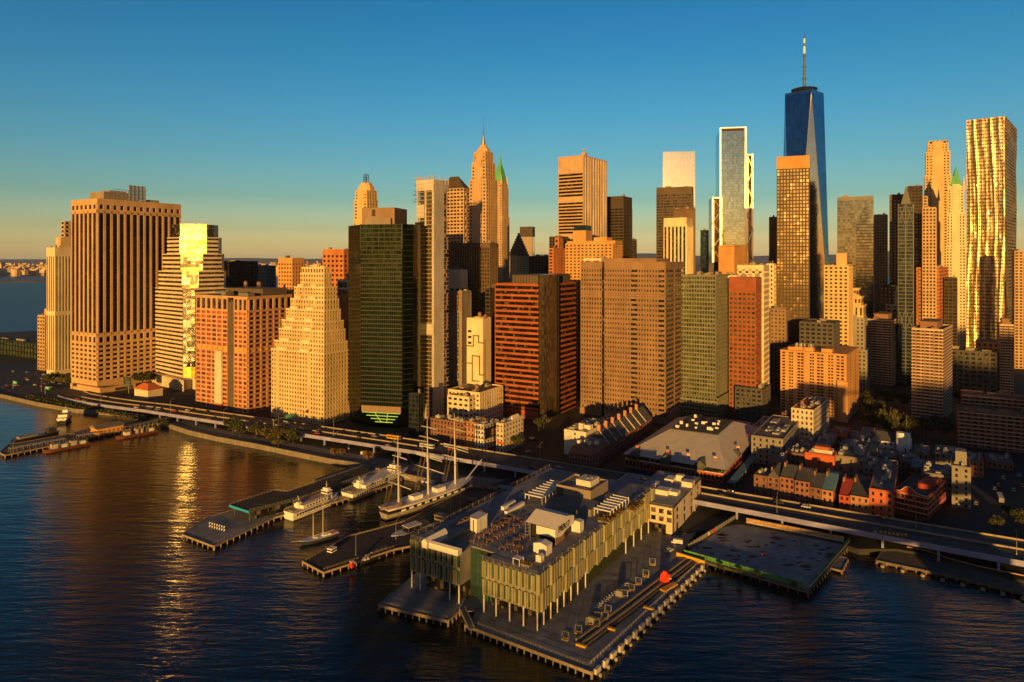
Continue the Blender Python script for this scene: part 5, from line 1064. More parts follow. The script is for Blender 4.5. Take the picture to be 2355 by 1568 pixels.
# pier floor furniture: swing frames, planter boxes, loungers
sw = None
for i, (u, v) in enumerate(((1300, 1470), (1330, 1455), (1355, 1438), (1375, 1425), (1398, 1408), (1436, 1372), (1452, 1358), (1468, 1343), (1485, 1325), (1372, 1442), (1391, 1425), (1500, 1298))):
    X, Y = G(u, v, 2.5)
    if sw is None:
        sw = thing('swing_seat', 'pale framed swing seat with a yellow base on the pier floor', 'swing', (X, Y, 2.5), -.5, 'swing seats on the pier floor'); q = MB()
        for x in (-1.3, 1.3): q.tube((x, -.9, 0), (x, 0, 3), .08, n=4); q.tube((x, .9, 0), (x, 0, 3), .08, n=4)
        q.tube((-1.3, 0, 3), (1.3, 0, 3), .08, n=4); q.build('frame', 'galv', sw); MB().box(-1, 1, -.3, .3, .6, .75).build('seat', 'timber', sw); MB().box(-1.3, 1.3, -.8, .8, 0, .15).build('base', 'yellow_paint', sw)
    else: dup(sw, (X, Y, 2.5), -.5 + .1 * (i % 3))
lg = None
for i in range(13):
    u = 1372 + i * 5.6; v = 1398 - i * 4.6; X, Y = G(u, v, 2.5)
    if lg is None:
        lg = thing('sun_lounger', 'white lounger in a straight row on the shaded pier floor', 'lounger', (X, Y, 2.5), R(25), 'white loungers on the pier floor'); MB().box(-1, 1, -.35, .35, .3, .42).build('seat', 'white_paint', lg); MB().taper((-1.0, -.9, -.35, .35), .42, (-1.4, -1.3, -.35, .35), 1.0).build('backrest', 'white_paint', lg)
        for x in (-.9, .8): MB().box(x, x + .1, -.3, .3, 0, .3).build('leg', 'galv', lg)
    else: dup(lg, (X, Y, 2.5), R(25))
for (u, v, lab) in ((1360, 1432, 'grey planter box topped with green near the loungers'), (1424, 1370, 'grey planter box topped with green in the middle of the swings')):
    r = put('planter', lab, 'planter', u, v, 2.5, MB().taper((-1.6, 1.6, -.9, .9), 0, (-1.3, 1.3, -.7, .7), 2.4), 'grey_stone', child='tub'); MB().taper((-1.2, 1.2, -.6, .6), 2.4, (-.8, .8, -.3, .3), 3.0).build('grass_top', 'grass', r)
r, L = strip('gangway', 'grey gangway ramp down from the notch in the pier front', 1062, 1402, 1084, 1448, 1, 1, 'galv', 'gangway'); MB().box(0, L, -1.2, 1.2, .1, .4).box(0, L, -1.25, -1.15, .4, 1.4).box(0, L, 1.15, 1.25, .4, 1.4).build('ramp', 'galv', r)
# ---- white corner building behind (market hall) with its lower wing
t = T('market_building', 'white three storey building with dark framed windows and a dark corner strip', 1548, 1440, 1611, 1167, vb=1230, th=-30, cat='building'); wl, wr, h, Z = t.wL, t.wR, t.h, t.z
t.part(MB().box(-wl, 0, 0, wr, 0, h), 'wall', 'cream'); n = max(4, round(wl / 4.4))
for f0, f1 in ((.42, .6), (.7, .88)):
    for i in range(n): t.panes.append((-wl + (i + .5) * wl / n, -.02, h * (f0 + f1) / 2, 0, 2.5, h * .17))
    for i in range(4): t.panes.append((.02, (i + .5) * wr / 4, h * (f0 + f1) / 2, R(90), 2.3, h * .17))
for i in range(4): t.panes.append((.02, (i + .5) * wr / 4, h * .17, R(90), 2.6, h * .28))
t.windows('window_dark', 100); q = MB().box(-wl, .35, -.35, wr + .2, h - .4, h + .5); t.part(q, 'dark_cornice', 'dark_metal'); t.part(MB().box(-.5, .12, -.12, .5, 0, h - .41), 'corner_strip', 'dark_metal'); t.part(MB().box(-wl * .75, -4, -.1, .2, 0, h * .33), 'shopfront', 'window_dark')
t.part(MB().box(-wl + .4, -.3, .3, wr - .3, h + .5, h + .62), 'roof', 'pale_roof')
rr = random.Random(5)
for (x, y, a_, b_, c_) in ((-.55, .25, 7, 7, 2.6), (-.3, .3, 5, 6, 1.8), (-.2, .6, 6, 6, 3), (-.62, .65, 5, 8, 2), (-.42, .75, 4, 4, 3.4), (-.8, .45, 4, 5, 2)): t.part(MB().box(x * wl, x * wl + a_, y * wr, y * wr + b_, h + .62, h + .62 + c_), 'rooftop_unit', 'white_stone')
t = T('market_wing', 'low grey market wing with scattered roof plant between the white corner building and the highway', 1520, 1395, 1560, 1150, Y=392, th=-30, cat='building'); wl, wr, h = t.wL, t.wR, t.h
t.part(MB().box(-wl, 0, 0, wr, 0, h), 'wall', 'grey_stone'); t.roofkit((-wl, 0, 0, wr, h), 9, 'pale_roof', 'pale_roof', 'cream', 3.4, seed=8)
t.part(MB().box(-wl * .55, -wl * .35, 4, 10, h, h + 3.6), 'arched_roof_house', 'cream')
# ---- empty lot beside the pier
lot = deck('empty_lot', 'bare concrete platform with dark rust patches fenced beside the pier', [(1570, 1276), (1857, 1358), (1955, 1246), (1690, 1197)], 2.6, 'lot_floor' if 'lot_floor' in M else 'deck_grey', 1.2, 'deck_wood', cat='platform', pile_m='deck_wood')
mk('rust_stain', (.10, .05, .03), vs=.4); mk('fence_green', (.08, .26, .06), rough=.7, vs=.6, var=.5); mk('fence_lit_orange', (.5, .30, .14), vs=.5, var=.4)  # the orange fence colour has warm low sunlight painted into it
q = MB(); rr = random.Random(9)
for i in range(60):
    u = rr.uniform(1600, 1910); v = rr.uniform(1225, 1310); cx, cy = rel(lot, u, v, 2.6); n = 9; a_, b_ = rr.uniform(.8, 3.2), rr.uniform(.6, 1.8)
    q.add([(cx + a_ * math.cos(k * .698) * rr.uniform(.6, 1.2), cy + b_ * math.sin(k * .698) * rr.uniform(.6, 1.2), 2.606) for k in range(n)], [tuple(range(n))])
o = q.build('stain', 'rust_stain', lot); o['kind'] = 'stuff'
def fence(label, p0, p1, hgt, m, z=2.6, cap=None, cat='fence', posts=3.0):
    a, b = Vector(G(*p0, z)), Vector(G(*p1, z)); d = b - a; r = thing('fence', label, cat, (a.x, a.y, z), math.atan2(d.y, d.x)); L = d.length; MB().box(0, L, -.06, .06, .05, hgt).build('panel', m, r)
    q = MB(); n = int(L / posts)
    for i in range(n + 1): x = i * L / n; q.box(x - .09, x + .09, -.16, .1, 0, hgt + .25)
    q.build('post', 'galv', r)
    if cap: MB().box(0, L, -.3, .3, 0, .8).build('barrier', cap, r)
fence('green netted fence along the left water side of the bare lot', (1573, 1274), (1850, 1352), 2.2, 'fence_green'); fence('green and white fence along the far short end of the bare lot', (1862, 1350), (1952, 1246), 2.4, 'fence_green', cap='ivory_paint'); fence('fence coloured sunlit orange with pale barriers between the bare lot and the highway', (1716, 1203), (1940, 1247), 3.0, 'fence_lit_orange', cap='ivory_paint'); fence('grey slatted fence with coloured discs between the market lane and the bare lot', (1582, 1262), (1692, 1193), 2.4, 'galv')
dk = None
for (u, v, m, lab) in ((1628, 1232, 'yellow_paint', 'yellow round disc hung on the grey slatted fence'), (1633, 1229, 'blue_paint', 'blue round disc hung on the grey slatted fence'), (1639, 1226, 'red_paint', 'red round disc hung on the grey slatted fence')):
    X, Y = G(u, v, 2.6); q = MB(); q.tube((0, -.12, 1.5), (0, .12, 1.5), 1.1, n=16); o = q.build('disc', m); o.location = (X, Y - .6, 2.6); o.rotation_euler = (0, 0, R(35)); tag(o, lab, 'disc')
for i, (u, v) in enumerate(((1752, 1277), (1779, 1283), (1806, 1287), (1843, 1292))):
    r = put('traffic_cone', 'orange traffic cone standing on the bare lot', 'cone', u, v, 2.6, MB().cone(0, 0, .08, 1.1, .35, .08, 8), 'red_paint', group='traffic cones on the bare lot', child='cone'); MB().box(-.45, .45, -.45, .45, 0, .08).build('base', 'black_paint', r)
deck('jetty', 'small grey floating platform off the corner of the bare lot', [(1916, 1290), (1908, 1304), (1935, 1312), (1948, 1285), (1935, 1280)], 1.6, 'deck_grey', .8, 'timber')
bk = deck('bulkhead', 'old timber bulkhead platform with thick piles under the highway', [(2016, 1288), (2030, 1262), (2140, 1276), (2270, 1300), (2420, 1335), (2420, 1378), (2354, 1362), (2200, 1326)], 1.8, 'deck_wood', 1.4, 'deck_wood', cat='platform')
q = MB()
for i in range(9): x, y = rel(bk, 2026 + i * 46, 1302 + i * 10.6, 0); q.cone(x, y - 1.0, -1, 1.2, .9, .9, 10)
q.build('thick_pile', 'timber', bk)
x0, y0 = rel(bk, 2085, 1264, 1.8); pts = [rel(bk, u, v, 1.8) for u, v in ((2085, 1263), (2130, 1272), (2185, 1291), (2240, 1306), (2354, 1330))]
q = MB()
for a, b in zip(pts[:-1], pts[1:]): d = Vector((b[0] - a[0], b[1] - a[1])); q.rbox(((a[0] + b[0]) / 2, (a[1] + b[1]) / 2), math.atan2(d.y, d.x), d.length, .5, 1.8, 3.4)
q.build('curved_wall', 'fence_lit_orange', bk)
# ---- other piers
p16 = deck('pier', 'dark timber pier running out beside the moored tall ship', [(697, 1290), (744, 1315), (905, 1262), (965, 1250), (1075, 1215), (1265, 1135), (1120, 1108), (1080, 1120), (930, 1199), (800, 1234)], 2.2, 'deck_dark', 1.1, 'timber', pile_m='timber')
rail([rel(p16, 704, 1290, 2.2), rel(p16, 800, 1236, 2.2), rel(p16, 930, 1201, 2.2)], 2.2, p16, 'timber'); rail([rel(p16, 744, 1311, 2.2), rel(p16, 905, 1259, 2.2)], 2.2, p16, 'timber')
p15 = deck('pier', 'long slim two level pier with a dark flat roof and a blue end edge', [(420, 1228), (492, 1255), (629, 1189), (774, 1152), (900, 1112), (935, 1090), (850, 1060), (727, 1102), (753, 1110), (658, 1139), (484, 1187)], 2.2, 'deck_grey', 1.1, 'timber', pile_m='timber')
P = [rel(p15, u, v, 8) for u, v in ((529, 1160), (574, 1175), (690, 1146), (860, 1085), (835, 1072), (660, 1131), (630, 1128))]
MB().prism(P, 7.2, 8.0).build('upper_roof', 'deck_dark', p15); mk('blue_edge', (.03, .38, .62), rough=.5); a, b = P[0], P[1]; d = Vector((b[0] - a[0], b[1] - a[1])); MB().rbox(((a[0] + b[0]) / 2 - .3, (a[1] + b[1]) / 2 - .3), math.atan2(d.y, d.x), d.length, .5, 6.9, 8.15).build('blue_edge', 'blue_edge', p15)
q = MB(); MB().prism([rel(p15, u, v, 8) for u, v in ((590, 1158), (620, 1164), (668, 1150), (640, 1142))], 8.0, 8.12).build('roof_lawn', 'grass', p15)
for i in range(14):
    f = i / 13; 
    for c in ((574, 1175, 860, 1085), (540, 1160, 835, 1074)): x, y = rel(p15, c[0] + (c[2] - c[0]) * f, c[1] + (c[3] - c[1]) * f, 8); q.box(x - .2, x + .2, y - .2, y + .2, 2.2, 7.2)
q.build('roof_post', 'dark_metal', p15); MB().prism([rel(p15, u, v, 2.2) for u, v in ((585, 1195), (640, 1180), (700, 1162), (680, 1152), (600, 1178))], 2.2, 6.8).build('pavilion_glazing', 'window_dark', p15)
rail([P[1], P[2], P[3]], 8, p15); rail([P[0], P[6], P[5], P[4]], 8, p15); rail([rel(p15, u, v, 2.2) for u, v in ((735, 1103), (845, 1063))], 2.2, p15, 'timber'); rail([rel(p15, u, v, 2.2) for u, v in ((492, 1250), (629, 1186), (774, 1150), (900, 1110))], 2.2, p15)
MB().prism([rel(p15, u, v, 2.2) for u, v in ((790, 1103), (845, 1083), (825, 1076), (770, 1094))], 2.2, 2.9).build('planting_bed', 'grass', p15)
tbn = None
for i in range(14):
    u = 482 + (i % 7) * 5.5; v = 1205 + (i % 7) * 1.6 + (i // 7) * 7; X, Y = G(u, v, 2.2); 
    if tbn is None: tbn = thing('cafe_chair', 'white chair in short rows at the tip of the slim pier', 'chair', (X, Y, 2.2), 0, 'white chairs at the pier tip'); MB().box(-.3, .3, -.3, .3, .4, .48).build('seat', 'white_paint', tbn); MB().box(-.3, .3, .25, .3, .48, 1).build('backrest', 'white_paint', tbn); MB().box(-.25, .25, -.25, .25, 0, .4).build('leg', 'galv', tbn)
    else: dup(tbn, (X, Y, 2.2), 0)
# helicopter pier with sheds and barges
hp = deck('pier', 'narrow working pier with covered walkways and an orange shed', [(0, 1040), (12, 1046), (215, 1004), (392, 966), (380, 955), (270, 975), (130, 1003), (20, 1022)], 2.2, 'deck_wood', 1.0, 'timber', pile_m='timber')
def cover(u0, v0, u1, v1, w, m, lab):
    a, b = Vector(G(u0, v0, 2.2)), Vector(G(u1, v1, 2.2)); d = b - a; r = thing('covered_walkway', lab, 'walkway', (a.x, a.y, 2.2), math.atan2(d.y, d.x)); L = d.length; MB().box(0, L, -w / 2, w / 2, 3.0, 3.3).build('roof', m, r); q = MB(); n = int(L / 4)
    for i in range(n + 1):
        for y in (-w / 2 + .2, w / 2 - .2): q.box(i * L / n - .12, i * L / n + .12, y - .12, y + .12, 0, 3.0)
    q.build('post', 'galv', r)
cover(22, 1040, 148, 1016, 5, 'pale_roof', 'pale roofed covered walkway at the outer end of the working pier'); cover(284, 990, 388, 967, 5, 'grey_roof', 'grey roofed covered walkway between the orange shed and the shore'); cover(166, 1006, 206, 994, 4, 'grey_roof', 'short covered walkway on the outer side of the orange shed'); cover(178, 1010, 220, 1002, 5, 'pale_roof', 'short pale canopy over the barge berth')
t = T('pier_shed', 'orange walled shed with a grey pitched roof on the working pier', 224, 197, 284, 993, vb=1001, th=26, z0=2.2, cat='shed')
X, Y = G(224, 1001, 2.2); t.root.location = (X, Y, 2.2); a = Vector(G(284, 990, 2.2)) - Vector((X, Y)); t.root.rotation_euler = (0, 0, math.atan2(a.y, a.x)); L = a.length
mk('amber_wall', (.62, .30, .06), vs=.3); t.part(MB().box(0, L, 0, 16, 0, 5), 'wall', 'amber_wall'); t.part(MB().gable(-1, L + 1, -1, 17, 5, 7.2, 'x'), 'roof', 'grey_roof'); 
for k in range(6): t.part(MB().box(L * (k + .4) / 6, L * (k + .4) / 6 + 2, -.06, .05, 0, 3.2), 'door', 'brown_brick')
# ================================================================ boats
mk('hull_white', (.82, .78, .70), rough=.4, var=.08, vs=.3); mk('hull_navy', (.03, .04, .08), rough=.35, var=.1); mk('hull_black', (.02, .02, .022), rough=.4, var=.2); mk('hull_red', (.15, .05, .03), rough=.5); mk('hull_grey', (.30, .29, .28), rough=.5); mk('canvas_pink', (.42, .28, .24), rough=.9); mk('spar', (.62, .54, .42), rough=.5, var=.1); mk('spar_white', (.62, .62, .62), rough=.5); mk('rope', (.14, .11, .08))
def hull(mb, L, B, z0, z1, sheer=.6, bow=.25, stern=.8, rake=.12, n=14, fl=.75, x0=0.0):
    """lofted hull along +x, stern at x0, between heights z0 and z1 (deck edge)"""
    vs = []
    for i in range(n + 1):
        s = i / n
        w = B / 2 * (stern + (1 - stern) * min(1, s / .25) if s < .25 else 1 if s < 1 - bow else max(.02, math.cos((s - 1 + bow) / bow * math.pi / 2) ** .8))
        zt = z1 + sheer * max(0, (s - .5) * 2) ** 2 + sheer * .35 * max(0, (.4 - s) * 2.5) ** 2
        xb = x0 + L * s * (1 - rake * .5) + L * rake * .1; xt = x0 + L * s * (1 + rake * .3 * s)
        vs += [(xb, -w * fl, z0), (xt, -w, zt), (xt, w, zt), (xb, w * fl, z0)]
    fs = [(0, 3, 2, 1), (4 * n, 4 * n + 1, 4 * n + 2, 4 * n + 3)]
    for i in range(n):
        a = 4 * i
        for k in range(4): fs.append((a + k, a + (k + 1) % 4, a + 4 + (k + 1) % 4, a + 4 + k))
    return mb.add(vs, [f[::-1] for f in fs])
def boat(name, label, cat, stern, bow, group=None, z=0):
    a, b = Vector(G(*stern, z)), Vector(G(*bow, z)); d = b - a; return thing(name, label, cat, (a.x, a.y, z), math.atan2(d.y, d.x), group), d.length
def cruise(label, stern, bow, B, big):
    r, L = boat('excursion_boat', label, 'boat', stern, bow)
    lo_ = 'hull_navy' if big else 'hull_white'
    hull(MB(), L, B, -.5, 1.7, 1.3, .3, .9).build('hull', lo_, r); hull(MB(), L, B + .15, .1, .35, 0, .3, .9).build('waterline_stripe', 'hull_red', r)
    hull(MB(), L * .985, B * .99, 1.72, 4.3, .9, .32, .9).build('main_deck_house', 'hull_white', r); q = MB()
    dk = MB(); 
    for k, (x0, x1, z0) in enumerate(((.05, .72, 2.6), (.26 if not big else .2, .68, 5.2))):
        n = int((x1 - x0) * L / 2.0)
        for i in range(n):
            x = x0 * L + i * (x1 - x0) * L / n
            for y in (-1, 1):
                yy = y * (B * .5 * (.985 if k == 0 else .86)); MB().box(x + .3, x + 1.4, yy - .07, yy + .07, z0, z0 + 1.1).build('window', 'window_dark', r)
    MB().box(L * .2, L * .7, -B * .43, B * .43, 4.6, 7.0).build('upper_deck_house', 'hull_white', r); MB().box(L * .02, L * .86, -B * .47, B * .47, 4.35, 4.55).build('deck', 'deck_grey', r); MB().box(L * .18, L * .74, -B * .47, B * .47, 7.0, 7.2).build('top_deck', 'hull_white' if big else 'canvas_pink', r)
    q = MB(); 
    for y in (-B * .46, B * .46):
        for zz, x0, x1 in ((4.55, .02, .2), (7.2, .2, .73)):
            n = int((x1 - x0) * L / 1.8) + 1
            for i in range(n + 1): x = L * (x0 + (x1 - x0) * i / n); q.tube((x, y, zz), (x, y, zz + 1.1), .05, n=4)
            for hh in (.55, 1.1): q.tube((L * x0, y, zz + hh), (L * x1, y, zz + hh), .05, n=4)
    q.build('railing', 'hull_white', r)
    o = MB().box(L * .72, L * .82, -B * .3, B * .3, 4.6, 9.4).box(L * .74, L * .8, -B * .22, B * .22, 9.4, 10.6).build('pilothouse', 'hull_white', r); MB().box(L * .715, L * .825, -B * .31, B * .31, 8.0, 8.8).build('bridge_window', 'window_dark', o)
    MB().taper((L * .16, L * .26, -1.5, 1.5), 4.5, (L * .17, L * .23, -1.1, 1.1), 9.6 if big else 8.2).build('funnel', 'hull_white', r); q = MB(); q.tube((L * .77, 0, 10.5), (L * .77, 0, 14.5), .12, n=5); q.tube((L * .77, -1.2, 12.5), (L * .77, 1.2, 12.5), .08, n=4); q.tube((L * .21, 0, 9), (L * .18, 0, 12), .25, n=5); q.build('mast', 'spar', r)
    q = MB()
    for i in range(6): x = L * (.04 + .02 * i); q.box(x, x + .5, -2, 2, 4.55, 5.0)
    q.build('deck_bench', 'timber', r)
    return r, L, B
cruise('smaller white excursion boat with two rows of windows and a rust waterline', (663, 1196), (775, 1151), 9.5, False)
r, L, B = cruise('larger white excursion boat with a navy hull beside the tall ship', (797, 1151), (935, 1091), 12, True)
mk('flag_red', (.55, .08, .06), cell=(9, .35), cvar=1, col2=(.7, .66, .6), p2=.5, var=0)
MB().box(L * .42, L * .5, -B * .5 - .12, -B * .5 - .05, 4.2, 6.4).build('flag_banner', 'flag_red', r)
# tall ship
r, L = boat('tall_ship', 'three masted tall ship with bare yards moored along the timber pier', 'ship', (880, 1196), (1080, 1125)); B = 13
hull(MB(), L, B * .97, -.5, 3.6, 1.4, .28, .55, .16, 18, .6).build('hull', 'hull_grey', r); hull(MB(), L * 1.01, B, 3.62, 5.6, 1.5, .28, .62, .1, 18, .96).build('port_strake', 'hull_black', r); hull(MB(), L * 1.015, B * 1.01, 5.62, 6.3, 1.55, .28, .66, .1, 18, .98).build('white_rail', 'hull_white', r); hull(MB(), L * .9, B * .97, -.6, .5, .1, .3, .5, .1, 14, .7).build('boot_top', 'hull_red', r)
for i in range(9):
    x = L * (.12 + i * .085); 
    for y in (-1, 1): MB().box(x, x + 3.2, y * B * .495 - .06, y * B * .495 + .06, 4.0, 5.2).build('painted_port', 'hull_white', r)
q = MB(); n = 10; q.prism([(L * .0 + 7 + 9 * math.cos(i * .628), 4.6 * math.sin(i * .628)) for i in range(10)], 6.4, 7.4, [(L * .0 + 7 + 7 * math.cos(i * .628), 2.2 * math.sin(i * .628)) for i in range(10)]); q.build('stern_canopy', 'canvas_pink', r); MB().box(1, 14, -4.2, 4.2, 5.7, 6.6).build('stern_house', 'brown_brick', r); MB().box(L * .3, L * .4, -2.6, 2.6, 6.2, 8.4).box(L * .56, L * .66, -2.8, 2.8, 6.2, 8.6).build('deck_house', 'hull_white', r); MB().prism([(L * .08, -5), (L * .85, -5.3), (L * .95, -2.5), (L * .95, 2.5), (L * .85, 5.3), (L * .08, 5)], 6.0, 6.25).build('main_deck', 'deck_grey', r)
def Tz(v, x, y=0):
    c, s = math.cos(r.rotation_euler[2]), math.sin(r.rotation_euler[2]); return Zat(v, r.location.y + s * x + c * y)
for (f, vtop, yards) in ((.165, 1000, ((1052, 20), (1092, 30), (1117, 31))), (.49, 958, ((984, 21), (1008, 27), (1049, 36), (1053, 36), (1079, 41))), (.815, 950, ((967, 22), (988, 26), (1027, 34), (1033, 34), (1054, 40)))):
    x = L * f; zt = Tz(vtop, x); zm = 6 + (zt - 6) * .52
    q = MB(); q.tube((x, 0, 5.8), (x - .3, 0, zm), .62, .5, n=8); q.build('lower_mast', 'spar_white', r)
    q = MB(); q.tube((x - .3, .2, zm - 2.5), (x - .6, .2, zt), .36, .12, n=7); q.box(x - 1.4, x + .9, -1.3, 1.3, zm - .3, zm); q.build('top_mast', 'spar', r)
    for v, W_ in yards:
        z = Tz(v, x); w = W_ * .33; q = MB(); q.tube((x + .6, -w, z), (x + .6, 0, z + .2), .2, .32, n=6); q.tube((x + .6, 0, z + .2), (x + .6, w, z), .32, .2, n=6); q.build('yard', 'spar_white' if v > 1020 else 'spar', r)
    q = MB()
    for sy in (-1, 1):
        for k in range(5): q.tube((x - 2.5 - k * .9, sy * B * .48, 6), (x - .4, sy * .3, zm + (zt - zm) * (.15 if k < 3 else .8)), .07, n=3)
    q.tube((x, 0, zt - 2), (min(x + L * .32, L * 1.12), 0, 8 if f < .8 else 11), .06, n=3); q.build('rigging', 'rope', r)
xz = Tz(1056, L * 1.16); q = MB(); q.tube((L * .95, 0, 7), (L * 1.16, 0, max(13, xz)), .5, .2, n=7); q.build('bowsprit', 'spar_white', r)
# schooner
r, L = boat('schooner', 'small two masted schooner with a long bowsprit lying between two piers', 'boat', (776, 1230), (690, 1254)); B = 6.2
hull(MB(), L, B, -.4, 1.5, .7, .4, .7).build('hull', 'hull_navy', r); hull(MB(), L * 1.01, B * 1.02, 1.5, 1.85, .7, .4, .7, .1).build('rail', 'hull_white', r); MB().prism([(L * .06, -2.3), (L * .6, -2.6), (L * .85, -1), (L * .85, 1), (L * .6, 2.6), (L * .06, 2.3)], 1.4, 1.6).build('deck', 'timber', r); MB().box(L * .2, L * .42, -1.1, 1.1, 1.6, 2.5).box(L * .55, L * .63, -.9, .9, 1.6, 2.3).build('cabin', 'hull_white', r); MB().box(L * .08, L * .16, -.6, .6, 1.6, 2.3).build('dinghy', 'red_paint', r)
for f, hh in ((.66, 17), (.4, 20)):
    x = L * f; MB().tube((x, 0, 1.5), (x, 0, hh), .2, .1).build('mast', 'spar', r); q = MB()
    for sy in (-1, 1):
        for k in range(3): q.tube((x - .8 * k, sy * B * .46, 1.8), (x, 0, hh * .86), .05, n=3)
    q.build('rigging', 'rope', r); q = MB(); q.tube((x - .3, 0, 2.9), (x - L * .3, 0, 3.4), .22, .14, n=6); q.build('boom', 'spar', r)
q = MB(); q.tube((L * .92, 0, 2.2), (L * 1.25, 0, 3.2), .16, .08); q.build('bowsprit', 'spar', r); q = MB(); q.tube((L * 1.24, 0, 3.2), (L * .66, 0, 16), .05, n=3); q.tube((L * 1.1, 0, 2.8), (L * .66, 0, 14), .05, n=3); q.build('forestay', 'rope', r)
# smaller craft
r, L = boat('work_boat', 'white open boat with a pale blue canopy at the timber pier', 'boat', (985, 1212), (902, 1242)); hull(MB(), L, 7, -.3, 2.2, .5, .3, .9).build('hull', 'hull_white', r); MB().box(L * .28, L * .66, -2.8, 2.8, 4.6, 4.9).build('canopy', 'tent', r); q = MB()
for x in (.3, .47, .64):
    for y in (-2.5, 2.5): q.tube((L * x, y, 2), (L * x, y, 4.6), .08, n=4)
q.build('canopy_post', 'galv', r); MB().box(L * .05, L * .26, -2.4, 2.4, 2.2, 4.4).build('cabin', 'hull_navy', r); MB().box(L * .27, L * .85, -3, 3, 1.9, 2.25).build('deck', 'deck_dark', r)
r, L = boat('barge', 'narrow dark barge with gear on deck beside the timber pier', 'barge', (902, 1266), (826, 1296)); hull(MB(), L, 6, -.3, 1.5, .1, .12, .95, .05).build('hull', 'hull_black', r); MB().box(L * .08, L * .92, -2.6, 2.6, 1.5, 1.62).build('deck', 'deck_wood', r); q = MB(); rr = random.Random(2)
for i in range(9): x = L * rr.uniform(.55, .9); y = rr.uniform(-2, 2); q.box(x, x + .9, y, y + .8, 1.62, 2.6)
q.build('deck_gear', 'ivory_paint', r); q = MB().box(L * .15, L * .5, -1.1, .1, 2.4, 2.6); 
for i in range(8): x = L * (.15 + i * .05); q.tube((x, -1.1, 2.6), (x, -1.1, 3.6), .06, n=4); q.tube((x, .1, 2.6), (x, .1, 3.6), .06, n=4)
q.build('gangplank', 'galv', r)
r, L = boat('tug', 'small grey launch with a boarding ramp at the tip of the timber pier', 'boat', (779, 1268), (745, 1287)); hull(MB(), L, 5.5, -.3, 1.6, .6, .35, .9).build('hull', 'hull_grey', r); MB().box(L * .3, L * .65, -1.6, 1.6, 1.6, 4).build('cabin', 'hull_white', r); MB().tube((L * .5, 0, 4), (L * .9, 0, 6), .2).build('ramp_arm', 'galv', r); MB().box(L * .32, L * .66, -1.65, 1.65, 2.8, 3.5).build('cabin_window', 'window_dark', r)
r, L = boat('ferry', 'white ferry under way off the far shore with a dark hull', 'ferry', (141, 975), (158, 960)); L = max(L, 26); hull(MB(), L, 9, -.4, 2.6, .8, .35, .9).build('hull', 'hull_black', r); hull(MB(), L * .95, 8.9, 2.6, 4.8, .6, .4, .9).build('main_deck_house', 'hull_white', r); MB().box(L * .15, L * .7, -3.6, 3.6, 5.2, 7.6).build('upper_deck_house', 'hull_white', r); MB().box(L * .5, L * .68, -2, 2, 7.6, 10).build('pilothouse', 'hull_white', r); MB().box(L * .2, L * .65, -3.66, 3.66, 6, 7).build('window', 'window_dark', r); MB().box(L * .14, L * .22, -3, 3, 7.6, 9).build('funnel', 'hull_navy', r); MB().tube((L * .6, 0, 10), (L * .6, 0, 13), .15).build('mast', 'spar', r)
for (s_, b_, lab, cnt) in (((205, 1022), (98, 1042), 'rust red barge with deck houses at the outer berth of the working pier', 4), ((360, 993), (266, 1010), 'brown barge with low deck houses nearer the shore on the working pier', 3)):
    r, L = boat('barge', lab, 'barge', s_, b_); hull(MB(), L, 8, -.3, 2.0, .4, .2, .9, .05).build('hull', 'hull_red', r); MB().box(L * .05, L * .9, -3.5, 3.5, 2.0, 2.15).build('deck', 'deck_wood', r)
    for k in range(cnt): f = .1 + k * .8 / cnt; MB().box(L * f, L * (f + .5 / cnt), -2.4, 2.4, 2.15, 4.6 + k % 2).build('deck_house', 'concrete' if k % 2 else 'ivory_paint', r)
    q = MB()
    for k in range(5): x = L * (.08 + k * .2); q.tube((x, 3, 2), (x, 3, 6.5), .35, n=6)
    q.build('mooring_post', 'deck_wood', r)
r, L = boat('barge', 'dark crane barge with bulky gear on the far side of the working pier', 'barge', (30, 1018), (136, 996)); hull(MB(), L, 9, -.3, 2.2, .2, .1, .95, .04).build('hull', 'hull_black', r); MB().box(L * .72, L * .9, -3, 3, 2.2, 6).build('deck_house', 'dark_metal', r); MB().box(L * .1, L * .5, -2.5, 2.5, 2.2, 3.8).build('cargo_pile', 'grey_stone', r); q = MB(); q.tube((L * .8, 0, 6), (L * 1.25, 3, 13), .3, .15); q.tube((L * .8, 1, 2), (L * .8, 1, 9), .35); q.build('crane_boom', 'dark_metal', r)
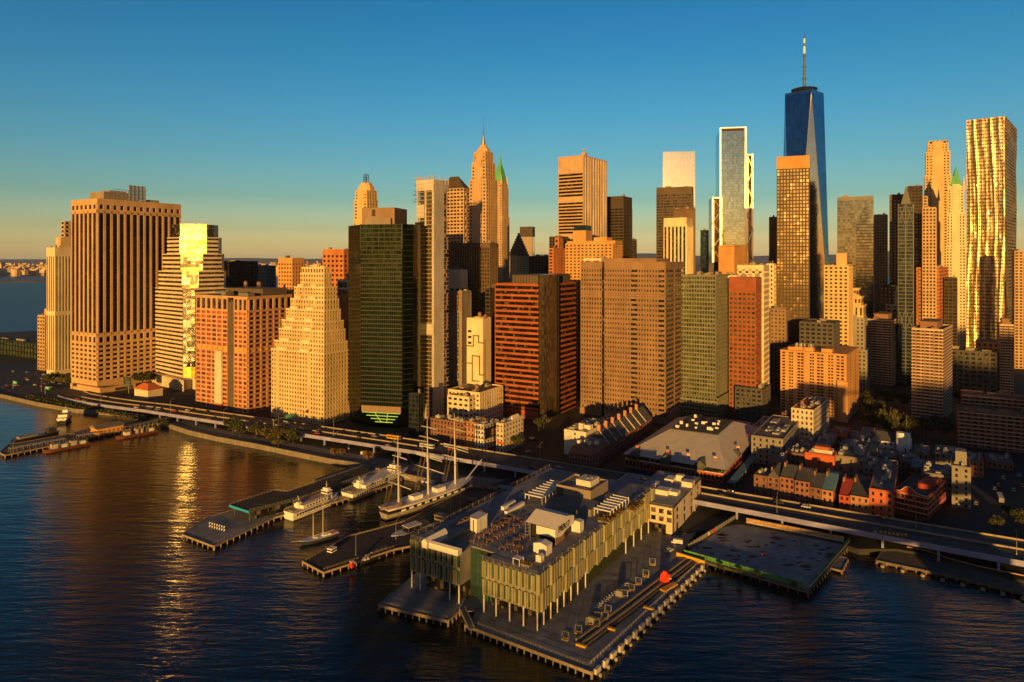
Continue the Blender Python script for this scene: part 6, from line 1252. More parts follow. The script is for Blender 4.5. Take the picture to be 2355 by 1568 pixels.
# ================================================================ low old quarter
mk('metal_roof', (.52, .47, .42), rough=.55, vs=.15, var=.15); mk('slate', (.09, .09, .095), vs=.4, var=.3); mk('blue_roof', (.12, .26, .33), vs=.3); mk('red_roof', (.42, .06, .04), vs=.3); mk('tile_orange', (.50, .13, .05), vs=.4); mk('orange_paint', (.62, .13, .04), vs=.2, var=.12); mk('dim_brick', (.20, .10, .075), vs=.3); mk('rose_brick', (.30, .13, .09), vs=.3); mk('hotel_red', (.42, .075, .035), vs=.3)
RS = random.Random(21)
def low(label, uc, ul, ur, vt, vb=None, wall='dim_brick', roof='flat', th=-32, Y=None, bay=3.2, fl=3.5, rm='grey_roof', units=2, win='window_dark', cap=60, name='row_house', cat='building', ridge=5, wl_=None, back=0, ww=1.25, group=None):
    t = T(name, label, uc, ul, ur, vt, vb=vb, Y=Y, th=th, cat=cat, group=group, wmax=75); wl, wr, h = t.wL, max(t.wR, 8) + back, t.h; t.wr = wr
    t.part(MB().box(-wl, 0, 0, wr, 0, h), 'wall', wall); nf = max(1, round(h / fl)); fh = h / nf
    for j in range(nf):
        n = max(1, round(wl / bay))
        for i in range(n): t.panes.append((-wl + (i + .5) * wl / n, -.02, (j + .52) * fh, 0, ww, fh * .52))
        n = max(1, round(wr / bay / 1.2))
        for i in range(n): t.panes.append((.02, (i + .5) * wr / n, (j + .52) * fh, R(90), ww, fh * .52))
    t.windows(win, cap); t.part(MB().box(-wl - .15, .25, -.3, .4, h - .35, h + .25), 'cornice', wall)
    if roof == 'flat':
        t.roofkit((-wl, 0, .4, wr, h), units + 3, 'pale_roof', rm, wall, 2.6, .7, seed=int(uc))
    elif roof == 'gable': t.part(MB().gable(-wl - .1, .1, .41, wr, h - .2, h + ridge, 'x'), 'roof', rm); t.part(MB().box(-wl + .3, -wl + 1.3, wr * .4, wr * .6, h + ridge * .5, h + ridge + 1.6), 'chimney', 'brown_brick')
    elif roof == 'gabley': t.part(MB().gable(-wl - .1, .1, .41, wr, h - .2, h + ridge, 'y'), 'roof', rm); t.part(MB().box(-wl * .75, -wl * .75 + 1, 2, 3.2, h + ridge * .2, h + ridge + 1), 'chimney', 'brown_brick')
    return t
# row west of the open square
t = low('long dim brick warehouse row with one warm lit end wall behind the tall ship\'s masts', 1066, 990, 1090, 974, 1026, 'dim_brick', units=5, cap=60)
t = low('salmon pink brick house with a crenellated top in the row behind the fore mast', 1091, 1066, 1118, 973, 1030, 'orange_brick', units=3)
t = low('cream stone house carrying a big dark poster on its side', 1112, 1092, 1146, 979, 1035, 'ivory_paint', units=3); t.part(MB().box(.03, .35, t.wr * .05, t.wr * .95, t.h * .42, t.h * .86), 'poster_board', 'black_paint'); t.part(MB().box(.34, .4, t.wr * .5, t.wr * .85, t.h * .5, t.h * .76), 'poster_image', 'orange_brick')
t = low('long grey white end building of the row with a plain narrow front', 1157, 1141, 1203, 976, 1041, 'cream', units=5, bay=3.4, cap=80); t.part(MB().box(-t.wL * .9, -t.wL * .1, -.1, .03, t.h * .3, t.h * .38), 'flag_banner', 'red_paint'); t.part(MB().gable(-t.wL * .8, -1, t.wr * .55, t.wr * .9, t.h, t.h + 3, 'y'), 'skylight', 'white_stone')
# counting house row with chimneys and sloping party walls
t = T('row_house', 'long brick counting house row with slate roof, orange chimneys and sloping white party walls', 1362, 1308, 1499, 1047, vb=1078, th=-30, cat='building'); wl, wr, h = t.wL, t.wR, t.h
t.part(MB().box(-wl, 0, 0, wr, 0, h), 'wall', 'rose_brick')
for j in range(3):
    for i in range(8): t.panes.append((-wl + (i + .5) * wl / 8, -.02, (j + .5) * h / 3, 0, 1.2, h / 6))
    for i in range(26): t.panes.append((.02, (i + .5) * wr / 26, (j + .5) * h / 3, R(90), 1.2, h / 6))
t.windows('window_dark', 100); rz = 9.5; t.part(MB().gable(-wl * .95, .3, wr * .22, wr, h, h + rz, 'y'), 'roof', 'slate')
t.part(MB().taper((-wl, 0, 0, wr * .22), h, (-wl + 2.2, -2.2, 2.2, wr * .2), h + 5), 'mansard', 'rose_brick'); t.part(MB().box(-wl + 2, -2, 2, wr * .2, h + 5, h + 5.5), 'mansard_top', 'grey_roof')
for i in range(4): t.part(MB().box(-wl + 4 + i * 4, -wl + 6.2 + i * 4, 5 + i % 2 * 3, 8 + i % 2 * 3, h + 5.5, h + 7.6), 'rooftop_unit', 'white_stone')
for i in range(7):
    y = wr * (.24 + i * .105); q = MB(); m_ = -wl * .475 + .15; q.add([(m_, y, h + rz + .6), (.4, y, h + .6), (.4, y, h - .2), (m_, y, h + rz - .3), (m_, y + .45, h + rz + .6), (.4, y + .45, h + .6), (.4, y + .45, h - .2), (m_, y + .45, h + rz - .3)], [(0, 3, 2, 1), (4, 5, 6, 7), (0, 1, 5, 4), (1, 2, 6, 5), (2, 3, 7, 6), (3, 0, 4, 7)]); t.part(q, 'party_wall', 'white_stone'); t.part(MB().box(m_ - 1, m_ + 1.4, y - .4, y + .9, h + rz - 1, h + rz + 4.4), 'chimney', 'orange_brick')
t = low('house with a blank pale yellow end wall at the back of the counting house row', 1347, 1297, 1400, 996, 1052, 'ivory_paint', units=4, cap=1, bay=60)
t.part(MB().box(-t.wL * .5, -t.wL * .3, 6, 9, t.h, t.h + 5).box(-t.wL * .3, -t.wL * .05, 9, 14, t.h, t.h + 3.6), 'roof_house', 'white_stone')
low('orange roofed back house with tall chimneys behind the counting house row', 1385, 1345, 1440, 985, None, 'orange_brick', Y=545, units=5, cap=20)
# market hall with the great hipped roof
t = T('market_hall', 'red brick market hall under a huge grey hipped metal roof with small gables', 1662, 1438, 1750, 1092, vb=1111, th=-31, cat='building'); wl, wr, h = t.wL, t.wR, t.h
h = max(h, 6.0); t.part(MB().box(-wl, 0, 0, wr, 0, h), 'wall', 'hotel_red'); t.part(MB().box(-wl + 1, -.6, .6, wr - 1, h, h + 3.4), 'clerestory', 'window_dark'); t.part(MB().box(-wl - .3, .3, -.3, wr, h - .25, h + .2), 'stone_band', 'ivory_paint')
n = 26
for i in range(n): t.panes.append((-wl + (i + .5) * wl / n, -.03, h * .5, 0, wl / n * .66, h * .55))
for i in range(14): t.panes.append((.03, (i + .5) * wr / 14, h * .5, R(90), wr / 14 * .6, h * .5))
t.windows('window_dark', 60); e = 2.2; z0, z1 = h + 3.3, h + 14.5; a = (-wl + e - 4, e, -e + 1, wr + 2); b = (-wl + wl * .28, -wl * .2, wr * .32, wr * .72)
t.part(MB().taper(a, z0, b, z1), 'roof', 'metal_roof'); q = MB()
t.part(MB().box(b[0] + .5, b[1] - .5, b[2] + .5, b[3] - .5, z1, z1 + .5), 'roof_platform', 'tar_roof')
for i in range(16): x = RS.uniform(b[0] + 2, b[1] - 4); y = RS.uniform(b[2] + 1, b[3] - 3); t.part(MB().box(x, x + RS.uniform(1.2, 3), y, y + RS.uniform(1, 2.4), z1 + .5, z1 + RS.uniform(1.4, 3)), 'rooftop_unit', 'white_paint')
for f in (.1, .43, .78):
    x = -wl * (1 - f) ; q = MB(); q.add([(x - 5, -1.4, z0 - .6), (x + 5, -1.4, z0 - .6), (x, -1.6, z0 + 3.6), (x - 5, 5.5, z0 + .4), (x + 5, 5.5, z0 + .4), (x, 13, z0 + 3.6)], [(0, 1, 2), (1, 4, 5, 2), (0, 2, 5, 3)]); t.part(q, 'entrance_gable', 'slate'); t.part(MB().box(x - 3.4, x + 3.4, -1.5, -1.2, z0 - 3, z0 - .5), 'gable_window', 'window_sage')
for f in (.3, .7):
    y = wr * f; q = MB(); q.add([(2.4, y - 4.5, z0 - .4), (2.4, y + 4.5, z0 - .4), (2.6, y, z0 + 3.2), (-9, y, z0 + 3.2)], [(0, 1, 2), (1, 3, 2), (0, 2, 3)]); t.part(q, 'entrance_gable', 'slate')
for (x, y) in ((-wl * .9, 2), (-wl * .57, 1), (-wl * .36, 1), (-wl * .1, 3), (0, wr * .3), (0, wr * .6)):
    q = MB(); q.tube((x, y, z0), (x, y, z0 + 6.5), .1, n=4); o = t.part(q, 'flagpole', 'galv'); tag(MB().box(x, x + 2.2, y - .04, y + .04, z0 + 5, z0 + 6.4).build('flag', 'flag_red', o))
t = T('canopy_roof', 'long flat pale blue canopy roof along the side lane of the market hall', 1690, 1672, 1758, 1112, Y=432, th=-31, cat='canopy'); t.part(MB().box(-t.wL, 0, 0, t.wR, t.h, t.h + .4), 'roof', 'blue_roof'); q = MB()
for i in range(9): q.box(-.6, -.3, i * t.wR / 9 + 1, i * t.wR / 9 + 1.3, 0, t.h)
t.part(q, 'post', 'galv')
# behind the market
low('brick and tan parapeted house block behind the market hall roof', 1722, 1573, 1735, 985, None, 'orange_brick', Y=560, units=8, cap=40, rm='tar_roof'); low('pale blue grey low house at the back corner of the market hall', 1618, 1573, 1650, 997, None, 'grey_stone', Y=548, units=2, cap=20)
t = low('small pale blue house with red tanks and a white peaked tent on its roof', 1780, 1723, 1809, 995, None, 'white_paint', Y=530, units=1, cap=30); t.part(MB().cone(-t.wL * .55, 8, t.h, t.h + 2.4, 2.2, 2.2, 12), 'roof_tank', 'red_paint'); t.part(MB().cone(-2, 7, t.h, t.h + 2, 2, 2, 12), 'roof_tank', 'red_paint'); t.part(MB().prism([(-8, 10), (0, 10), (0, 18), (-8, 18)], t.h + .2, t.h + 4.4, [(-4.1, 13.9), (-3.9, 13.9), (-3.9, 14.1), (-4.1, 14.1)]), 'roof_tent', 'tent')
low('broad grey stone block with a plain cornice in the lane behind the market hall', 1800, 1727, 1842, 1012, 1075, 'grey_stone', units=4, cap=60, bay=4)
t = low('tall cream loft with slim window columns and a russet roof', 1870, 1819, 1906, 945, 1032, 'cream', th=-36, units=5, rm='red_roof', cap=90, bay=3.0, fl=3.9, ww=1.2, name='loft_block'); t.tank(-t.wL * .6, 6, t.h + .5, 1.4, 2.4)
low('red brick house tucked against the tall cream loft', 1818, 1797, 1826, 953, 1010, 'deep_brick', th=-36, units=1, cap=20)
# front row along the highway, one house at a time
t = low('plain grey brown house at the market end of the highway row', 1763, 1733, 1775, 1098, 1140, 'dim_brick', 'flat', units=2)
t = low('grey brown house with a steep pointed gable second in the highway row', 1792, 1764, 1806, 1100, 1147, 'dim_brick', 'gabley', rm='slate', ridge=4.6)
t = low('rose brick house with slate roof and a tall chimney third in the highway row', 1826, 1793, 1845, 1102, 1154, 'rose_brick', 'gable', rm='slate', ridge=4.4)
t = low('red brick house with a black pitched roof and pale cornice in the highway row', 1861, 1827, 1880, 1110, 1164, 'rose_brick', 'gable', rm='tar_roof', ridge=4.0); t = low('narrow dim house with a dark slate slope beside the blue roofed one', 1888, 1862, 1905, 1124, 1170, 'dim_brick', 'gable', rm='slate', ridge=4.6)
t = low('narrow house under a bright steel blue pitched roof', 1915, 1889, 1935, 1130, 1176, 'orange_brick', 'gable', rm='blue_roof', ridge=4.6); t = low('small low house under a vivid red pitched roof', 1954, 1929, 1970, 1142, 1182, 'hotel_red', 'gable', rm='red_roof', ridge=4.4)
t = low('low dark roofed house between the red roofed house and the square brick one', 1998, 1955, 2012, 1146, 1190, 'orange_brick', 'gable', rm='tar_roof', ridge=3.8)
t = low('square orange red brick house with tall windows beside the gabled corner hotel', 2054, 1998, 2066, 1134, 1198, 'tile_orange', units=2, bay=4, fl=4.2)
t = T('corner_hotel', 'ornate red brick corner hotel with a white trimmed curving gable and roof terrace', 2133, 2054, 2174, 1146, vb=1196, th=-45, cat='building'); wl, wr, h = t.wL, t.wR, t.h
t.part(MB().box(-wl, 0, 0, wr, 0, h), 'wall', 'hotel_red'); q = MB(); q.add([(-wl, -.12, h), (0, -.12, h), (0, -.12, h + 1), (-wl * .3, -.12, h + 1.2), (-wl * .5, -.12, h + 4.2), (-wl * .62, -.12, h + 4.2), (-wl * .8, -.12, h + 1.2), (-wl, -.12, h + 1)], [(0, 1, 2, 3, 4, 5, 6, 7)]); q.box(-wl, 0, -.1, .4, h, h + .9); t.part(q, 'curved_gable', 'hotel_red')
q = MB(); pts = [(0, 1), (-.3, 1.2), (-.5, 4.2), (-.62, 4.2), (-.8, 1.2), (-1, 1)]
for a, b in zip(pts[:-1], pts[1:]): q.tube((a[0] * wl, -.15, h + a[1]), (b[0] * wl, -.15, h + b[1]), .22, n=4)
for j in range(1, 5): q.box(-wl, .15, -.15, 0, h * j / 4 - .15, h * j / 4 + .1); q.box(0, .14, 0, wr, h * j / 4 - .15, h * j / 4 + .1)
t.part(q, 'white_trim', 'white_stone'); nf = 4
for j in range(nf):
    for i in range(9): t.panes.append((-wl + (i + .5) * wl / 9, -.03, (j + .5) * h / nf, 0, 1.5, h / nf * .55))
    for i in range(5): t.panes.append((.03, (i + .5) * wr / 5, (j + .5) * h / nf, R(90), 1.4, h / nf * .55))
t.windows('window_dark', 90); t.roofkit((-wl, 0, .4, wr, h), 3, 'tar_roof', 'tar_roof', 'hotel_red', 2.4); t.part(MB().box(-wl * .5, -wl * .12, wr * .4, wr * .8, h, h + 3).box(-wl * .52, -wl * .1, wr * .38, wr * .82, h + 3, h + 3.2), 'roof_house', 'hotel_red')
# blocks behind the front row
t = low('block with a broad orange red party wall standing above the slate roofs', 1918, 1850, 1924, 1051, None, 'orange_paint', Y=446, units=4, cap=4, bay=12, fl=8); t.part(MB().box(-t.wL * .8, -t.wL * .1, 4, 12, t.h, t.h + 2.6), 'roof_pavilion', 'white_stone'); t.part(MB().box(-t.wL * .7, -t.wL * .2, 5, 11, t.h + 2.61, t.h + 4.4), 'upper_pavilion', 'tile_orange')
low('tan rendered block with a few small lit windows beside the orange red party wall', 1992, 1921, 2006, 1058, None, 'taupe', Y=443, units=5, cap=8, bay=7, fl=6, win='window_sage'); low('beige penthouse block with a pitched top behind the tan rendered block', 2020, 1964, 2034, 1034, None, 'beige', Y=488, units=3, cap=20, bay=4); low('long low brick block with a planted roof deck right of the tan block', 2062, 1994, 2076, 1056, None, 'brown_brick', Y=470, units=6, cap=30)
low('dull green grey flat block between the tan block and the corner hotel', 2060, 1985, 2092, 1084, None, 'grey_stone', Y=424, units=4, cap=30, rm='grey_roof'); low('grey flat roofed house with a blue tinted roof behind the corner hotel', 2150, 2092, 2170, 1082, None, 'dim_brick', Y=432, units=3, cap=30, rm='blue_roof'); low('long grey stone warehouse behind the corner hotel', 2190, 2118, 2230, 1098, None, 'grey_stone', Y=412, units=4, cap=50, rm='grey_roof', bay=3.6)
t = low('tall grey stone warehouse with a stepped roof house at the end of the quarter', 2232, 2188, 2262, 1078, 1172, 'grey_stone', units=3, cap=70, bay=4); t.part(MB().box(-t.wL * .8, -t.wL * .2, 6, 14, t.h, t.h + 8), 'roof_house', 'grey_stone'); t.part(MB().box(-.5, .3, t.wr * .4, t.wr * .8, t.h * .5, t.h * .9), 'painted_sunlit_patch', 'orange_brick')  # orange box paints a sunlit patch on the grey side wall
low('tan low house with ducts left of the orange red party wall', 1850, 1806, 1862, 1046, None, 'dim_brick', Y=455, units=4, cap=30); low('dark low brick house in the middle of the quarter', 1905, 1862, 1930, 1040, None, 'dim_brick', Y=490, units=4, cap=20)
t = low('small orange terracotta roofed house below the tall cream loft', 1945, 1906, 1955, 1004, None, 'tile_orange', Y=535, units=3, cap=10, rm='tile_orange'); t.part(MB().cone(-t.wL * .6, 5, t.h, t.h + 3, 1, .9, 8), 'chimney', 'tile_orange')
t = low('white house with a dark grey hipped roof next to a white stair tower', 2055, 2004, 2085, 1018, None, 'white_paint', 'gable', Y=505, rm='slate', ridge=5, bay=4, cap=16)
t = T('stair_tower', 'white modern building with a round stair tower and a thin antenna', 2094, 2066, 2125, 1012, Y=490, th=-32, cat='building'); wl, wr, h = t.wL, t.wR, t.h; t.part(MB().box(-wl * .6, 0, 0, wr, 0, h - 4), 'wall', 'white_paint'); t.part(MB().box(-wl * .55, -wl * .05, 4, 14, h - 4, h + 2), 'roof_house', 'white_paint'); t.part(MB().cone(-wl * .8, 4, 0, h + 4, 3.4, 3.4, 16), 'round_tower', 'white_paint'); t.part(MB().tube((-wl * .4, 8, h + 2), (-wl * .4, 8, h + 17), .18, .08), 'antenna', 'galv')
for i in range(3): t.part(MB().box(-wl * .5 + i * 3, -wl * .5 + i * 3 + 1, -.1, .05, h * .2, h * .6), 'window', 'window_dark')

# more small blocks packed into the old quarter
for a in (('red brick flat roofed house between the cream loft and the orange party wall', 1900, 1866, 1912, 1020, 520, 'deep_brick'), ('cream rendered house with a roof pavilion behind the tan rendered block', 1962, 1925, 1975, 1022, 530, 'ivory_paint'), ('brown brick house beside the white stair tower', 2135, 2100, 2150, 1046, 470, 'brown_brick'), ('low dim brick house in front of the white stair tower', 2110, 2070, 2122, 1066, 452, 'rose_brick'), ('grey house behind the tall stepped stone warehouse', 2215, 2150, 2235, 1050, 470, 'grey_stone'), ('brick house at the street end behind the tall stepped stone warehouse', 2262, 2222, 2280, 1064, 455, 'rose_brick'), ('broad dark brick garage near the lower dark slab', 2330, 2268, 2352, 1068, 470, 'dim_brick'), ('rust brick house between the grey block and the orange party wall', 1862, 1826, 1874, 1032, 500, 'tile_orange'), ('tan brick house at the lane corner beside the broad grey stone block', 1748, 1716, 1760, 1028, 520, 'orange_brick'), ('narrow red house behind the gabled grey brown house', 1800, 1774, 1812, 1062, 445, 'rose_brick')):
    low(a[0], a[1], a[2], a[3], a[4], None, a[6], Y=a[5], units=3, cap=16)
# dark banded slabs at the right edge and the small tiled hall at the left
def slab(label, uc, ul, ur, vt, vb, th=-30):
    t = T('apartment_slab', label, uc, ul, ur, vt, vb=vb, th=th, cat='apartment block'); wl, wr, h = t.wL, max(t.wR, 14), t.h; nf = max(3, round(h / 3)); t.part(MB().box(-wl, 0, 0, wr, 0, h), 'wall', 'dim_brick'); q = MB()
    for j in range(1, nf + 1): q.box(-wl - .2, .2, -1.3, .1, h * j / nf - .3, h * j / nf); q.box(.0, .25, .1, wr, h * j / nf - .3, h * j / nf)
    t.part(q, 'floor_band', 'w_stripe')
    for j in range(nf):
        for i in range(int(wl / 4.4)): t.panes.append((-wl + (i + .5) * 4.4, -.03, (j + .5) * h / nf, 0, 2.6, h / nf * .5))
    t.windows('window_dark', 60); t.roofkit((-wl, 0, 0, wr, h), 5, 'brown_brick', wall='dim_brick', hmax=3.5)
slab('upper dark apartment slab with pale balcony bands at the view\'s edge', 2420, 2212, 2460, 926, 1004); slab('lower dark apartment slab with pale balcony bands in front of the upper one', 2440, 2203, 2480, 968, 1052)
t = T('tiled_hall', 'small cream hall with a red tiled roof at the foot of the golden cornered tower', 340, 309, 362, 893, vb=918, cat='building'); t.part(MB().box(-t.wL, 0, 0, t.wR + 6, 0, t.h * .8), 'wall', 'w_white'); t.part(MB().taper((-t.wL - .8, .8, -.8, t.wR + 6.8), t.h * .8, (-t.wL * .7, -t.wL * .3, 5, t.wR + 1), t.h + 3.5), 'roof', 'tile_orange')
t = T('terrace_wall', 'long low tan podium wall below the tall dark striped slab', 232, 164, 312, 892, vb=905, cat='wall'); t.part(MB().box(-t.wL, 0, -1, 3, 0, t.h), 'front_wall', 'w_sand'); t.part(MB().box(-3, 0, 3, t.wR, 0, t.h * .9), 'side_wall', 'w_sand'); t.part(MB().box(-.1, .2, t.wR * .4, t.wR * .9, .5, t.h * .6), 'shutter', 'dark_bronze')
t = T('glass_pavilion', 'small greenish glass signboard tower beside the tiled hall', 300, 284, 306, 868, vb=906, cat='sign'); t.part(MB().box(-t.wL, 0, 0, .8, t.h * .4, t.h), 'glass_panel', 'window_sage'); q = MB(); q.tube((-t.wL * .3, .4, 0), (-t.wL * .3, .4, t.h), .3); t.lat(q, (-t.wL, 0, -.05, .8, t.h * .4, t.h), 3, 3, .2, .3, .1, .12, 'A'); t.part(q, 'frame', 'galv')
# ================================================================ trees, vehicles, lamps, signs
mk('bark', (.05, .035, .022), vs=2)
def make_tree(name, label, cat, seed, hgt, rad, m, n=520, group='street and park trees'):
    r = random.Random(seed); t = thing(name, label, cat, (0, 0, -500), 0, group); q = MB(); q.tube((0, 0, 0), (0, 0, hgt * .35), .32, .22, 7); cs = []
    for k in range(7):
        a = k * .9 + r.random(); L = rad * r.uniform(.45, .8); e = (L * math.cos(a), L * math.sin(a), hgt * r.uniform(.5, .82)); q.tube((0, 0, hgt * r.uniform(.25, .38)), e, .16, .06, 5); cs.append((Vector(e), rad * r.uniform(.34, .55)))
    cs.append((Vector((0, 0, hgt * .84)), rad * .5)); cs.append((Vector((rad * .1, 0, hgt * .6)), rad * .6)); q.build('trunk', 'bark', t); lf = MB()
    for c, rr in cs:
        for i in range(n // len(cs)):
            d = Vector((r.gauss(0, 1), r.gauss(0, 1), r.gauss(0, .8))).normalized() * rr * r.random() ** .4; s_ = r.uniform(.22, .55); a_ = Vector((r.gauss(0, 1), r.gauss(0, 1), r.gauss(.6, 1))).normalized(); b_ = a_.orthogonal().normalized() * s_; c_ = a_.cross(b_); p = c + d
            lf.add([tuple(p - b_ - c_ * .6), tuple(p + b_ * .9 - c_ * .7), tuple(p + b_ + c_ * .8), tuple(p - b_ * .8 + c_)], [(0, 1, 2, 3)])
    lf.build('crown', m, t); return t
TR = [make_tree('tree', 'x', 'tree', 1, 10, 4.6, 'leaf', 900), make_tree('tree', 'x', 'tree', 2, 9, 4.2, 'leaf2', 800), make_tree('tree', 'x', 'tree', 3, 8, 3.6, 'autumn_leaf', 700)]
used = set()
def tree(u, v, k, s, lab, z=3.0, group='trees along the shore and streets'):
    X, Y = G(u, v, z); o = TR[k]
    if k in used: dup(o, (X, Y, z), (u * 7) % 6.28, lab, group, s)
    else: used.add(k); KIDS[o] = [(c, []) for c in o.children]; o.location = (X, Y, z); o.scale = (s,) * 3; o['label'] = lab; o['group'] = group
E1 = 'green tree in the waterside planting between the highway and the seawall'; E2 = 'olive tree in the waterside planting between the highway and the seawall'
for (u, v, k, s) in ((535, 1003, 0, 1.5), (552, 1008, 0, 1.2), (588, 1008, 1, 1.35), (612, 1014, 1, 1.25), (632, 1017, 1, 1.3), (652, 1022, 1, 1.35), (674, 1024, 0, 1.3), (640, 1029, 1, .9)): tree(u, v, k, s, E1 if k == 0 else E2)
for (u, v, k, s) in ((768, 1050, 2, .8), (846, 1062, 2, 1.0), (785, 1048, 2, .7), (870, 1045, 2, .7)): tree(u, v, k, s, 'russet bush like tree where the slim pier meets the promenade')
for (u, v) in ((112, 884), (122, 880), (132, 880), (143, 884), (152, 886), (160, 888)): tree(u, v, 1, 1.35, 'olive tree clustered before the cream ribbed tower')
for (u, v) in ((256, 890), (268, 886), (282, 886), (296, 886), (312, 886), (328, 886), (344, 886)): tree(u, v, 0, 1.5, 'dark green tree on the terrace between the striped slab and the golden cornered tower')
for (u, v, k, s) in ((2010, 985, 1, 1.5), (2030, 988, 1, 1.9), (2052, 990, 1, 2.0), (2074, 990, 1, 1.6), (2098, 985, 1, 1.1), (2120, 985, 1, 1.1), (1985, 975, 2, 1.0), (2172, 985, 1, 1.1), (2150, 982, 0, 1.0), (1990, 940, 0, 1.6), (2010, 930, 0, 1.6), (2040, 935, 0, 1.7), (2075, 940, 0, 1.6), (2000, 955, 0, 1.5), (2025, 962, 0, 1.5)): tree(u, v, k, s, 'broad park tree between the orange apartment slab and the sunlit balcony tower')
for (u, v) in ((2205, 930), (2222, 928), (2240, 930)): tree(u, v, 1, 1.5, 'olive tree behind the upper dark apartment slab')
for (u, v) in ((2090, 1000), (2130, 1005), (2170, 1008), (2045, 1003)): tree(u, v, 0, 1.5, 'dark tree in the shaded strip south of the sunlit balcony tower')
tree(1250, 985, 1, 1.3, 'olive tree at the foot of the orange red banded tower'); tree(1238, 990, 0, 1.0, 'small dark tree at the foot of the orange red banded tower'); tree(1190, 1035, 0, 1.1, 'dark tree at the end of the old brick row on the square'); tree(2290, 1225, 0, .9, 'dark tree in the paved lot beyond the highway at the view\'s edge', 3.0); tree(2318, 1195, 0, .8, 'slim dark tree near the view\'s edge beyond the highway'); tree(2345, 1215, 0, 1.0, 'full dark tree at the very edge beyond the highway')
for (u, v) in ((1655, 1312), (1700, 1322), (1742, 1333), (1825, 1352)): tree(u, v, 1, .35, 'small ragged bush by the green netted fence', 2.6)
# hedges of the shore park
q = MB(); rr = random.Random(31)
for i in range(2600):
    f = rr.random(); u = 60 + f * 330; v = 905 + f * 62 + rr.uniform(2, 12); x, y = G(u, v, 3); z = 3 + rr.uniform(0, 1.6); s_ = rr.uniform(.3, .8); a_ = Vector((rr.gauss(0, 1), rr.gauss(0, 1), rr.gauss(.5, 1))).normalized(); b_ = a_.orthogonal().normalized() * s_; c_ = a_.cross(b_); p = Vector((x, y, z)); q.add([tuple(p - b_ - c_), tuple(p + b_ - c_), tuple(p + b_ + c_), tuple(p - b_ + c_)], [(0, 1, 2, 3)])
tag(q.build('undergrowth', 'leaf'), 'low green shrubbery along the far seawall', 'shrubs', kind='stuff')
# vehicles
for c, k in (((.6, .6, .6), 'white'), ((.03, .03, .035), 'dark'), ((.45, .03, .02), 'red'), ((.3, .31, .33), 'silver'), ((.70, .36, .02), 'yellow'), ((.02, .30, .12), 'green'), ((.1, .35, .4), 'teal')): mk('car_' + k, c, rough=.25, spec=.6, var=0)
def make_car(kind, col):
    nm = {'car': 'parked_car', 'suv': 'suv', 'van': 'van', 'bus': 'bus', 'truck': 'box_truck'}[kind] if kind != 'car' else 'car'; r = thing(nm, 'x', kind if kind != 'truck' else 'truck', (0, 0, -500)); L, W_, hb, hc = {'car': (4.6, 1.85, .85, 1.45), 'suv': (4.9, 1.95, 1.0, 1.8), 'van': (6, 2.1, 1.2, 2.5), 'bus': (12, 2.6, 1.3, 3.2), 'truck': (9, 2.5, 1.1, 3.4)}[kind]; m = 'car_' + col; b = MB()
    if kind in ('car', 'suv'): b.taper((-L / 2, L / 2, -W_ / 2, W_ / 2), .35, (-L / 2 + .1, L / 2 - .15, -W_ / 2 + .05, W_ / 2 - .05), hb); b.taper((-L * .38, L * .2, -W_ / 2 + .12, W_ / 2 - .12), hc - .12, (-L * .36, L * .17, -W_ / 2 + .2, W_ / 2 - .2), hc)
    elif kind == 'van': b.box(-L / 2, L * .28, -W_ / 2, W_ / 2, .4, hc); b.taper((L * .28, L / 2, -W_ / 2, W_ / 2), .4, (L * .28, L * .46, -W_ / 2 + .05, W_ / 2 - .05), hb)
    else: b.box(-L / 2, L * .3 if kind == 'truck' else L / 2, -W_ / 2, W_ / 2, .5, hc); b.box(L * .32, L / 2, -W_ / 2 + .1, W_ / 2 - .1, .5, hc * .72) if kind == 'truck' else None
    b.build('body', m, r); w = MB()
    if kind in ('car', 'suv'): w.taper((-L * .42, L * .28, -W_ / 2 + .06, W_ / 2 - .06), hb, (-L * .37, L * .19, -W_ / 2 + .14, W_ / 2 - .14), hc - .13)
    elif kind == 'van': w.taper((L * .281, L * .44, -W_ / 2 + .08, W_ / 2 - .08), hb + .02, (L * .281, L * .33, -W_ / 2 + .12, W_ / 2 - .12), hc - .2)
    elif kind == 'bus': w.box(-L / 2 + .4, L / 2 + .03, -W_ / 2 - .03, W_ / 2 + .03, 1.5, 2.5)
    else: w.box(L * .47, L / 2 + .03, -W_ / 2 + .15, W_ / 2 - .15, 1.5, 2.3)
    w.build('window', 'window_dark', r)
    for x in (-L * .31, L * .31):
        for y in (-1, 1): q = MB(); q.tube((x, y * (W_ / 2 - .22), .34), (x, y * (W_ / 2 + .01), .34), .34, n=10); q.build('wheel', 'black_paint', r)
    q = MB()
    for y in (-W_ * .36, W_ * .36): MB().box(L / 2 - .12, L / 2 + .02, y - .16, y + .16, .6, .78).build('headlight', 'white_paint', r)
    return r
CARS = {}
def car(kind, col, u, v, z, rz, lab):
    X, Y = G(u, v, z); k = (kind, col)
    if k not in CARS: o = CARS[k] = make_car(kind, col); o.location = (X, Y, z); o.rotation_euler = (0, 0, rz); o['label'] = lab; o['group'] = 'traffic on the elevated highway' if z > 5 else 'vehicles on the ground'
    else: o = dup(CARS[k], (X, Y, z), rz, lab, 'traffic on the elevated highway' if z > 5 else 'vehicles on the ground')
A_, B_ = R(-30), R(150)
